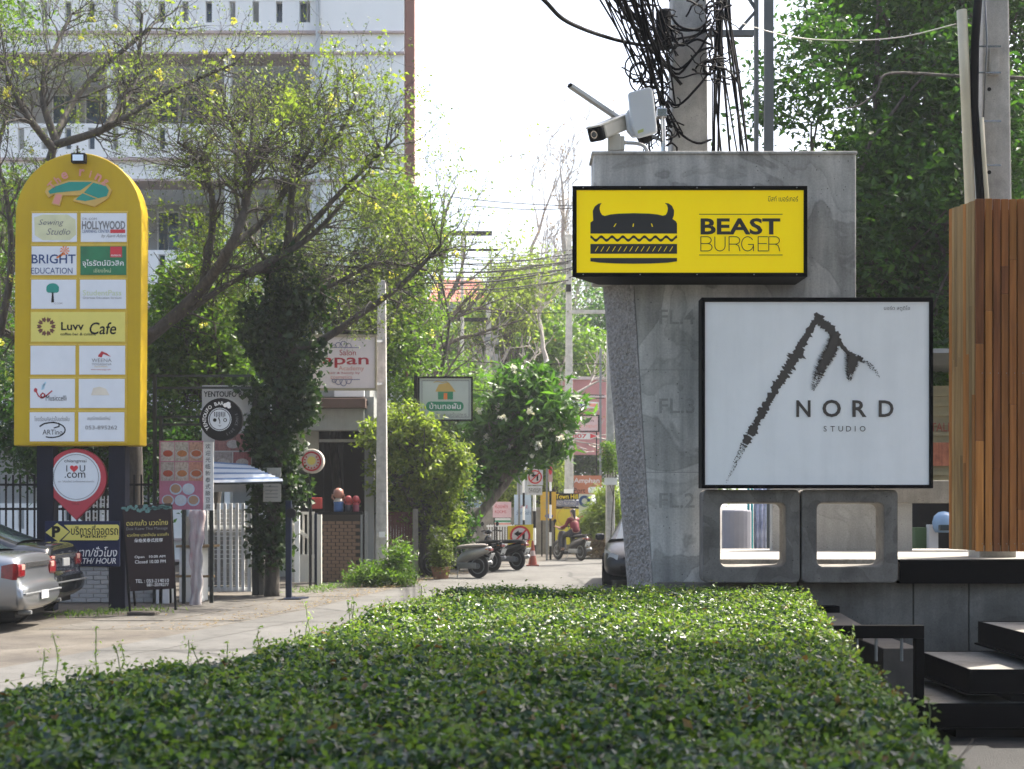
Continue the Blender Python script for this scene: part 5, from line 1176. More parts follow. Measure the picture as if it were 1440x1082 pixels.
# ================================================================== vehicles
def loft(rings, close=True):
    m = len(rings[0]); V_ = [p for r_ in rings for p in r_]; F_ = []
    for i in range(len(rings)-1):
        for j in range(m-1): F_.append((i*m+j, i*m+j+1, (i+1)*m+j+1, (i+1)*m+j))
    if close: F_.append(tuple(range(m))); F_.append(tuple((len(rings)-1)*m+j for j in range(m-1, -1, -1)))
    return V_, F_
def sub(o, n=2):
    s = o.modifiers.new('sub', 'SUBSURF'); s.levels = n; s.render_levels = n; return o
M_PLATE = plain('plate_white', (.42, .43, .43), .5)
def car(label, loc, rz, paint, rear_plate, group=None, deck=1.06, roof=1.46):
    c = thing('parked_car', label, 'car', loc, group, rz); L = 4.4
    st = [(0, .74, .36, .56, .60), (.03, .79, .31, .60, .64), (.07, .81, .29, .62, .66), (.10, .81, .27, .67, .70), (.115, .80, .26, .90, deck-.05), (.16, .81, .25, .96, deck-.005), (.55, .84, .22, .97, deck+.01), (1.0, .85, .2, .96, deck+.0),
          (1.6, .86, .2, .95, .99), (2.4, .86, .2, .94, .98), (3.1, .86, .2, .93, .98), (3.6, .85, .2, .88, .93), (4.05, .82, .21, .77, .82), (4.28, .76, .24, .66, .70), (4.36, .70, .3, .58, .62), (4.4, .62, .36, .5, .54)]
    rings = []
    for x, w, zb_, zs_, zt2 in st:
        half = [(w*.80, zb_), (w*.965, zb_+.09), (w, zb_+(zs_-zb_)*.45), (w*.985, zs_-.09), (w*.94, zs_), (w*.78, zt2-.01), (w*.4, zt2+.008)]
        rings.append([(x-L/2, -y, z) for y, z in half]+[(x-L/2, y, z) for y, z in reversed(half)])
    rings = [r_+[r_[0]] for r_ in rings]
    V_, F_ = loft(rings, False); nn = len(rings[0])-1
    mb = MB(); m = nn+1
    V_ = [r_[j] for r_ in rings for j in range(nn)]; F_ = [(i*nn+j, i*nn+(j+1) % nn, (i+1)*nn+(j+1) % nn, (i+1)*nn+j) for i in range(len(rings)-1) for j in range(nn)]
    F_ += [tuple(range(nn)), tuple((len(rings)-1)*nn+j for j in range(nn-1, -1, -1))]
    sub(mb.add(V_, F_).build('body', paint, c, smooth=True, local=True), 2)
    # greenhouse
    gs_ = [(.62, .74, deck+.03), (1.0, .745, 1.26), (1.40, .735, roof-.03), (1.9, .73, roof), (2.5, .73, roof-.01), (2.95, .735, 1.24), (3.42, .74, .99)]
    rings = []
    for x, w, zt2 in gs_:
        k = (zt2-.95)/(roof-.95); wt = w-.16*k
        half = [(w+.02, .90), (w, .97), (wt, max(.98, zt2-.07)), (wt*.88, max(.985, zt2-.012)), (wt*.4, zt2+.012)]
        rings.append([(x-L/2, -y, z) for y, z in half]+[(x-L/2, y, z) for y, z in reversed(half)])
    nn = len(rings[0]); V_ = [p for r_ in rings for p in r_]; F_ = []; mi = []
    mb = MB()
    for i in range(len(rings)-1):
        for j in range(nn-1):
            top = j in (3, 4, 5); side = j in (1, 7)
            paintf = (top and 2 <= i <= 3) or (not top and not side) or (side and i in (0,)) or j in (2, 6)
            F_.append((i*nn+j, i*nn+j+1, (i+1)*nn+j+1, (i+1)*nn+j)); mi.append(0 if paintf else 1)
    mb.add(V_, F_); mb.m = mi
    sub(mb.build('cabin', [paint, M_GLASS], c, smooth=True, local=True), 2)
    for sx, x in ((1, .78), (1, 3.45), (-1, .78), (-1, 3.45)):
        wh = MB().lathe([(.20, -.10), (.295, -.10), (.315, -.07), (.315, .07), (.295, .10), (.20, .10)], (x-L/2, sx*.77, .315), 28, 'y').build('wheel', M_RUBBER, c, local=True, bevel=.01)
        MB().lathe([(.05, .085), (.19, .075), (.205, .098), (.21, .05), (.21, -.05), (.05, -.05)], (x-L/2, sx*.77, .315), 20, 'y').build('rim', M_GREYMET, wh, local=True)
        MB().lathe([(.36, -.02), (.36, .0), (.33, .004)], (x-L/2, sx*.865-(.0 if sx > 0 else -.016), .33), 28, 'y').build('wheel_arch', M_INK, c, local=True)
    M_TL = plain('tail_red', (.17, .006, .009), .15, 0, .5, 14, 0, .6, .5); M_AMB = plain('tail_pale', (.5, .3, .25), .15, 0, .2, 10, 0, .6, .5)
    for sy in (-1, 1):
        MB().add([(.30-L/2, sy*.838, .74), (.30-L/2, sy*.828, .90), (.14-L/2, sy*.828, .93), (.10-L/2, sy*.79, .93), (.10-L/2, sy*.79, .71), (.15-L/2, sy*.835, .71)], [(0, 1, 2, 5), (5, 2, 3, 4)]).build('tail_light', M_TL, c, local=True)
        MB().boxb(.075-L/2, .14-L/2, min(sy*.52, sy*.795), max(sy*.52, sy*.795), .73, .915).build('tail_light', M_TL, c, local=True, bevel=.05)
        MB().boxb(.07-L/2, .10-L/2, min(sy*.55, sy*.68), max(sy*.55, sy*.68), .83, .91).build('reverse_lamp', M_AMB, c, local=True, bevel=.01)
        MB().add([(4.02-L/2, sy*.80, .66), (4.0-L/2, sy*.80, .78), (4.28-L/2, sy*.66, .73), (4.38-L/2, sy*.50, .68), (4.38-L/2, sy*.52, .58), (4.27-L/2, sy*.73, .60)], [(0, 1, 2, 5), (5, 2, 3, 4)]).build('headlight', plain('lamp_clear', (.5, .52, .55), .08, .3, .1), c, local=True)
        mr = MB().boxb(2.95-L/2, 3.1-L/2, min(sy*.86, sy*1.05), max(sy*.86, sy*1.05), .95, 1.09).build('wing_mirror', paint, c, local=True, bevel=.04)
        MB().boxb(2.5-L/2, 2.56-L/2, sy*.865-.01, sy*.865+.01, .80, .83).build('door_handle', paint, c, local=True)
    MB().boxb(.085-L/2, .115-L/2, -.5, .5, .86, .93).build('boot_garnish', plain('garnish', (.2, .2, .2), .2, .8), c, local=True, bevel=.01)
    MB().boxb(-.012-L/2, .03-L/2, -.76, .76, .50, .525).build('bumper_strip', M_GREYMET, c, local=True, bevel=.008)
    MB().boxb(.2-L/2, .5-L/2, -.6, .6, .18, .30).build('underbody', M_INK, c, local=True); MB().boxb(.6-L/2, 4-L/2, -.7, .7, .15, .4).build('chassis', M_INK, c, local=True)
    zp = rear_plate
    pl = MB().boxb(-.022-L/2 if zp < .7 else .07-L/2, -.006-L/2 if zp < .7 else .10-L/2, -.15, .15, zp-.06, zp+.06).build('number_plate', M_PLATE, c, local=True, bevel=.004)
    MB().boxb(4.385-L/2, 4.41-L/2, -.17, .17, .42, .5).build('number_plate', M_PLATE, c, local=True)
    MB().boxb(4.33-L/2, 4.402-L/2, -.46, .46, .36, .47).build('lower_grille', M_INK, c, local=True, bevel=.01); MB().boxb(4.30-L/2, 4.385-L/2, -.40, .40, .585, .64).build('grille', M_INK, c, local=True, bevel=.01)
    MB().tube([(.02-L/2, .45, .25), (.3-L/2, .45, .25)], .03, 10).build('exhaust', M_GREYMET, c, local=True)
    return c
P_SIL = plain('car_silver', (.25, .265, .285), .28, .75, .04, 2, 0, .5, 1.0); P_BLK = plain('car_black', (.012, .014, .016), .18, .2, .05, 2, 0, .5, 1.0); P_DGR = plain('car_graphite', (.012, .012, .013), .35, 0, .05, 2, 0, .35, .25)
car('silver sedan backed to the road beside a black sedan', (-8.75, 19.9, 0), math.pi, P_SIL, .47)
car('glossy black sedan parked in front of the navy parking board', (-8.97, 21.85, .04), math.pi, P_BLK, .80, None, 1.1, 1.5)
car('dark graphite car facing the camera beyond the concrete pylon', (2.93, 31.1, 0), R(-97), P_DGR, .8)

def scooter(label, loc, rz, shell, trim, group='scooters'):
    s = thing('motor_scooter', label, 'scooter', loc, group, rz)
    for x, nm in ((.63, 'front_wheel'), (-.60, 'rear_wheel')):
        w = MB().lathe([(.19, -.028), (.24, -.04), (.272, -.025), (.28, 0), (.272, .025), (.24, .04), (.19, .028)], (x, 0, .28), 24, 'y').build(nm, M_RUBBER, s, local=True, smooth=True)
        MB().lathe([(.03, .05), (.06, .055), (.07, .02), (.18, .03), (.185, 0), (.18, -.03), (.07, -.02), (.06, -.055), (.03, -.05)], (x, 0, .28), 20, 'y').build('rim', M_GREYMET, w, local=True)
    def lf(nm, secs, m, n=2):
        rings = []
        for cx2, cz2, hw, hh in secs: rings.append([(cx2+0, hw*math.cos(R(a)), cz2+hh*math.sin(R(a))) for a in range(0, 360, 45)])
        k = 8; V_ = [p for r_ in rings for p in r_]; F_ = [(i*k+j, i*k+(j+1) % k, (i+1)*k+(j+1) % k, (i+1)*k+j) for i in range(len(rings)-1) for j in range(k)]+[tuple(range(k)), tuple((len(rings)-1)*k+j for j in range(k-1, -1, -1))]
        return sub(MB().add(V_, F_).build(nm, m, s, local=True, smooth=True), 1)
    lf('rear_body', [(-.95, .70, .04, .04), (-.88, .66, .12, .09), (-.6, .58, .17, .14), (-.3, .52, .16, .17), (-.1, .40, .13, .14), (.02, .30, .10, .06)], shell)
    lf('seat', [(-.86, .77, .05, .02), (-.75, .765, .13, .05), (-.4, .74, .15, .06), (-.12, .72, .11, .055), (0, .69, .04, .02)], trim)
    lf('floorboard', [(-.1, .25, .12, .05), (.1, .22, .17, .045), (.3, .23, .17, .05), (.38, .30, .12, .05)], M_DARK)
    mb = MB(); rings = []
    for z, x, w in ((.24, .36, .17), (.45, .41, .20), (.65, .44, .21), (.82, .42, .17), (.90, .40, .11)): rings.append([(x-.03, -w, z), (x+.05, -w*.6, z), (x+.08, 0, z), (x+.05, w*.6, z), (x-.03, w, z), (x-.05, 0, z)])
    V_ = [p for r_ in rings for p in r_]; F_ = [(i*6+j, i*6+(j+1) % 6, (i+1)*6+(j+1) % 6, (i+1)*6+j) for i in range(4) for j in range(6)]+[tuple(range(6)), tuple(24+j for j in range(5, -1, -1))]
    sub(mb.add(V_, F_).build('leg_shield', shell, s, local=True, smooth=True), 1)
    lf('front_fender', [(.42, .50, .03, .03), (.52, .57, .07, .04), (.66, .58, .075, .04), (.82, .50, .06, .04), (.9, .40, .03, .03)], shell)
    lf('head_cowl', [(.30, .98, .05, .04), (.36, .98, .13, .07), (.46, .97, .12, .07), (.53, .96, .05, .05)], shell)
    MB().tube([(.55, 0, .96), (.56, 0, .96)], .06, 14).build('headlight', plain('lamp_clear', (.5, .52, .55)), s, local=True)
    for sy in (-1, 1):
        MB().tube([(.62, sy*.075, .29), (.47, sy*.06, .66)], .022, 8).build('fork_leg', M_GREYMET, s, local=True)
        MB().tube([(.40, sy*.05, .99), (.36, sy*.22, 1.02), (.30, sy*.36, 1.0)], .014, 6).build('handlebar', M_DARK, s, local=True); MB().tube([(.33, sy*.27, 1.012), (.29, sy*.38, .998)], .02, 8).build('grip', M_RUBBER, s, local=True)
        MB().tube([(.36, sy*.2, 1.02), (.37, sy*.27, 1.16)], .006, 5).build('mirror_stem', M_DARK, s, local=True); MB().lathe([(.055, -.012), (.06, 0), (.04, .018)], (.365, sy*.29, 1.19), 14, 'x').build('mirror', M_DARK, s, local=True)
        MB().boxb(-.9, -.84, sy*.10-.02, sy*.10+.02, .66, .685).build('indicator', plain('amber_lens', (.28, .09, .02), .2), s, local=True, bevel=.01)
    MB().boxb(-.965, -.90, -.07, .07, .63, .70).build('tail_light', plain('tail_red', (.45, .008, .012)), s, local=True, bevel=.015)
    MB().add([(-.93, -.085, .44), (-.93, .085, .44), (-1.0, .085, .58), (-1.0, -.085, .58), (-.92, -.085, .44), (-.92, .085, .44), (-.99, .085, .585), (-.99, -.085, .585)], [(0, 1, 2, 3), (7, 6, 5, 4), (0, 4, 5, 1), (2, 6, 7, 3), (1, 5, 6, 2), (0, 3, 7, 4)]).build('number_plate', M_PLATE, s, local=True)
    lf('rear_mudguard', [(-.96, .46, .05, .03), (-.88, .52, .07, .03), (-.7, .56, .07, .03)], M_DARK)
    MB().tube([(-.15, -.15, .26), (-.45, -.17, .27), (-.85, -.19, .36)], [.03, .055, .05], 10).build('exhaust', M_GREYMET, s, local=True, smooth=True)
    MB().boxb(-.62, -.1, .06, .14, .22, .36).build('engine_case', M_GREYMET, s, local=True, bevel=.03)
    MB().tube([(-.88, -.14, .80), (-1.0, -.1, .80), (-1.0, .1, .80), (-.88, .14, .80)], .012, 6).build('grab_rail', M_DARK, s, local=True)
    MB().tube([(-.15, .14, .25), (-.2, .28, .02)], .012, 6).build('side_stand', M_GREYMET, s, local=True)
    return s
S_GREY = plain('scooter_beige', (.30, .29, .27), .3, .3, .06, 3, 0, .5, .6); S_BLK = plain('scooter_black', (.012, .012, .014), .25, .2, .06, 3, 0, .5, .6); S_CHAR = plain('scooter_charcoal', (.05, .05, .055), .3, .3, .06, 3, 0, .5, .6)
M_SEATB = plain('seat_black', (.015, .015, .016), .6); M_SEATT = plain('seat_tan', (.22, .20, .18), .6)
d = 33.2; scooter('beige scooter parked beside a striped post under the bush', (X(641, d), d, 0), R(152), S_GREY, M_SEATT)
d = 37.2; scooter('black scooter parked between the beige scooter and the traffic cone', (X(703, d), d, 0), R(138), S_BLK, M_SEATB)
scooter('black scooter standing in shade behind the beige scooter', (X(668, 36.5), 36.5, 0), R(140), S_BLK, M_SEATB)
RZ = R(122); dR = 43.2; RX = X(801, dR)
scooter('charcoal scooter ridden up the road by a person in red', (RX, dR, 0), RZ, S_CHAR, M_SEATB, None)

# ------------------------------------------------------------------ rider
def skin(name, verts, edges, mat, parent, lvl=2, root=0):
    me = bpy.data.meshes.new(name); me.from_pydata([v[0] for v in verts], edges, []); me.materials.append(mat)
    o = bpy.data.objects.new(name, me); col.objects.link(o); o.parent = parent
    m = o.modifiers.new('skin', 'SKIN'); sub(o, lvl)
    me.skin_vertices.new() if not len(me.skin_vertices) else None
    for i, v in enumerate(verts):
        r_ = v[1]; me.skin_vertices[0].data[i].radius = r_ if hasattr(r_, '__len__') else (r_, r_)
    me.skin_vertices[0].data[root].use_root = True
    m.use_smooth_shade = True
    return o
per = thing('person', 'person in a red top riding the charcoal scooter, dark hair tied back', 'person', (RX, dR, 0), None, RZ)
M_SKIN = plain('skin', (.35, .20, .13), .5, 0, .05); M_HAIR = plain('hair_black', (.012, .010, .009), .5); M_TOP = plain('red_top', (.13, .006, .016), .75, 0, .2, 6); M_TROU = plain('dark_trousers', (.02, .02, .025), .8)
bv = [((-.30, 0, .86), (.13, .12)), ((-.27, 0, 1.02), (.12, .105)), ((-.22, 0, 1.18), (.13, .11)), ((-.19, 0, 1.28), (.10, .09)), ((-.17, 0, 1.345), (.045, .045)), ((-.15, 0, 1.42), (.07, .075)), ((-.14, 0, 1.50), (.078, .088)), ((-.145, 0, 1.56), (.05, .06))]
be = [(i, i+1) for i in range(7)]
for sy in (-1, 1):
    k = len(bv); bv += [((-.19, sy*.15, 1.25), .05), ((-.10, sy*.21, 1.03), .04), ((.12, sy*.28, .97), .033), ((.27, sy*.325, 1.02), (.022, .034))]; be += [(3, k), (k, k+1), (k+1, k+2), (k+2, k+3)]
    for f in range(4):
        q = len(bv); y = sy*(.30+.019*f); bv += [((.315, y, 1.035-.004*f), .0085), ((.335, y, 1.012), .008), ((.315, y, .99), .0075)]; be += [(k+3, q), (q, q+1), (q+1, q+2)]
    q = len(bv); bv += [((.27, sy*.285, 1.0), .009), ((.30, sy*.285, .985), .008)]; be += [(k+3, q), (q, q+1)]
    k = len(bv); bv += [((-.26, sy*.11, .84), .095), ((.08, sy*.17, .74), .07), ((.10, sy*.17, .45), .05), ((.10, sy*.17, .32), .038), ((.20, sy*.18, .285), .034), ((.27, sy*.18, .28), .026)]; be += [(0, k), (k, k+1), (k+1, k+2), (k+2, k+3), (k+3, k+4), (k+4, k+5)]
skin('body', bv, be, M_SKIN, per, 2)
tv = [((-.31, 0, .82), (.165, .15)), ((-.27, 0, 1.02), (.15, .135)), ((-.22, 0, 1.17), (.155, .135)), ((-.19, 0, 1.27), (.125, .11)), ((-.178, 0, 1.32), (.06, .06))]; te = [(0, 1), (1, 2), (2, 3), (3, 4)]
for sy in (-1, 1):
    k = len(tv); tv += [((-.19, sy*.155, 1.24), .068), ((-.10, sy*.21, 1.04), .056), ((.08, sy*.265, .98), .046)]; te += [(3, k), (k, k+1), (k+1, k+2)]
skin('red_shirt', tv, te, M_TOP, per, 2)
lv = [((-.29, 0, .83), (.15, .13))]; le = []
for sy in (-1, 1):
    k = len(lv); lv += [((-.22, sy*.11, .83), .11), ((.08, sy*.17, .745), .085), ((.10, sy*.17, .46), .065), ((.10, sy*.17, .36), .055)]; le += [(0, k), (k, k+1), (k+1, k+2), (k+2, k+3)]
skin('trousers', lv, le, M_TROU, per, 2)
skin('hair', [((-.165, 0, 1.555), (.085, .09)), ((-.185, 0, 1.48), (.088, .092)), ((-.235, 0, 1.42), (.05, .05)), ((-.27, 0, 1.30), (.035, .04)), ((-.275, 0, 1.16), (.018, .02))], [(0, 1), (1, 2), (2, 3), (3, 4)], M_HAIR, per, 2)
for sy in (-1, 1):
    MB().lathe([(.012, -.008), (.022, 0), (.012, .01)], (-.15, sy*.078, 1.47), 8, 'y').build('ear', M_SKIN, per, local=True)
    MB().lathe([(.004, -.004), (.012, 0), (.004, .006)], (-.075, sy*.03, 1.485), 8, 'x').build('eye', M_INK, per, local=True)
    sub(MB().boxb(.05, .30, sy*.18-.045, sy*.18+.045, .255, .31).build('sandal', M_DARK, per, local=True, bevel=.02), 1)
MB().add([(-.07, -.014, 1.455), (-.07, .014, 1.455), (-.05, 0, 1.45), (-.072, 0, 1.495)], [(0, 1, 2), (0, 2, 3), (1, 3, 2)]).build('nose', M_SKIN, per, local=True)
MB().boxb(-.078, -.066, -.025, .025, 1.425, 1.433).build('mouth', M_RED, per, local=True)

# ================================================================== road signs down the street
def nolturn(parent, cx, cy, r, d):
    MB().ring(cx, cy, d-.006, r*.8, r, .006, 28).build('red_ring', M_RED, parent); MB().disc(cx, cy, d-.004, r*.8, .004, 24).build('white_field', plain('sign_pinkwhite', (.62, .56, .55), .4), parent)
    mb = MB(); mb.pprism([(cx+r*.2, cy+r*.55), (cx+r*.45, cy+r*.55), (cx+r*.45, cy-r*.35), (cx-r*.15, cy-r*.35), (cx-r*.15, cy-r*.55), (cx-r*.6, cy-r*.2), (cx-r*.15, cy+r*.1), (cx-r*.15, cy-r*.08), (cx+r*.2, cy-r*.08)], d-.009, .004); mb.build('arrow_mark', M_INK, parent)
    mb = MB(); mb.pprism([(cx-r*.62, cy+r*.5), (cx-r*.5, cy+r*.62), (cx+r*.62, cy-r*.5), (cx+r*.5, cy-r*.62)], d-.013, .003); mb.build('slash_mark', M_RED, parent)
ts = thing('road_sign', 'square white no left turn sign with text plate on a striped post', 'sign', W(752, 780, 42))
M_SGW = plain('sign_white', (.6, .61, .62), .4)
MB().pr(741.5, 660, 763.5, 682.5, 42, .02).build('sign_plate', M_SGW, ts); nolturn(ts, 752.5, 671, 9.8, 42); MB().pr(742, 683.5, 762.5, 696.5, 42, .02).build('text_plate', M_SGW, ts); text('ตลอดเวลา', 752, 690, 42, 6, M_INK, ts, w=17)
for k in range(6):
    z = 3.0/6; MB().lathe([(.045, 0), (.045, z-.001)], (X(751.5, 42.1), 42.1, k*z), 8).build('post_band', M_WHITE if k % 2 else M_INK, ts)
ty = thing('road_sign', 'yellow square no left turn sign standing low behind the traffic cone', 'sign', W(732, 786, 40.3))
MB().pprism([(714, 740), (750, 737.5), (749.5, 770.5), (714, 769)], 40.3, .03).build('sign_plate', plain('sign_bright_yellow', (.75, .58, .03), .4), ty); nolturn(ty, 731.5, 754, 14.5, 40.3)
for px in (737, 720): MB().boxb(X(px, 40.4)-.02, X(px, 40.4)+.02, 40.34, 40.38, 0, Z(765, 40.4)).build('leg', M_INK, ty)
for px, py0, d_, lb in ((736.5, 655, 42.6, 'black and white striped post left of the white no left turn sign'), (774, 652, 43.5, 'black and white striped post carrying the small red warning plate')):
    zp = zebra_post(px, py0, d_, 3.2, lb)
    MB().pr(px-4 if px < 750 else px-3, py0-2, px+4 if px < 750 else px+3, py0+(6 if px < 750 else 26), d_-.06, .02).build('plate', M_SGW if px < 750 else plain('sign_faded', (.5, .33, .3), .5), zp)
    if px > 750: MB().disc(px, 662, d_-.067, 2.4, .006, 14, 0, 6).build('red_mark', M_RED, zp)
sr = thing('street_shelter', 'small grey roofed notice shelter above the white no left turn sign', 'shelter', W(742, 790, 43.2))
MB().add([W(728, 652, 42.6), W(772, 652, 42.6), W(764, 640, 43.6), W(735, 640, 43.6), W(728, 654, 42.6), W(772, 654, 42.6), W(764, 642, 43.6), W(735, 642, 43.6)], [(0, 1, 2, 3), (7, 6, 5, 4), (0, 4, 5, 1), (2, 6, 7, 3), (1, 5, 6, 2), (0, 3, 7, 4)]).build('roof', M_GREYMET, sr)
MB().pr(740, 653, 758, 658, 42.9, .1).build('lamp_box', plain('cream_box', (.6, .58, .45)), sr)
for px in (730, 769): MB().boxb(X(px, 43)-.03, X(px, 43)+.03, 43.0, 43.06, 0, Z(653, 43)).build('post', M_GREYMET, sr)
cn_ = thing('traffic_cone', 'faded orange traffic cone with a pale band on the road edge', 'cone', W(749, 796, 39.3))
b_ = Vector((X(749, 39.3), 39.3, 0)); MB().boxb(b_.x-.17, b_.x+.17, b_.y-.17, b_.y+.17, .004, .035).build('base', plain('cone_red', (.32, .06, .03), .6), cn_)
for r0, r1, z0, z1, m in ((.125, .085, .036, .28, plain('cone_red', (.32, .06, .03))), (.084, .062, .281, .42, plain('cone_band', (.55, .42, .38), .6)), (.061, .025, .421, .70, plain('cone_red', (.32, .06, .03)))): MB().lathe([(r0, z0), (r1, z1)], b_, 18).build('section', m, cn_)
def board(name, label, r_, d_, m, legs=True, cat='sign', frame=None, th=.05):
    t = thing(name, label, cat, W((r_[0]+r_[2])/2, 790, d_)); t.location.z = 0
    MB().pr(*r_, d_, th).build('panel', m, t)
    if legs:
        for px in (r_[0]+2, r_[2]-2): MB().boxb(X(px, d_)-.02, X(px, d_)+.02, d_+th+.001, d_+th+.041, 0, Z(r_[1]+2, d_)).build('leg', M_DARK, t)
    return t
D_ = 45.5
t = board('advert_board', 'pink and white advert board in front of the railings', (693, 706, 719, 728), 44.5, plain('board_pink', (.60, .42, .45), .5, 0, .12, 3)); text('ห้องพัก', 705, 712, 44.5, 6, M_REDP, t, w=18); text('ROOMS', 704, 720, 44.5, 4, M_REDP, t, w=16)
t = board('advert_board', 'white board with green and red stripes under the pink board', (696, 729, 718, 741), 44.4, M_SGW)
MB().pr(696, 732, 718, 734.5, 44.395, .004).build('stripe', M_GRNP, t); MB().pr(696, 736, 718, 738, 44.395, .004).build('stripe', M_PINK, t)
t = board('advert_board', 'pale blue poster board between the two striped posts', (723, 696, 747, 738), 45, dirty('poster_blue', (.42, .52, .60), (.2, .33, .45), .7, .5, 1.5)); text('SALE', 736, 713, 45, 4, M_REDP, t, w=13); text('ว่างให้เช่า', 736, 721, 45, 6, M_BLU, t, w=20)
t = board('advert_board', 'grey blank notice panel behind the pale blue poster', (727, 676, 742, 712), 45.6, plain('panel_grey', (.33, .34, .33), .6))
t = board('advert_board', 'orange yellow restaurant board beside the red warning plate', (760, 692, 782, 732), 46, plain('board_orange', (.62, .36, .03), .5, 0, .1)); 
for k in range(5): MB().pr(764, 698+k*4, 778-k, 699.5+k*4, 45.995, .004).build('print_line', M_TAN, t)
MB().disc(772, 726, 45.995, 6, .004, 14, 0, 3).build('oval_mark', M_VIO, t)
t = board('town_hill_board', 'black yellow and blue stacked restaurant board behind the rider', (780, 716, 814, 766), 46.5, plain('board_yellow', (.72, .62, .06), .5, 0, .08))
MB().pr(780, 694, 814, 703, 46.5, .05).build('name_panel', M_INK, t); text('Town Hill', 797, 698.5, 46.5, 6.5, plain('sign_bright_yellow', (.75, .58, .03)), t, w=31, bold=.02)
MB().pr(780, 704, 814, 712, 46.5, .05).build('subtitle_panel', plain('slate_panel', (.16, .17, .26), .5), t); text('RESTAURANT', 797, 708, 46.5, 5, M_SGW, t, w=28); MB().pr(780, 712.5, 814, 715.5, 46.5, .05).build('strip_panel', M_INK, t)
MB().ring(797, 727, 46.49, 12.6, 13.4, .004).build('oval_mark', M_TAN, t)
t = board('advert_banner', 'tilted pale banner with a round blue emblem beside the yellow board', (814, 695, 832, 733), 46.2, dirty('banner_mixed', (.58, .58, .50), (.30, .32, .14), .8, .5, 1.5)); MB().ring(822, 705, 46.19, 4, 8, .004).build('ring_mark', M_BLU, t); MB().pr(815, 726, 830, 732, 46.19, .005).build('strip_mark', M_REDP, t)
t = board('guest_house_sign', 'weathered orange and white guest house sign above the grass', (807, 669, 846, 696), 49, dirty('sign_rust', (.42, .17, .10), (.30, .10, .06), .6)); text('Amphan', 825, 677, 49, 9, M_SGW, t, w=36, bold=.01); text('Port', 815, 690, 49, 7, M_INK, t, w=16); MB().pprism(rrect(827, 685, 845, 694, 3), 48.99, .005).build('white_patch', M_SGW, t)
t = board('arrow_sign_stack', 'stack of pink and white arrow direction boards on a slim post', (800, 585, 841, 606), 52, plain('board_rose', (.55, .40, .42), .5, 0, .1))
text('SWEET MAISON', 820, 592, 52, 3, M_INK, t, w=30); text('APARTMENT', 822, 600, 52, 4, M_PINK, t, w=36)
MB().pr(798, 583.5, 843, 585, 51.97, .03).build('frame_bar', M_INK, t); MB().pr(798, 606, 843, 607.5, 51.97, .03).build('frame_bar', M_INK, t); MB().pr(841, 585, 843, 606, 51.97, .03).build('frame_bar', M_INK, t)
MB().pprism([(800, 609), (831, 609), (842, 613.5), (831, 618), (800, 618)], 52, .04).build('arrow_panel', M_SGW, t); text('807', 815, 613.5, 52, 6, M_REDP, t, w=20, bold=.02); MB().pprism([(830, 610), (840, 613.5), (830, 617)], 51.99, .005).build('arrow_mark', M_RED, t)
MB().pprism([(800, 563), (842, 566), (842, 574), (800, 574)], 52, .04).build('number_panel', M_SGW, t); text('73', 813, 568.5, 52, 6, M_BLU, t, w=12, bold=.03); MB().pprism([(824, 567), (841, 568), (841, 573), (830, 572)], 51.99, .005).build('arrow_mark', M_PINK, t)
MB().boxb(X(843, 52), X(846, 52), 52, 52.08, 0, Z(490, 52)).build('post', M_GREYMET, t)
# street poles further down
pA = taper_pole('utility_pole', 'slender concrete utility pole rising behind the frangipani tree', 800, 49, .34, .17, Z(330, 49))
MB().pr(803, 436, 856, 441, 48.8, .12).build('cross_arm', M_POLE, pA); MB().pr(796, 400, 803, 410, 48.75, .1).build('insulator_box', M_DARK, pA); MB().pr(793, 688, 806, 696, 48.7, .02).build('paper_notice', M_WHITE, pA)
pB = taper_pole('utility_pole', 'concrete utility pole with dark cross arm and meter boxes', 687, 58, .30, .20, Z(425, 58))
MB().pr(606, 447, 686, 452, 57.7, .14).build('cross_arm', M_DARK, pB); MB().pr(681, 474, 690, 486, 57.7, .2).build('meter_box', M_GREYMET, pB); MB().pr(692, 472, 701, 484, 57.8, .2).build('meter_box', M_SHOPG, pB); MB().pr(692, 498, 700, 512, 57.8, .2).build('meter_box', M_SHOPG, pB); MB().beam(W(687, 478, 57.9), W(698, 505, 57.9), .06).build('box_rail', M_GREYMET, pB)
pC = taper_pole('utility_pole', 'utility pole with a small white plate and creeper near the pylon', 858, 41, .26, .20, Z(470, 41)); MB().pr(850, 672, 868, 682, 40.7, .02).build('white_plate', M_WHITE, pC)
pD = taper_pole('utility_pole', 'thin pole with a wide dark cross arm among the sparse branches', 650, 56, .16, .12, Z(326, 56)); MB().pr(560, 325, 692, 331, 55.8, .14).build('cross_arm', M_DARK, pD); MB().pr(585, 350, 700, 353, 55.8, .1).build('cross_arm', M_DARK, pD)
pE = taper_pole('utility_pole', 'plain grey pole behind the green house sign', 607, 50, .2, .16, Z(480, 50))
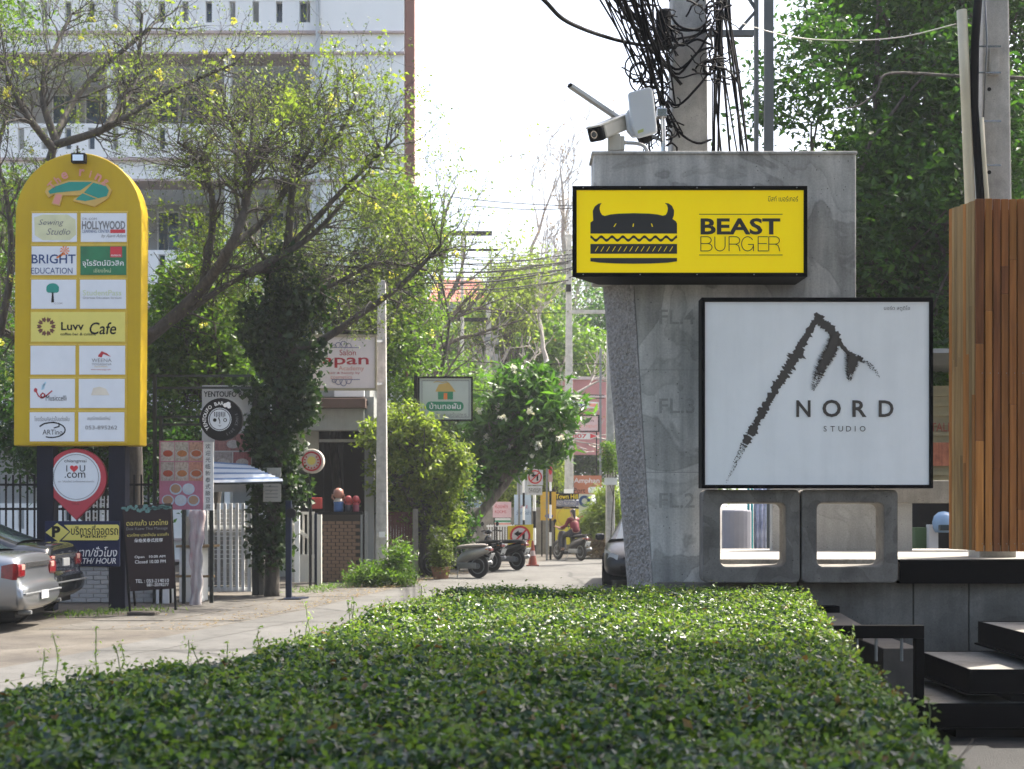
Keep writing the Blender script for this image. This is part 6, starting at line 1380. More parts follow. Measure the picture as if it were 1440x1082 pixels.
# far houses
fh_ = thing('far_house', 'far house with a faded red roof and pale blue wall among trees', 'building', W(645, 780, 78))
MB().boxb(X(605, 78), X(690, 78), 78, 84, 0, Z(423, 78)).build('wall', plain('far_blue', (.35, .45, .52), .8), fh_)
MB().add([W(600, 424, 77.5), W(692, 424, 77.5), W(676, 393, 82), W(618, 393, 82), W(692, 424, 86), W(600, 424, 86)], [(0, 1, 2, 3), (1, 4, 2), (0, 3, 5), (4, 5, 3, 2)]).build('roof', plain('far_red', (.42, .13, .09), .8, 0, .15, .5), fh_)
for px in (622, 640, 660): MB().pr(px, 426, px+10, 440, 77.9, .12).build('window', M_GLASS, fh_)
fw_ = thing('pink_wall', 'long faded pink hoarding wall behind the utility poles', 'wall', W(800, 790, 62))
for k in range(7): MB().pr(755+k*14, 533, 768.8+k*14, 640, 62, .1).build('panel', plain('hoarding_pink', (.48, .22, .22), .7, 0, .15, .8), fw_)
MB().pr(755, 556, 853, 559, 61.9, .08).build('rail', plain('hoarding_pale', (.6, .5, .5), .7), fw_); MB().pr(755, 530, 853, 534, 61.9, .2).build('coping', plain('hoarding_pale', (.6, .5, .5)), fw_)
rl = thing('railing', 'pale upright bar railing behind the scooters', 'railing', W(702, 770, 46.8))
for k in range(11): MB().pr(686+k*3.6, 738, 687.3+k*3.6, 768, 46.8, .03).build('bar', M_WHITE, rl)
for py in (739, 764): MB().pr(684, py, 726, py+2, 46.85, .03).build('rail', M_WHITE, rl)
wl = thing('street_wall', 'low grey wall along the far bend of the street', 'wall', W(740, 775, 48.5))
MB().boxb(X(590, 48.5), X(845, 48.5), 48.5, 48.7, 0, 1.5).build('wall_body', M_CONW, wl); MB().boxb(X(588, 48.5), X(846, 48.5), 48.42, 48.78, 1.5, 1.58).build('coping', M_CONW, wl)
for k in range(8): MB().boxb(X(592+k*35, 48.5), X(600+k*35, 48.5), 48.36, 48.49, 0, 1.49).build('pier', M_CONW, wl)
# cables along the street
rc2 = random.Random(8)
for i in range(13):
    y0 = 345+i*4.5+rc2.uniform(-3, 3); y1 = 352+i*3.2+rc2.uniform(-6, 10)
    pts = spline([W(330, y0-6, 33), W(540, y0+8, 36), W(690, (y0+y1)/2+14, 42), W(800, y1+2, 49)], 20)
    pipe('street_cable', pts, rc2.choice([.012, .018, .026]), M_CABLE, 'dark overhead cable sagging along the street to the slender pole', 'cable', 'cables sagging along the street', 4)
for i in range(8):
    y1 = 350+i*6+rc2.uniform(-4, 4)
    pipe('street_cable', spline([W(800, y1+2, 49), W(835, y1-10, 40), W(905, y1-60, 25)], 12), rc2.choice([.012, .018]), M_CABLE, 'dark overhead cable passing behind the yellow sign box', 'cable', 'cables behind the yellow sign', 4)
for i, (a, b) in enumerate((((560, 500), (850, 512)), ((590, 540), (850, 556)), ((700, 556), (850, 560)), ((600, 430), (800, 440)), ((560, 268), (860, 292)), ((660, 290), (850, 290)))):
    pipe('street_cable', spline([W(*a, 50), W((a[0]+b[0])/2, (a[1]+b[1])/2+5, 50), W(*b, 50)], 12), .016, M_CABLE, 'single thin wire crossing high over the far street', 'cable', 'thin wires over the far street', 4)
mb = MB()

# ================================================================== VEGETATION
rngH = np.random.default_rng(77)
L_HEDGE = leafmat('hedge_leaf', (.015, .036, .023), (.034, .068, .036), (.086, .136, .054), .40, .36, (2.6, 2.5, .55), 1.0)
L_HEDGEY = leafmat('hedge_young_leaf', (.12, .19, .048), (.165, .24, .06), (.15, .145, .06), .4, .45)
HZ = 1.04
def h_left(y): return np.interp(y, [2.0, 5.4, 6.5, 10.7, 11.5], [-2.8, -1.98, -1.30, -.66, -.5])
def h_right(y): return np.interp(y, [2.0, 3.8, 5.6, 7.76, 11.5], [.95, 1.22, 1.48, 1.78, 2.34])
hedge = thing('hedge', 'broad flat-clipped green hedge with small glossy leaves filling the foreground', 'hedge', (.3, 7, 0))
mb = MB()
ys = np.linspace(2.2, 11.42, 12); vv = []
for y in ys: vv += [(h_left(y)+.1, y, 0), (h_right(y)-.1, y, 0), (h_right(y)-.1, y, HZ-.14), (h_left(y)+.1, y, HZ-.14)]
ff = [(i*4+j, i*4+(j+1) % 4, (i+1)*4+(j+1) % 4, (i+1)*4+j) for i in range(11) for j in range(4)]+[(0, 1, 2, 3), (47, 46, 45, 44)]
mb.add(vv, ff).build('twig_core', plain('hedge_core', (.018, .022, .010), .9, 0, .4, 14), hedge)
def undul(P): return np.array([mnoise.noise(Vector((p[0]*1.3, p[1]*1.3, 3)))*.045+mnoise.noise(Vector((p[0]*6, p[1]*6, 9)))*.04 for p in P])
N = 185000
y = 2.4+(11.5-2.4)*rngH.random(N)**.85; u = rngH.random(N)
xl, xr = h_left(y), h_right(y); x = xl+(xr-xl)*u
edge = np.minimum(np.minimum(x-xl, xr-x), np.minimum(11.5-y, 9))
drop = np.where(edge < .12, (.12-edge)**2*6, 0)
P = np.stack([x, y, np.full(N, HZ)], 1); zz = undul(P)
P[:, 2] += zz-drop-rngH.exponential(.06, N)+.02
keep = rngH.random(N) < .93
leafmesh('top_leaves', P[keep], .034, L_HEDGE, hedge, rngH, .3, .66, fold=.2)
# flanks
N = 26000; y = rngH.uniform(2.4, 11.5, N); left = rngH.random(N) < .5; side = np.where(left, h_left(y), h_right(y)); zz = HZ-.02-rngH.random(N)**1.2*(HZ-.05)
P = np.stack([side+np.where(left, 1, -1)*rngH.exponential(.035, N)-np.where(left, 1, -1)*.02, y, zz], 1)
leafmesh('flank_leaves', P, .038, L_HEDGE, hedge, rngH, .1, .62)
N = 7000; x = rngH.uniform(-.6, 2.4, N); P = np.stack([x, 11.47+rngH.normal(0, .03, N), HZ-.02-rngH.random(N)*(HZ-.05)], 1); leafmesh('end_leaves', P, .038, L_HEDGE, hedge, rngH, .1, .62)
N = 20000; y = rngH.uniform(3, 11.5, N); xl, xr = h_left(y), h_right(y); x = xl+(xr-xl)*rngH.random(N); P = np.stack([x, y, np.full(N, HZ)], 1); cl_ = np.array([mnoise.noise(Vector((p[0]*2.2, p[1]*2.2, 1))) for p in P]); k = (cl_ > .02) | (rngH.random(N) < .25)
P = P[k]; P[:, 2] += undul(P)+.02+rngH.exponential(.012, len(P)); leafmesh('young_leaves', P, .027, L_HEDGEY, hedge, rngH, .3, .55)
N = 420; y = rngH.uniform(3, 11.4, N); x = h_left(y)+(h_right(y)-h_left(y))*rngH.random(N); P = np.stack([x, y, np.full(N, HZ)], 1); P[:, 2] += undul(P)+.012
leafmesh('dead_leaves', P, .05, leafmat('hedge_dead_leaf', (.16, .10, .04), (.22, .15, .06), (.12, .07, .035), .3, .6, (1.2, 1.0, .6)), hedge, rngH, .4, .5)
rtw = random.Random(6); mbt = MB()
for i in range(560):
    yy = rtw.uniform(3, 11.4); xx = h_left(yy)+(h_right(yy)-h_left(yy))*rtw.random(); a_ = rtw.uniform(0, 6.28); l_ = rtw.uniform(.04, .12)
    mbt.tube([(xx, yy, HZ-.06), (xx+math.cos(a_)*l_*.5, yy+math.sin(a_)*l_*.5, HZ-.01), (xx+math.cos(a_)*l_, yy+math.sin(a_)*l_, HZ+rtw.uniform(0, .04))], .0018, 3, cap=False)
mbt.build('cut_twigs', plain('hedge_twig', (.16, .12, .08), .8), hedge, fix=False, kind='stuff')
# upright sprigs sticking out of the hedge
rs_ = random.Random(31); mb = MB(); SP = []
for i in range(130):
    y = rs_.uniform(3.6, 11.3); t = rs_.random(); x = h_left(y)+(h_right(y)-h_left(y))*(t*t*.35 if i < 16 else t); h = rs_.uniform(.03, .13)*(1.2 if i < 16 else .7)
    p = Vector((x, y, HZ-.05)); pts = [p]
    dx, dy = rs_.gauss(0, .2), rs_.gauss(0, .2)
    for j in range(4):
        p = p+Vector((dx*h/4+rs_.gauss(0, .006), dy*h/4, (h+.06)/4)); pts.append(p)
        for q in range(3): SP.append(p+Vector((rs_.gauss(0, .014), rs_.gauss(0, .014), rs_.gauss(0, .008))))
    mb.tube(pts, .0022, 4, cap=False)
mb.build('sprig_stems', plain('sprig_stem', (.10, .13, .04), .7), hedge, fix=False, kind='stuff'); leafmesh('sprig_leaves', np.array(SP), .026, L_HEDGEY, hedge, rngH, .2, .5)
# thin weeds at the street side
for i, (px, py0, py1, d_) in enumerate(((75, 895, 945, 5.7), (135, 882, 930, 5.9), (170, 905, 940, 5.9), (265, 900, 940, 6.2), (435, 868, 905, 7.2), (430, 850, 905, 7.3), (62, 915, 950, 5.6), (320, 905, 935, 6.4))):
    w_ = thing('weed', 'slender pale weed stalk growing out of the street side of the hedge', 'weed', W(px, py1+25, d_), 'weeds at the hedge edge'); pts = wander(W(px+rs_.uniform(-4, 4), py1+30, d_), W(px, py0, d_), 5, .15, rs_)
    MB().tube(pts, .0025, 4, cap=False).build('stalk', plain('weed_stalk', (.25, .30, .10), .7), w_, fix=False)
    leafmesh('weed_leaves', np.array([p+Vector((rs_.gauss(0, .012), rs_.gauss(0, .012), rs_.gauss(0, .01))) for p in pts[2:] for q in range(5)]), .02, leafmat('weed_leaf', (.25, .34, .08), (.33, .42, .12), (.2, .3, .06), .5), w_, rngH, .2, .4)

# ---------------------------------------------------------------- leaf palettes
L_DARK = leafmat('leaf_dark_green', (.018, .050, .014), (.030, .076, .018), (.062, .125, .026), .5, .42)
L_MID = leafmat('leaf_mid_green', (.050, .10, .020), (.085, .15, .028), (.14, .21, .04), .5, .42)
L_YEL = leafmat('leaf_yellow_green', (.10, .145, .035), (.165, .21, .05), (.25, .285, .075), .5, .45)
L_OLIV = leafmat('leaf_olive', (.05, .07, .02), (.09, .12, .032), (.155, .195, .045), .45, .5)
L_IVY = leafmat('leaf_ivy', (.012, .028, .011), (.022, .048, .016), (.05, .085, .026), .35, .45)
L_PALE = leafmat('leaf_pale', (.14, .18, .06), (.20, .25, .09), (.26, .30, .13), .5, .5)
L_DRY = leafmat('leaf_dry', (.14, .10, .06), (.22, .16, .09), (.30, .24, .13), .4, .6, (1.2, 1.1, .7))
L_FLOW = leafmat('yellow_flower', (.62, .55, .06), (.70, .66, .12), (.66, .70, .20), .4, .5, (1.1, 1.1, .6))
L_WFL = leafmat('white_flower', (.72, .72, .66), (.78, .78, .72), (.74, .70, .5), .3, .5, (1, 1, .9))
M_BARKP = bark('bark_pale', (.28, .25, .22), (.42, .39, .35))

def bl(px, py, d, rx, ry, rz): return ((X(px, d), d, Z(py, d)), (rx*d/FPX, ry, rz*d/FPX))

# right hand trees behind the pylon and the timber screen
tree('shade_tree', 'dense dark green tree behind the white sign and timber screen', (4.9, 21.5, 0), (5.2, 21.8, 4.2), .26,
     [bl(1210, 330, 21.5, 150, 2.0, 140), bl(1330, 210, 22, 130, 2.2, 170), bl(1115, 150, 21, 50, 1.2, 42), bl(1080, 110, 21, 38, .8, 36), bl(1140, 60, 21, 45, 1, 40), bl(1260, 560, 21, 110, 1.6, 140), bl(1330, 420, 21.5, 90, 1.8, 150)], 640, 75, .125, .25, L_DARK, M_BARK, 41, 'trees behind the terrace', limbs=26, flat=.35)
tree('shade_tree', 'dark spreading tree with a long bare limb above the pylon', (6.6, 24.5, 0), (6.2, 24, 5), .3,
     [bl(1235, 50, 24, 115, 2.2, 100), bl(1390, 60, 24, 120, 2.4, 130), bl(1440, 330, 24, 80, 2, 200), bl(1300, -60, 24, 180, 2.4, 80)], 520, 85, .115, .29, L_DARK, M_BARK, 42, 'trees behind the terrace', limbs=24, flat=.35)
tree('shade_tree', 'mid green sunlit tree filling the gap beyond the timber screen', (8.6, 30, 0), (8.4, 30, 4.5), .28,
     [bl(1260, 480, 30, 160, 3, 150), bl(1400, 560, 30, 120, 3, 140), bl(1250, 270, 30, 90, 2.5, 120), bl(1380, 300, 30, 120, 2.5, 120)], 560, 55, .15, .34, L_MID, M_BARK, 43, 'trees behind the terrace', limbs=16, flat=.3)
# bare limb crossing the dark tree
o = MB().tube(spline([W(1440, 110, 20), W(1345, 107, 20), W(1250, 104, 19.6), W(1232, 130, 19.5), W(1205, 150, 19.4), W(1175, 152, 19.4)], 26), [.028-.0008*i for i in range(27)], 8).build('bare_branch', M_BARK, bpy.data.objects['shade_tree'], smooth=True, fix=False)
# unseen tree added overhead, crown spread to shade the hedge front and block sky
tree('shade_tree', 'unseen broad tree added beside the steps, crown shaped to shade the hedge front', (8.2, 7.0, 0), (7.6, 7.0, 5.5), .3,
     [((4.6, 8.4, 8.4), (2.3, 1.75, 1.0)), ((2.5, 8.2, 7.8), (1.9, 1.8, .8)), ((6.8, 7.6, 9.0), (2.4, 2.0, 1.4)), ((4.2, 6.2, 8.2), (2.4, 1.7, 1.0)), ((1.4, 6.4, 7.6), (1.8, 1.6, .8)), ((0, 3.4, 8.2), (2.8, 2.2, .9)), ((4, 2.8, 8.5), (2.6, 2.2, 1.0)), ((-2.6, 5.2, 8.0), (2.0, 1.8, .8))], 1150, 60, .17, .28, L_DARK, M_BARK, 44, None, limbs=22, flat=.4, shell=.1)

# left: flowering, nearly bare tree behind the totem
rg = random.Random(17); mb = MB(); tips = []
DF = 26.0
fb = thing('flowering_tree', 'nearly bare spreading tree with yellow blossom behind the yellow totem', 'tree', W(188, 845, DF))
trunkp = [W(188, 850, DF), W(187, 720, DF), W(186, 620, DF), W(176, 540, DF), W(165, 490, DF)]
mb.tube(spline(trunkp, 14), [.20-.004*i for i in range(15)], 10)
limbs_ = [[(168, 500), (215, 470), (285, 405), (325, 345), (345, 290), (350, 240), (345, 205)], [(215, 470), (290, 420), (350, 385), (420, 360)], [(345, 290), (350, 235), (365, 210), (390, 215)],
          [(165, 490), (110, 400), (70, 300), (75, 205), (120, 120), (210, 40)], [(75, 205), (150, 180), (235, 130), (330, 90)], [(165, 490), (60, 480), (0, 465), (-60, 430)], [(75, 210), (30, 150), (0, 80)], [(80, 205), (60, 120), (100, 20)], [(0, 470), (15, 380), (10, 280), (-20, 180)],
          [(310, 360), (380, 300), (440, 200), (470, 150)], [(345, 235), (330, 180), (300, 140)], [(350, 385), (440, 330), (520, 240)], [(285, 405), (300, 300), (285, 230), (250, 200)], [(150, 180), (190, 110), (200, 20)]]
for k, l in enumerate(limbs_):
    pts = spline([W(a, b, DF+rg.uniform(-.5, .5)*(1 if i else .2)+(.3*i*(1 if k % 2 else -1))) for i, (a, b) in enumerate(l)], 16)
    r0 = .13 if k in (0, 3, 5) else .075
    mb.tube(pts, [r0*(1-.75*i/16)+.006 for i in range(17)], 7, cap=False)
    for j in range(26):
        i = rg.randint(4, 16); t = (pts[min(i+1, 16)]-pts[i-1]).normalized(); s = t.orthogonal().normalized(); s.rotate(Matrix.Rotation(rg.uniform(0, 6.28), 3, t)); s.y *= .7
        grow(mb, tips, pts[i], (t*.6+s*.9+Vector((0, 0, .25))).normalized(), rg.uniform(.5, 1.5), r0*.22*(1-.5*i/16)+.006, 2, rg, .12, .9, (0, 3, 4), .6, .2, 4)
mb.build('trunk', M_BARK, fb, smooth=True, fix=False)
T = np.array([t[0] for t in tips]); rngF = np.random.default_rng(3)
sel = T[rngF.random(len(T)) < .75]; P = np.repeat(sel, 3, 0)+rngF.normal(0, .07, (len(sel)*3, 3)); leafmesh('crown', P, .05, leafmat('leaf_fresh_olive', (.06, .085, .025), (.115, .15, .04), (.20, .245, .06), .5, .5), fb, rngF, .1, .5)
cen = T[rngF.choice(len(T), 62)]; P = np.repeat(cen, 22, 0)+rngF.normal(0, .11, (62*22, 3)); leafmesh('leaf_tufts', P, .10, L_YEL, fb, rngF, .2, .6)
for c_ in T[rngF.choice(len(T), 55)]:
    P = c_+rngF.normal(0, .032, (12, 3)); leafmesh('blossom', P, .058, L_FLOW, fb, rngF, .2, .9, None)

# ivy-clad trunk with olive crown
rg = random.Random(18); mb = MB(); tips = []; DI = 26.4
iv = thing('ivy_tree', 'tree with trunk wrapped in dark ivy beside the noodle bar gate', 'tree', W(382, 838, DI))
tp = spline([W(382, 842, DI), W(383, 780, DI), W(388, 650, DI), W(395, 520, DI), W(402, 400, DI), W(408, 300, DI), W(415, 210, DI)], 24); mb.tube(tp, [.15-.004*i for i in range(25)], 10)
lim = [[(395, 500), (450, 480), (510, 440), (565, 400), (620, 345)], [(402, 400), (350, 330), (330, 250), (345, 170)], [(405, 350), (470, 280), (530, 220), (560, 190)], [(408, 300), (420, 220), (430, 150)], [(400, 420), (470, 400), (530, 370), (600, 380)], [(403, 380), (340, 380), (290, 350)], [(410, 260), (470, 200), (500, 140)]]
for k, l in enumerate(lim):
    pts = spline([W(a, b, DI+rg.uniform(-.3, .3)*(1 if i else 0)+.25*i*(1 if k % 2 else -1)) for i, (a, b) in enumerate(l)], 14); r0 = .085 if k == 0 else .05
    mb.tube(pts, [r0*(1-.7*i/14)+.006 for i in range(15)], 7, cap=False)
    for j in range(22):
        i = rg.randint(3, 14); t = (pts[min(i+1, 14)]-pts[i-1]).normalized(); s = t.orthogonal().normalized(); s.rotate(Matrix.Rotation(rg.uniform(0, 6.28), 3, t))
        grow(mb, tips, pts[i], (t*.6+s*.9+Vector((0, 0, .1))).normalized(), rg.uniform(.5, 1.3), .016, 2, rg, .05, .9, (0, 3, 4), .6, .2, 4)
mb.build('trunk', M_BARK, iv, smooth=True, fix=False)
rngI = np.random.default_rng(8)
# ivy mass
P = []
for i in range(560):
    t = rngI.random()**.9; k = t*14; p = tp[4+int(k)] if 4+int(k) < 25 else tp[24]; wd = .24+.24*math.sin(math.pi*min(1, t*1.05))+.10*math.sin(t*15)+.07*math.sin(t*37)
    a = rngI.random()*6.283; P.append(np.array(p)+np.array([math.cos(a)*wd*rngI.uniform(.4, 1.05), math.sin(a)*wd*.8*rngI.uniform(.4, 1.05), rngI.normal(0, .15)]))
P = np.concatenate([np.array(P), blob_points([bl(445, 500, DI-.2, 14, .3, 18), bl(362, 470, DI, 22, .4, 45), bl(425, 560, DI-.2, 24, .4, 40), bl(430, 420, DI, 34, .5, 40), bl(365, 610, DI, 16, .35, 30), bl(418, 690, DI, 14, .3, 24)], 330, rngI, .2)]); P = np.repeat(P, 12, 0)+rngI.normal(0, .10, (len(P)*12, 3)); leafmesh('ivy', P, .125, L_IVY, iv, rngI, .1, .75, droop=.5)
T = np.array([t[0] for t in tips]); sel = T[rngI.random(len(T)) < .8]; P = np.repeat(sel, 3, 0)+rngI.normal(0, .08, (len(sel)*3, 3)); leafmesh('crown', P, .06, MATS['leaf_fresh_olive'], iv, rngI, .1, .5)
up = T[T[:, 2] > Z(330, DI)]; cen = up[rngI.choice(len(up), 60)]; P = np.repeat(cen, 26, 0)+rngI.normal(0, .14, (60*26, 3)); leafmesh('leaf_tufts', P, .10, L_YEL, iv, rngI, .2, .6)
for c_ in T[rngI.choice(len(T), 34)]: leafmesh('blossom', c_+rngI.normal(0, .032, (10, 3)), .055, L_FLOW, iv, rngI, .2, .9, None)

# green trees between the frontage and the block
def gt_(lb, px, d, blobs, n_, lpc, leaf, cl, lm, seed, bm=M_BARK, nm='garden_tree', grp='garden trees behind the frontage', r0=.16, **k):
    cz = np.mean([b[0][2] for b in blobs]); return tree(nm, lb, (X(px, d), d, 0), (X(px, d)+.2, d, max(1.2, cz-.6) if r0 > .1 else max(.2, cz-.3)), r0, blobs, n_, lpc, leaf, cl, lm, bm, seed, grp, **k)
gt_('bright green tree filling the gap behind the noodle bar', 285, 30, [bl(270, 470, 30, 75, 1.4, 90), bl(300, 400, 30, 60, 1.2, 60), bl(225, 560, 30, 60, 1.2, 70), bl(330, 500, 30.5, 40, 1, 80)], 330, 60, .13, .24, L_MID, 51)
gt_('shaded tree behind the iron fence and totem posts', 120, 29, [bl(110, 620, 29, 110, 1.3, 70), bl(30, 560, 29, 50, 1.2, 80), bl(230, 640, 29, 60, 1.2, 70)], 330, 55, .12, .24, L_DARK, 52)
gt_('light green tree at the edge of the picture behind the totem', -10, 30, [bl(0, 290, 30, 40, 1.2, 60), bl(10, 420, 30, 45, 1.2, 110), bl(20, 20, 30, 40, 1.2, 30), bl(-60, 350, 30, 60, 1.5, 150)], 260, 50, .12, .22, L_MID, 53)
gt_('olive leaved tree behind the salon sign', 470, 36, [bl(480, 430, 36, 90, 1.6, 60), bl(540, 330, 36, 55, 1.3, 80), bl(430, 370, 36, 60, 1.3, 50)], 230, 50, .13, .26, L_OLIV, 54)
gt_('fresh green tree in front of the red pier', 570, 38, [bl(570, 450, 38, 45, 1.4, 90), bl(590, 330, 38, 40, 1.2, 60), bl(560, 520, 37, 50, 1.2, 60), bl(540, 290, 38, 40, 1.2, 40)], 250, 50, .13, .24, L_MID, 55)
# rambling bush over the plank fence
gt_('rambling sunlit yellow-green bush over the street pole and fence', 590, 33.8, [bl(550, 588, 33.4, 32, .5, 22), bl(583, 598, 33.3, 28, .5, 24), bl(525, 612, 33.2, 20, .4, 28), bl(560, 640, 33.4, 34, .5, 26), bl(605, 622, 33.6, 26, .5, 22), bl(633, 640, 33.8, 20, .4, 26), bl(648, 668, 33.8, 12, .4, 26), bl(600, 668, 33.5, 30, .5, 26), bl(625, 705, 33.8, 30, .4, 26), bl(590, 722, 33.8, 24, .4, 18), bl(535, 668, 33.4, 18, .4, 24), bl(640, 738, 33.9, 16, .4, 26), bl(606, 752, 34, 18, .3, 20), bl(575, 700, 33.7, 24, .3, 24)], 215, 50, .125, .14, L_YEL, 56, nm='rambling_bush', cat='bush', grp=None, shell=.3)
gt_('dark leafy creeper beneath the rambling bush', 610, 34.6, [bl(570, 690, 34.4, 40, .5, 60), bl(615, 745, 34.6, 30, .4, 40), bl(645, 710, 34.8, 25, .4, 60)], 160, 50, .12, .17, L_DARK, 57, nm='creeper_bush', cat='bush', grp=None, r0=.06)
gt_('low fern-like shrub at the foot of the street pole', 548, 29.6, [bl(545, 810, 29.6, 36, .4, 9), bl(560, 785, 29.8, 16, .3, 22), bl(515, 814, 29.4, 24, .4, 6)], 100, 50, .10, .11, L_MID, 58, nm='low_shrub', cat='shrub', grp=None, r0=.03, limbs=6, aspect=.3)
gt_('potted leafy plant beside the beige scooter', 620, 32.6, [bl(622, 785, 32.6, 14, .3, 22), bl(618, 762, 32.6, 10, .25, 14)], 55, 45, .07, .09, L_OLIV, 59, nm='potted_plant', cat='plant', grp=None, r0=.03, limbs=5)
po = thing('plant_pot', 'clay pot holding the leafy plant beside the scooter', 'pot', (X(620, 32.6), 32.6, 0)); MB().lathe([(.16, 0), (.22, .22), (.24, .28), (.20, .28), (.18, .24)], (X(620, 32.6), 32.6, .0), 18).build('pot_body', plain('terracotta', (.25, .12, .07), .8), po)
# frangipani
fg_ = tree('frangipani_tree', 'round glossy frangipani tree with white flower clusters above the scooters', W(652, 790, 37.6), W(700, 680, 37.6), .17,
     [bl(720, 600, 37.6, 62, 1.2, 55), bl(770, 590, 37.6, 42, 1.0, 50), bl(690, 640, 37.6, 45, 1.0, 50), bl(740, 545, 37.6, 45, .9, 28)], 190, 34, .34, .20, leafmat('frangipani_leaf', (.03, .075, .018), (.055, .125, .026), (.10, .20, .04), .42, .32), M_BARKG, 61, None, limbs=22, flat=.15, aspect=.3, bpath=spline([W(648, 795, 37.6), W(660, 745, 37.6), W(690, 705, 37.6), W(725, 660, 37.6), W(730, 620, 37.6)], 8))
rngP = np.random.default_rng(4)
for i in range(20):
    b_ = fg_; c_ = blob_points([bl(720, 600, 37.4, 62, 1.2, 55), bl(770, 590, 37.4, 42, 1.0, 50), bl(740, 545, 37.4, 45, .9, 28)], 1, rngP, .9)[0]; c_[1] = min(c_[1], 37.3)-.4
    leafmesh('flower_cluster', c_+rngP.normal(0, .045, (14, 3)), .10, L_WFL, fg_, rngP, .1, .8, None)
# street end greenery
gt_('tall green tree in the haze behind the utility poles', 760, 66, [bl(720, 480, 66, 90, 3, 60), bl(650, 505, 66, 70, 3, 50), bl(800, 500, 66, 60, 3, 45), bl(745, 420, 66, 40, 2.5, 35)], 330, 55, .24, .5, L_MID, 62, grp='trees at the end of the street', limbs=18)
gt_('pale yellow-green tree beyond the frangipani', 705, 60, [bl(725, 425, 60, 45, 2.5, 40), bl(740, 385, 60, 40, 2, 30), bl(690, 455, 60, 30, 2, 20)], 150, 45, .20, .42, L_YEL, 63, grp='trees at the end of the street')
gt_('deep green tree behind the arrow signs', 800, 72, [bl(780, 640, 72, 90, 3, 60), bl(850, 600, 72, 70, 3, 90), bl(740, 660, 72, 70, 3, 50), bl(860, 470, 72, 50, 3, 60)], 420, 50, .26, .5, L_DARK, 64, grp='trees at the end of the street')
gt_('green tree mass behind the green house sign', 640, 52, [bl(630, 570, 52, 60, 2, 70), bl(600, 640, 52, 60, 2, 70), bl(670, 620, 52, 55, 2, 80)], 320, 50, .19, .38, L_MID, 65, grp='trees at the end of the street')
gt_('sunlit shrub tree under the shelter roof', 775, 50, [bl(772, 655, 50, 22, 1, 36), bl(720, 690, 50, 45, 1, 36)], 170, 50, .14, .24, L_YEL, 66, grp='trees at the end of the street')
gt_('far tree closing the street behind the pylon', 900, 85, [bl(900, 560, 85, 90, 4, 120), bl(980, 600, 85, 90, 4, 110), bl(820, 420, 85, 60, 3, 60)], 300, 50, .3, .6, L_MID, 67, grp='trees at the end of the street')
gt_('far broad tree behind the red roofed house', 560, 90, [bl(560, 520, 90, 120, 4, 90), bl(640, 470, 90, 90, 4, 60)], 260, 50, .32, .7, L_MID, 68, grp='trees at the end of the street')
gt_('long grassy reed clump at the bend beside the rider', 850, 45, [bl(848, 735, 45, 22, .6, 40), bl(838, 750, 44.8, 22, .5, 25), bl(862, 715, 45, 15, .5, 40)], 150, 40, .34, .16, L_YEL, 69, nm='reed_clump', cat='plant', grp=None, r0=.03, aspect=.12, limbs=6)
gt_('dry brown brush at the foot of the reed clump', 842, 44.3, [bl(840, 772, 44.3, 26, .5, 8), bl(858, 765, 44.3, 14, .4, 10)], 60, 40, .2, .12, L_DRY, 70, nm='dry_brush', cat='plant', grp=None, r0=.02, aspect=.12, limbs=5)
gt_('small creeper climbing the pole near the pylon', 858, 40.6, [bl(858, 640, 40.6, 8, .2, 25)], 30, 40, .09, .1, L_MID, 71, nm='pole_creeper', cat='plant', grp=None, r0=.02, limbs=4)
# sparse branching trees against the bright sky
def bare(lb, base, dirs, L_, r, seed, bm, kids, lm=None, leaf=.1, per=1, frac=.5, ratio=.62, nm='bare_tree', up=.25, trunk=None):
    rg = random.Random(seed); rn = np.random.default_rng(seed); mb = MB(); tips = []
    t = thing(nm, lb, 'tree', base); base = Vector(base)
    top = Vector(trunk) if trunk else base+Vector((0, 0, L_))
    pth = wander(base, top, 8, .08, rg); mb.tube(pth, [r*(1-.4*i/8) for i in range(9)], 8)
    for j, (dx, dy, dz, f, ll) in enumerate(dirs):
        grow(mb, tips, pth[int(f*8)], Vector((dx, dy, dz)).normalized(), ll, r*.6, len(kids)-1, rg, up, .7, kids, ratio, .13, 5)
    mb.build('trunk', bm, t, smooth=True, fix=False)
    if lm:
        T = np.array([q[0] for q in tips]); T = T[rn.random(len(T)) < frac]; P = np.repeat(T, per, 0)+rn.normal(0, leaf*1.3, (len(T)*per, 3)); leafmesh('crown', P, leaf, lm, t, rn, .15, .55)
    return t
bare('sparse light green branching tree right of the red pier', W(612, 800, 46), [(.5, .1, 1, .6, 3.2), (-.4, .2, 1, .7, 3), (.9, 0, .7, .8, 3.2), (.1, -.2, 1, 1, 3.2), (-.7, 0, .8, .9, 2.4), (1.0, 0, .35, .9, 2.6), (.3, .3, 1, .9, 3.3)], 7, .14, 81, M_BARK, (0, 3, 4, 4), L_YEL, .12, 3, .7, .6, trunk=W(620, 395, 46))
bare('sparse tree with dark limbs in front of the far red roof', W(575, 800, 44), [(.8, 0, .9, .7, 2.8), (1, .2, .5, .9, 3), (-.3, 0, 1, .9, 2.6), (.3, 0, 1, 1, 3.2)], 7, .2, 82, M_BARK, (0, 3, 4, 4), L_YEL, .11, 2, .3, .6, trunk=W(590, 440, 44))
RMIN = .022
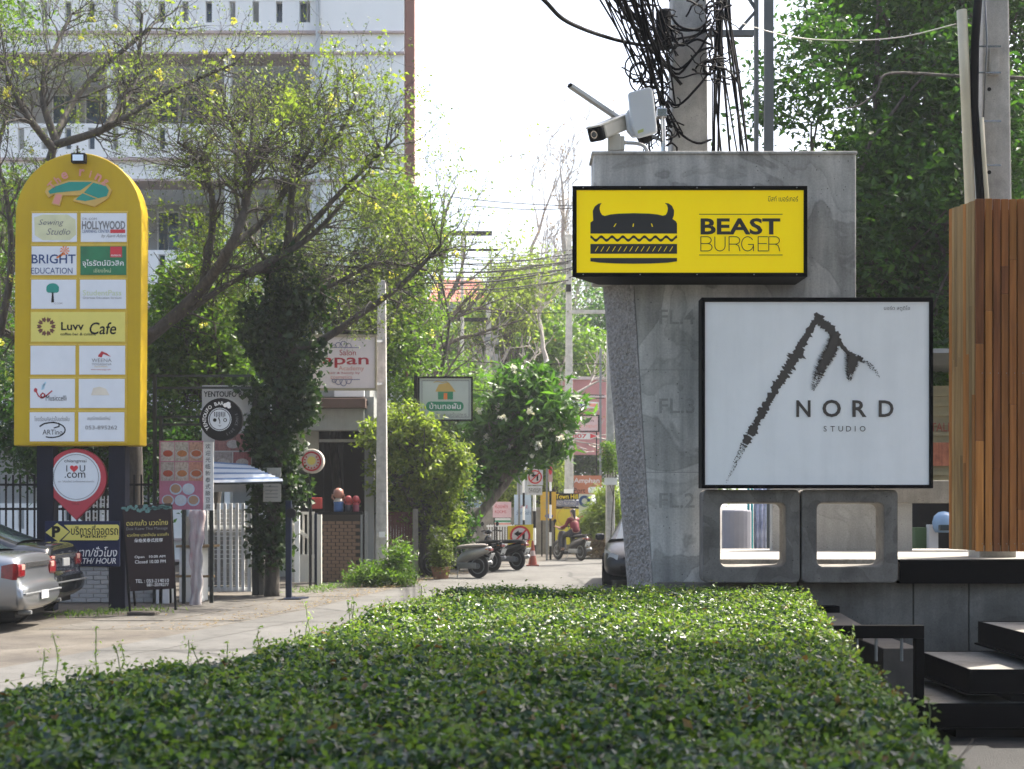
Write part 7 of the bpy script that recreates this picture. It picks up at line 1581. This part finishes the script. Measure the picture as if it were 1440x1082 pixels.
bare('tall leafless pale tree standing far off against the sky', W(795, 790, 84), [(.15, 0, 1, .55, 7), (-.3, 0, 1, .5, 8), (.35, 0, 1, .6, 6), (-.5, 0, .9, .6, 6), (.05, 0, 1, .9, 6), (.6, 0, .8, .75, 5), (-.15, 0, 1, 1, 6)], 13, .30, 83, M_BARKP, (0, 3, 4, 5), L_DRY, .14, 2, .6, .55, trunk=W(792, 380, 84))
bare('second leafless pale tree with thin upright limbs far off', W(745, 790, 88), [(.15, 0, 1, .6, 7), (-.3, 0, 1, .7, 6), (.35, 0, 1, .8, 6), (-.1, 0, 1, 1, 7), (.5, 0, .8, .9, 5)], 12, .24, 85, M_BARKP, (0, 3, 4, 4), L_DRY, .16, 1, .5, .55, trunk=W(752, 400, 88))
bare('thin dry leaning tree tangled among wires below the pale tree', W(765, 780, 58), [(-.8, 0, .5, .7, 3), (-1, 0, -.1, .8, 2.6), (.6, 0, .5, .8, 2.6), (.9, 0, .2, .7, 3), (-.3, 0, 1, 1, 2.6), (-.9, 0, .2, .9, 2.8)], 6, .18, 84, M_BARKP, (0, 3, 4, 4), L_DRY, .12, 1, .4, .6, trunk=W(768, 505, 58))
RMIN = .003
# loose ground litter and verge grass
N = 900; y = rngH.uniform(19, 36, N); xl = np.interp(y, [q[1] for q in LEFT], [q[0] for q in LEFT]); P = np.stack([xl-rngH.exponential(.5, N)+.1, y, np.full(N, .05)], 1)
o = leafmesh('leaf_litter', P, .05, L_DRY, None, rngH, .9, .5); tag(o, 'scattered dry leaves along the road edge', 'leaf litter')
gcen = [(W(450, 828, 28.5)), W(470, 824, 29.2), W(500, 822, 29.6), W(205, 862, 22.6), W(150, 868, 22.3), W(560, 822, 30.2), W(430, 835, 27.5), W(110, 880, 21.8)]
P = np.concatenate([np.array([c_[0], c_[1], .05])+rngH.normal(0, 1, (160, 3))*np.array([.22, .2, .02]) for c_ in gcen]); o = leafmesh('verge_grass', P, .09, L_MID, None, rngH, -.3, .14, droop=-.8); tag(o, 'tufts of green grass at the pavement edge', 'grass')

# ---------------------------------------------------------------- summer haze
hm_ = bpy.data.materials.new('haze_air'); hm_.use_nodes = True; hn = hm_.node_tree; hn.nodes.remove(hn.nodes['Principled BSDF'])
pv = hn.nodes.new('ShaderNodeVolumePrincipled'); pv.inputs['Color'].default_value = (.93, .96, 1, 1); pv.inputs['Density'].default_value = .0007; pv.inputs['Anisotropy'].default_value = .35
hn.links.new(pv.outputs[0], hn.nodes['Material Output'].inputs['Volume'])
hz = MB().boxb(-1505, 1505, -1505, 1505, -1.5, 26).build('haze', hm_); hz['kind'] = 'stuff'; hz['label'] = 'pale hazy summer air over the street'; hz['category'] = 'haze'
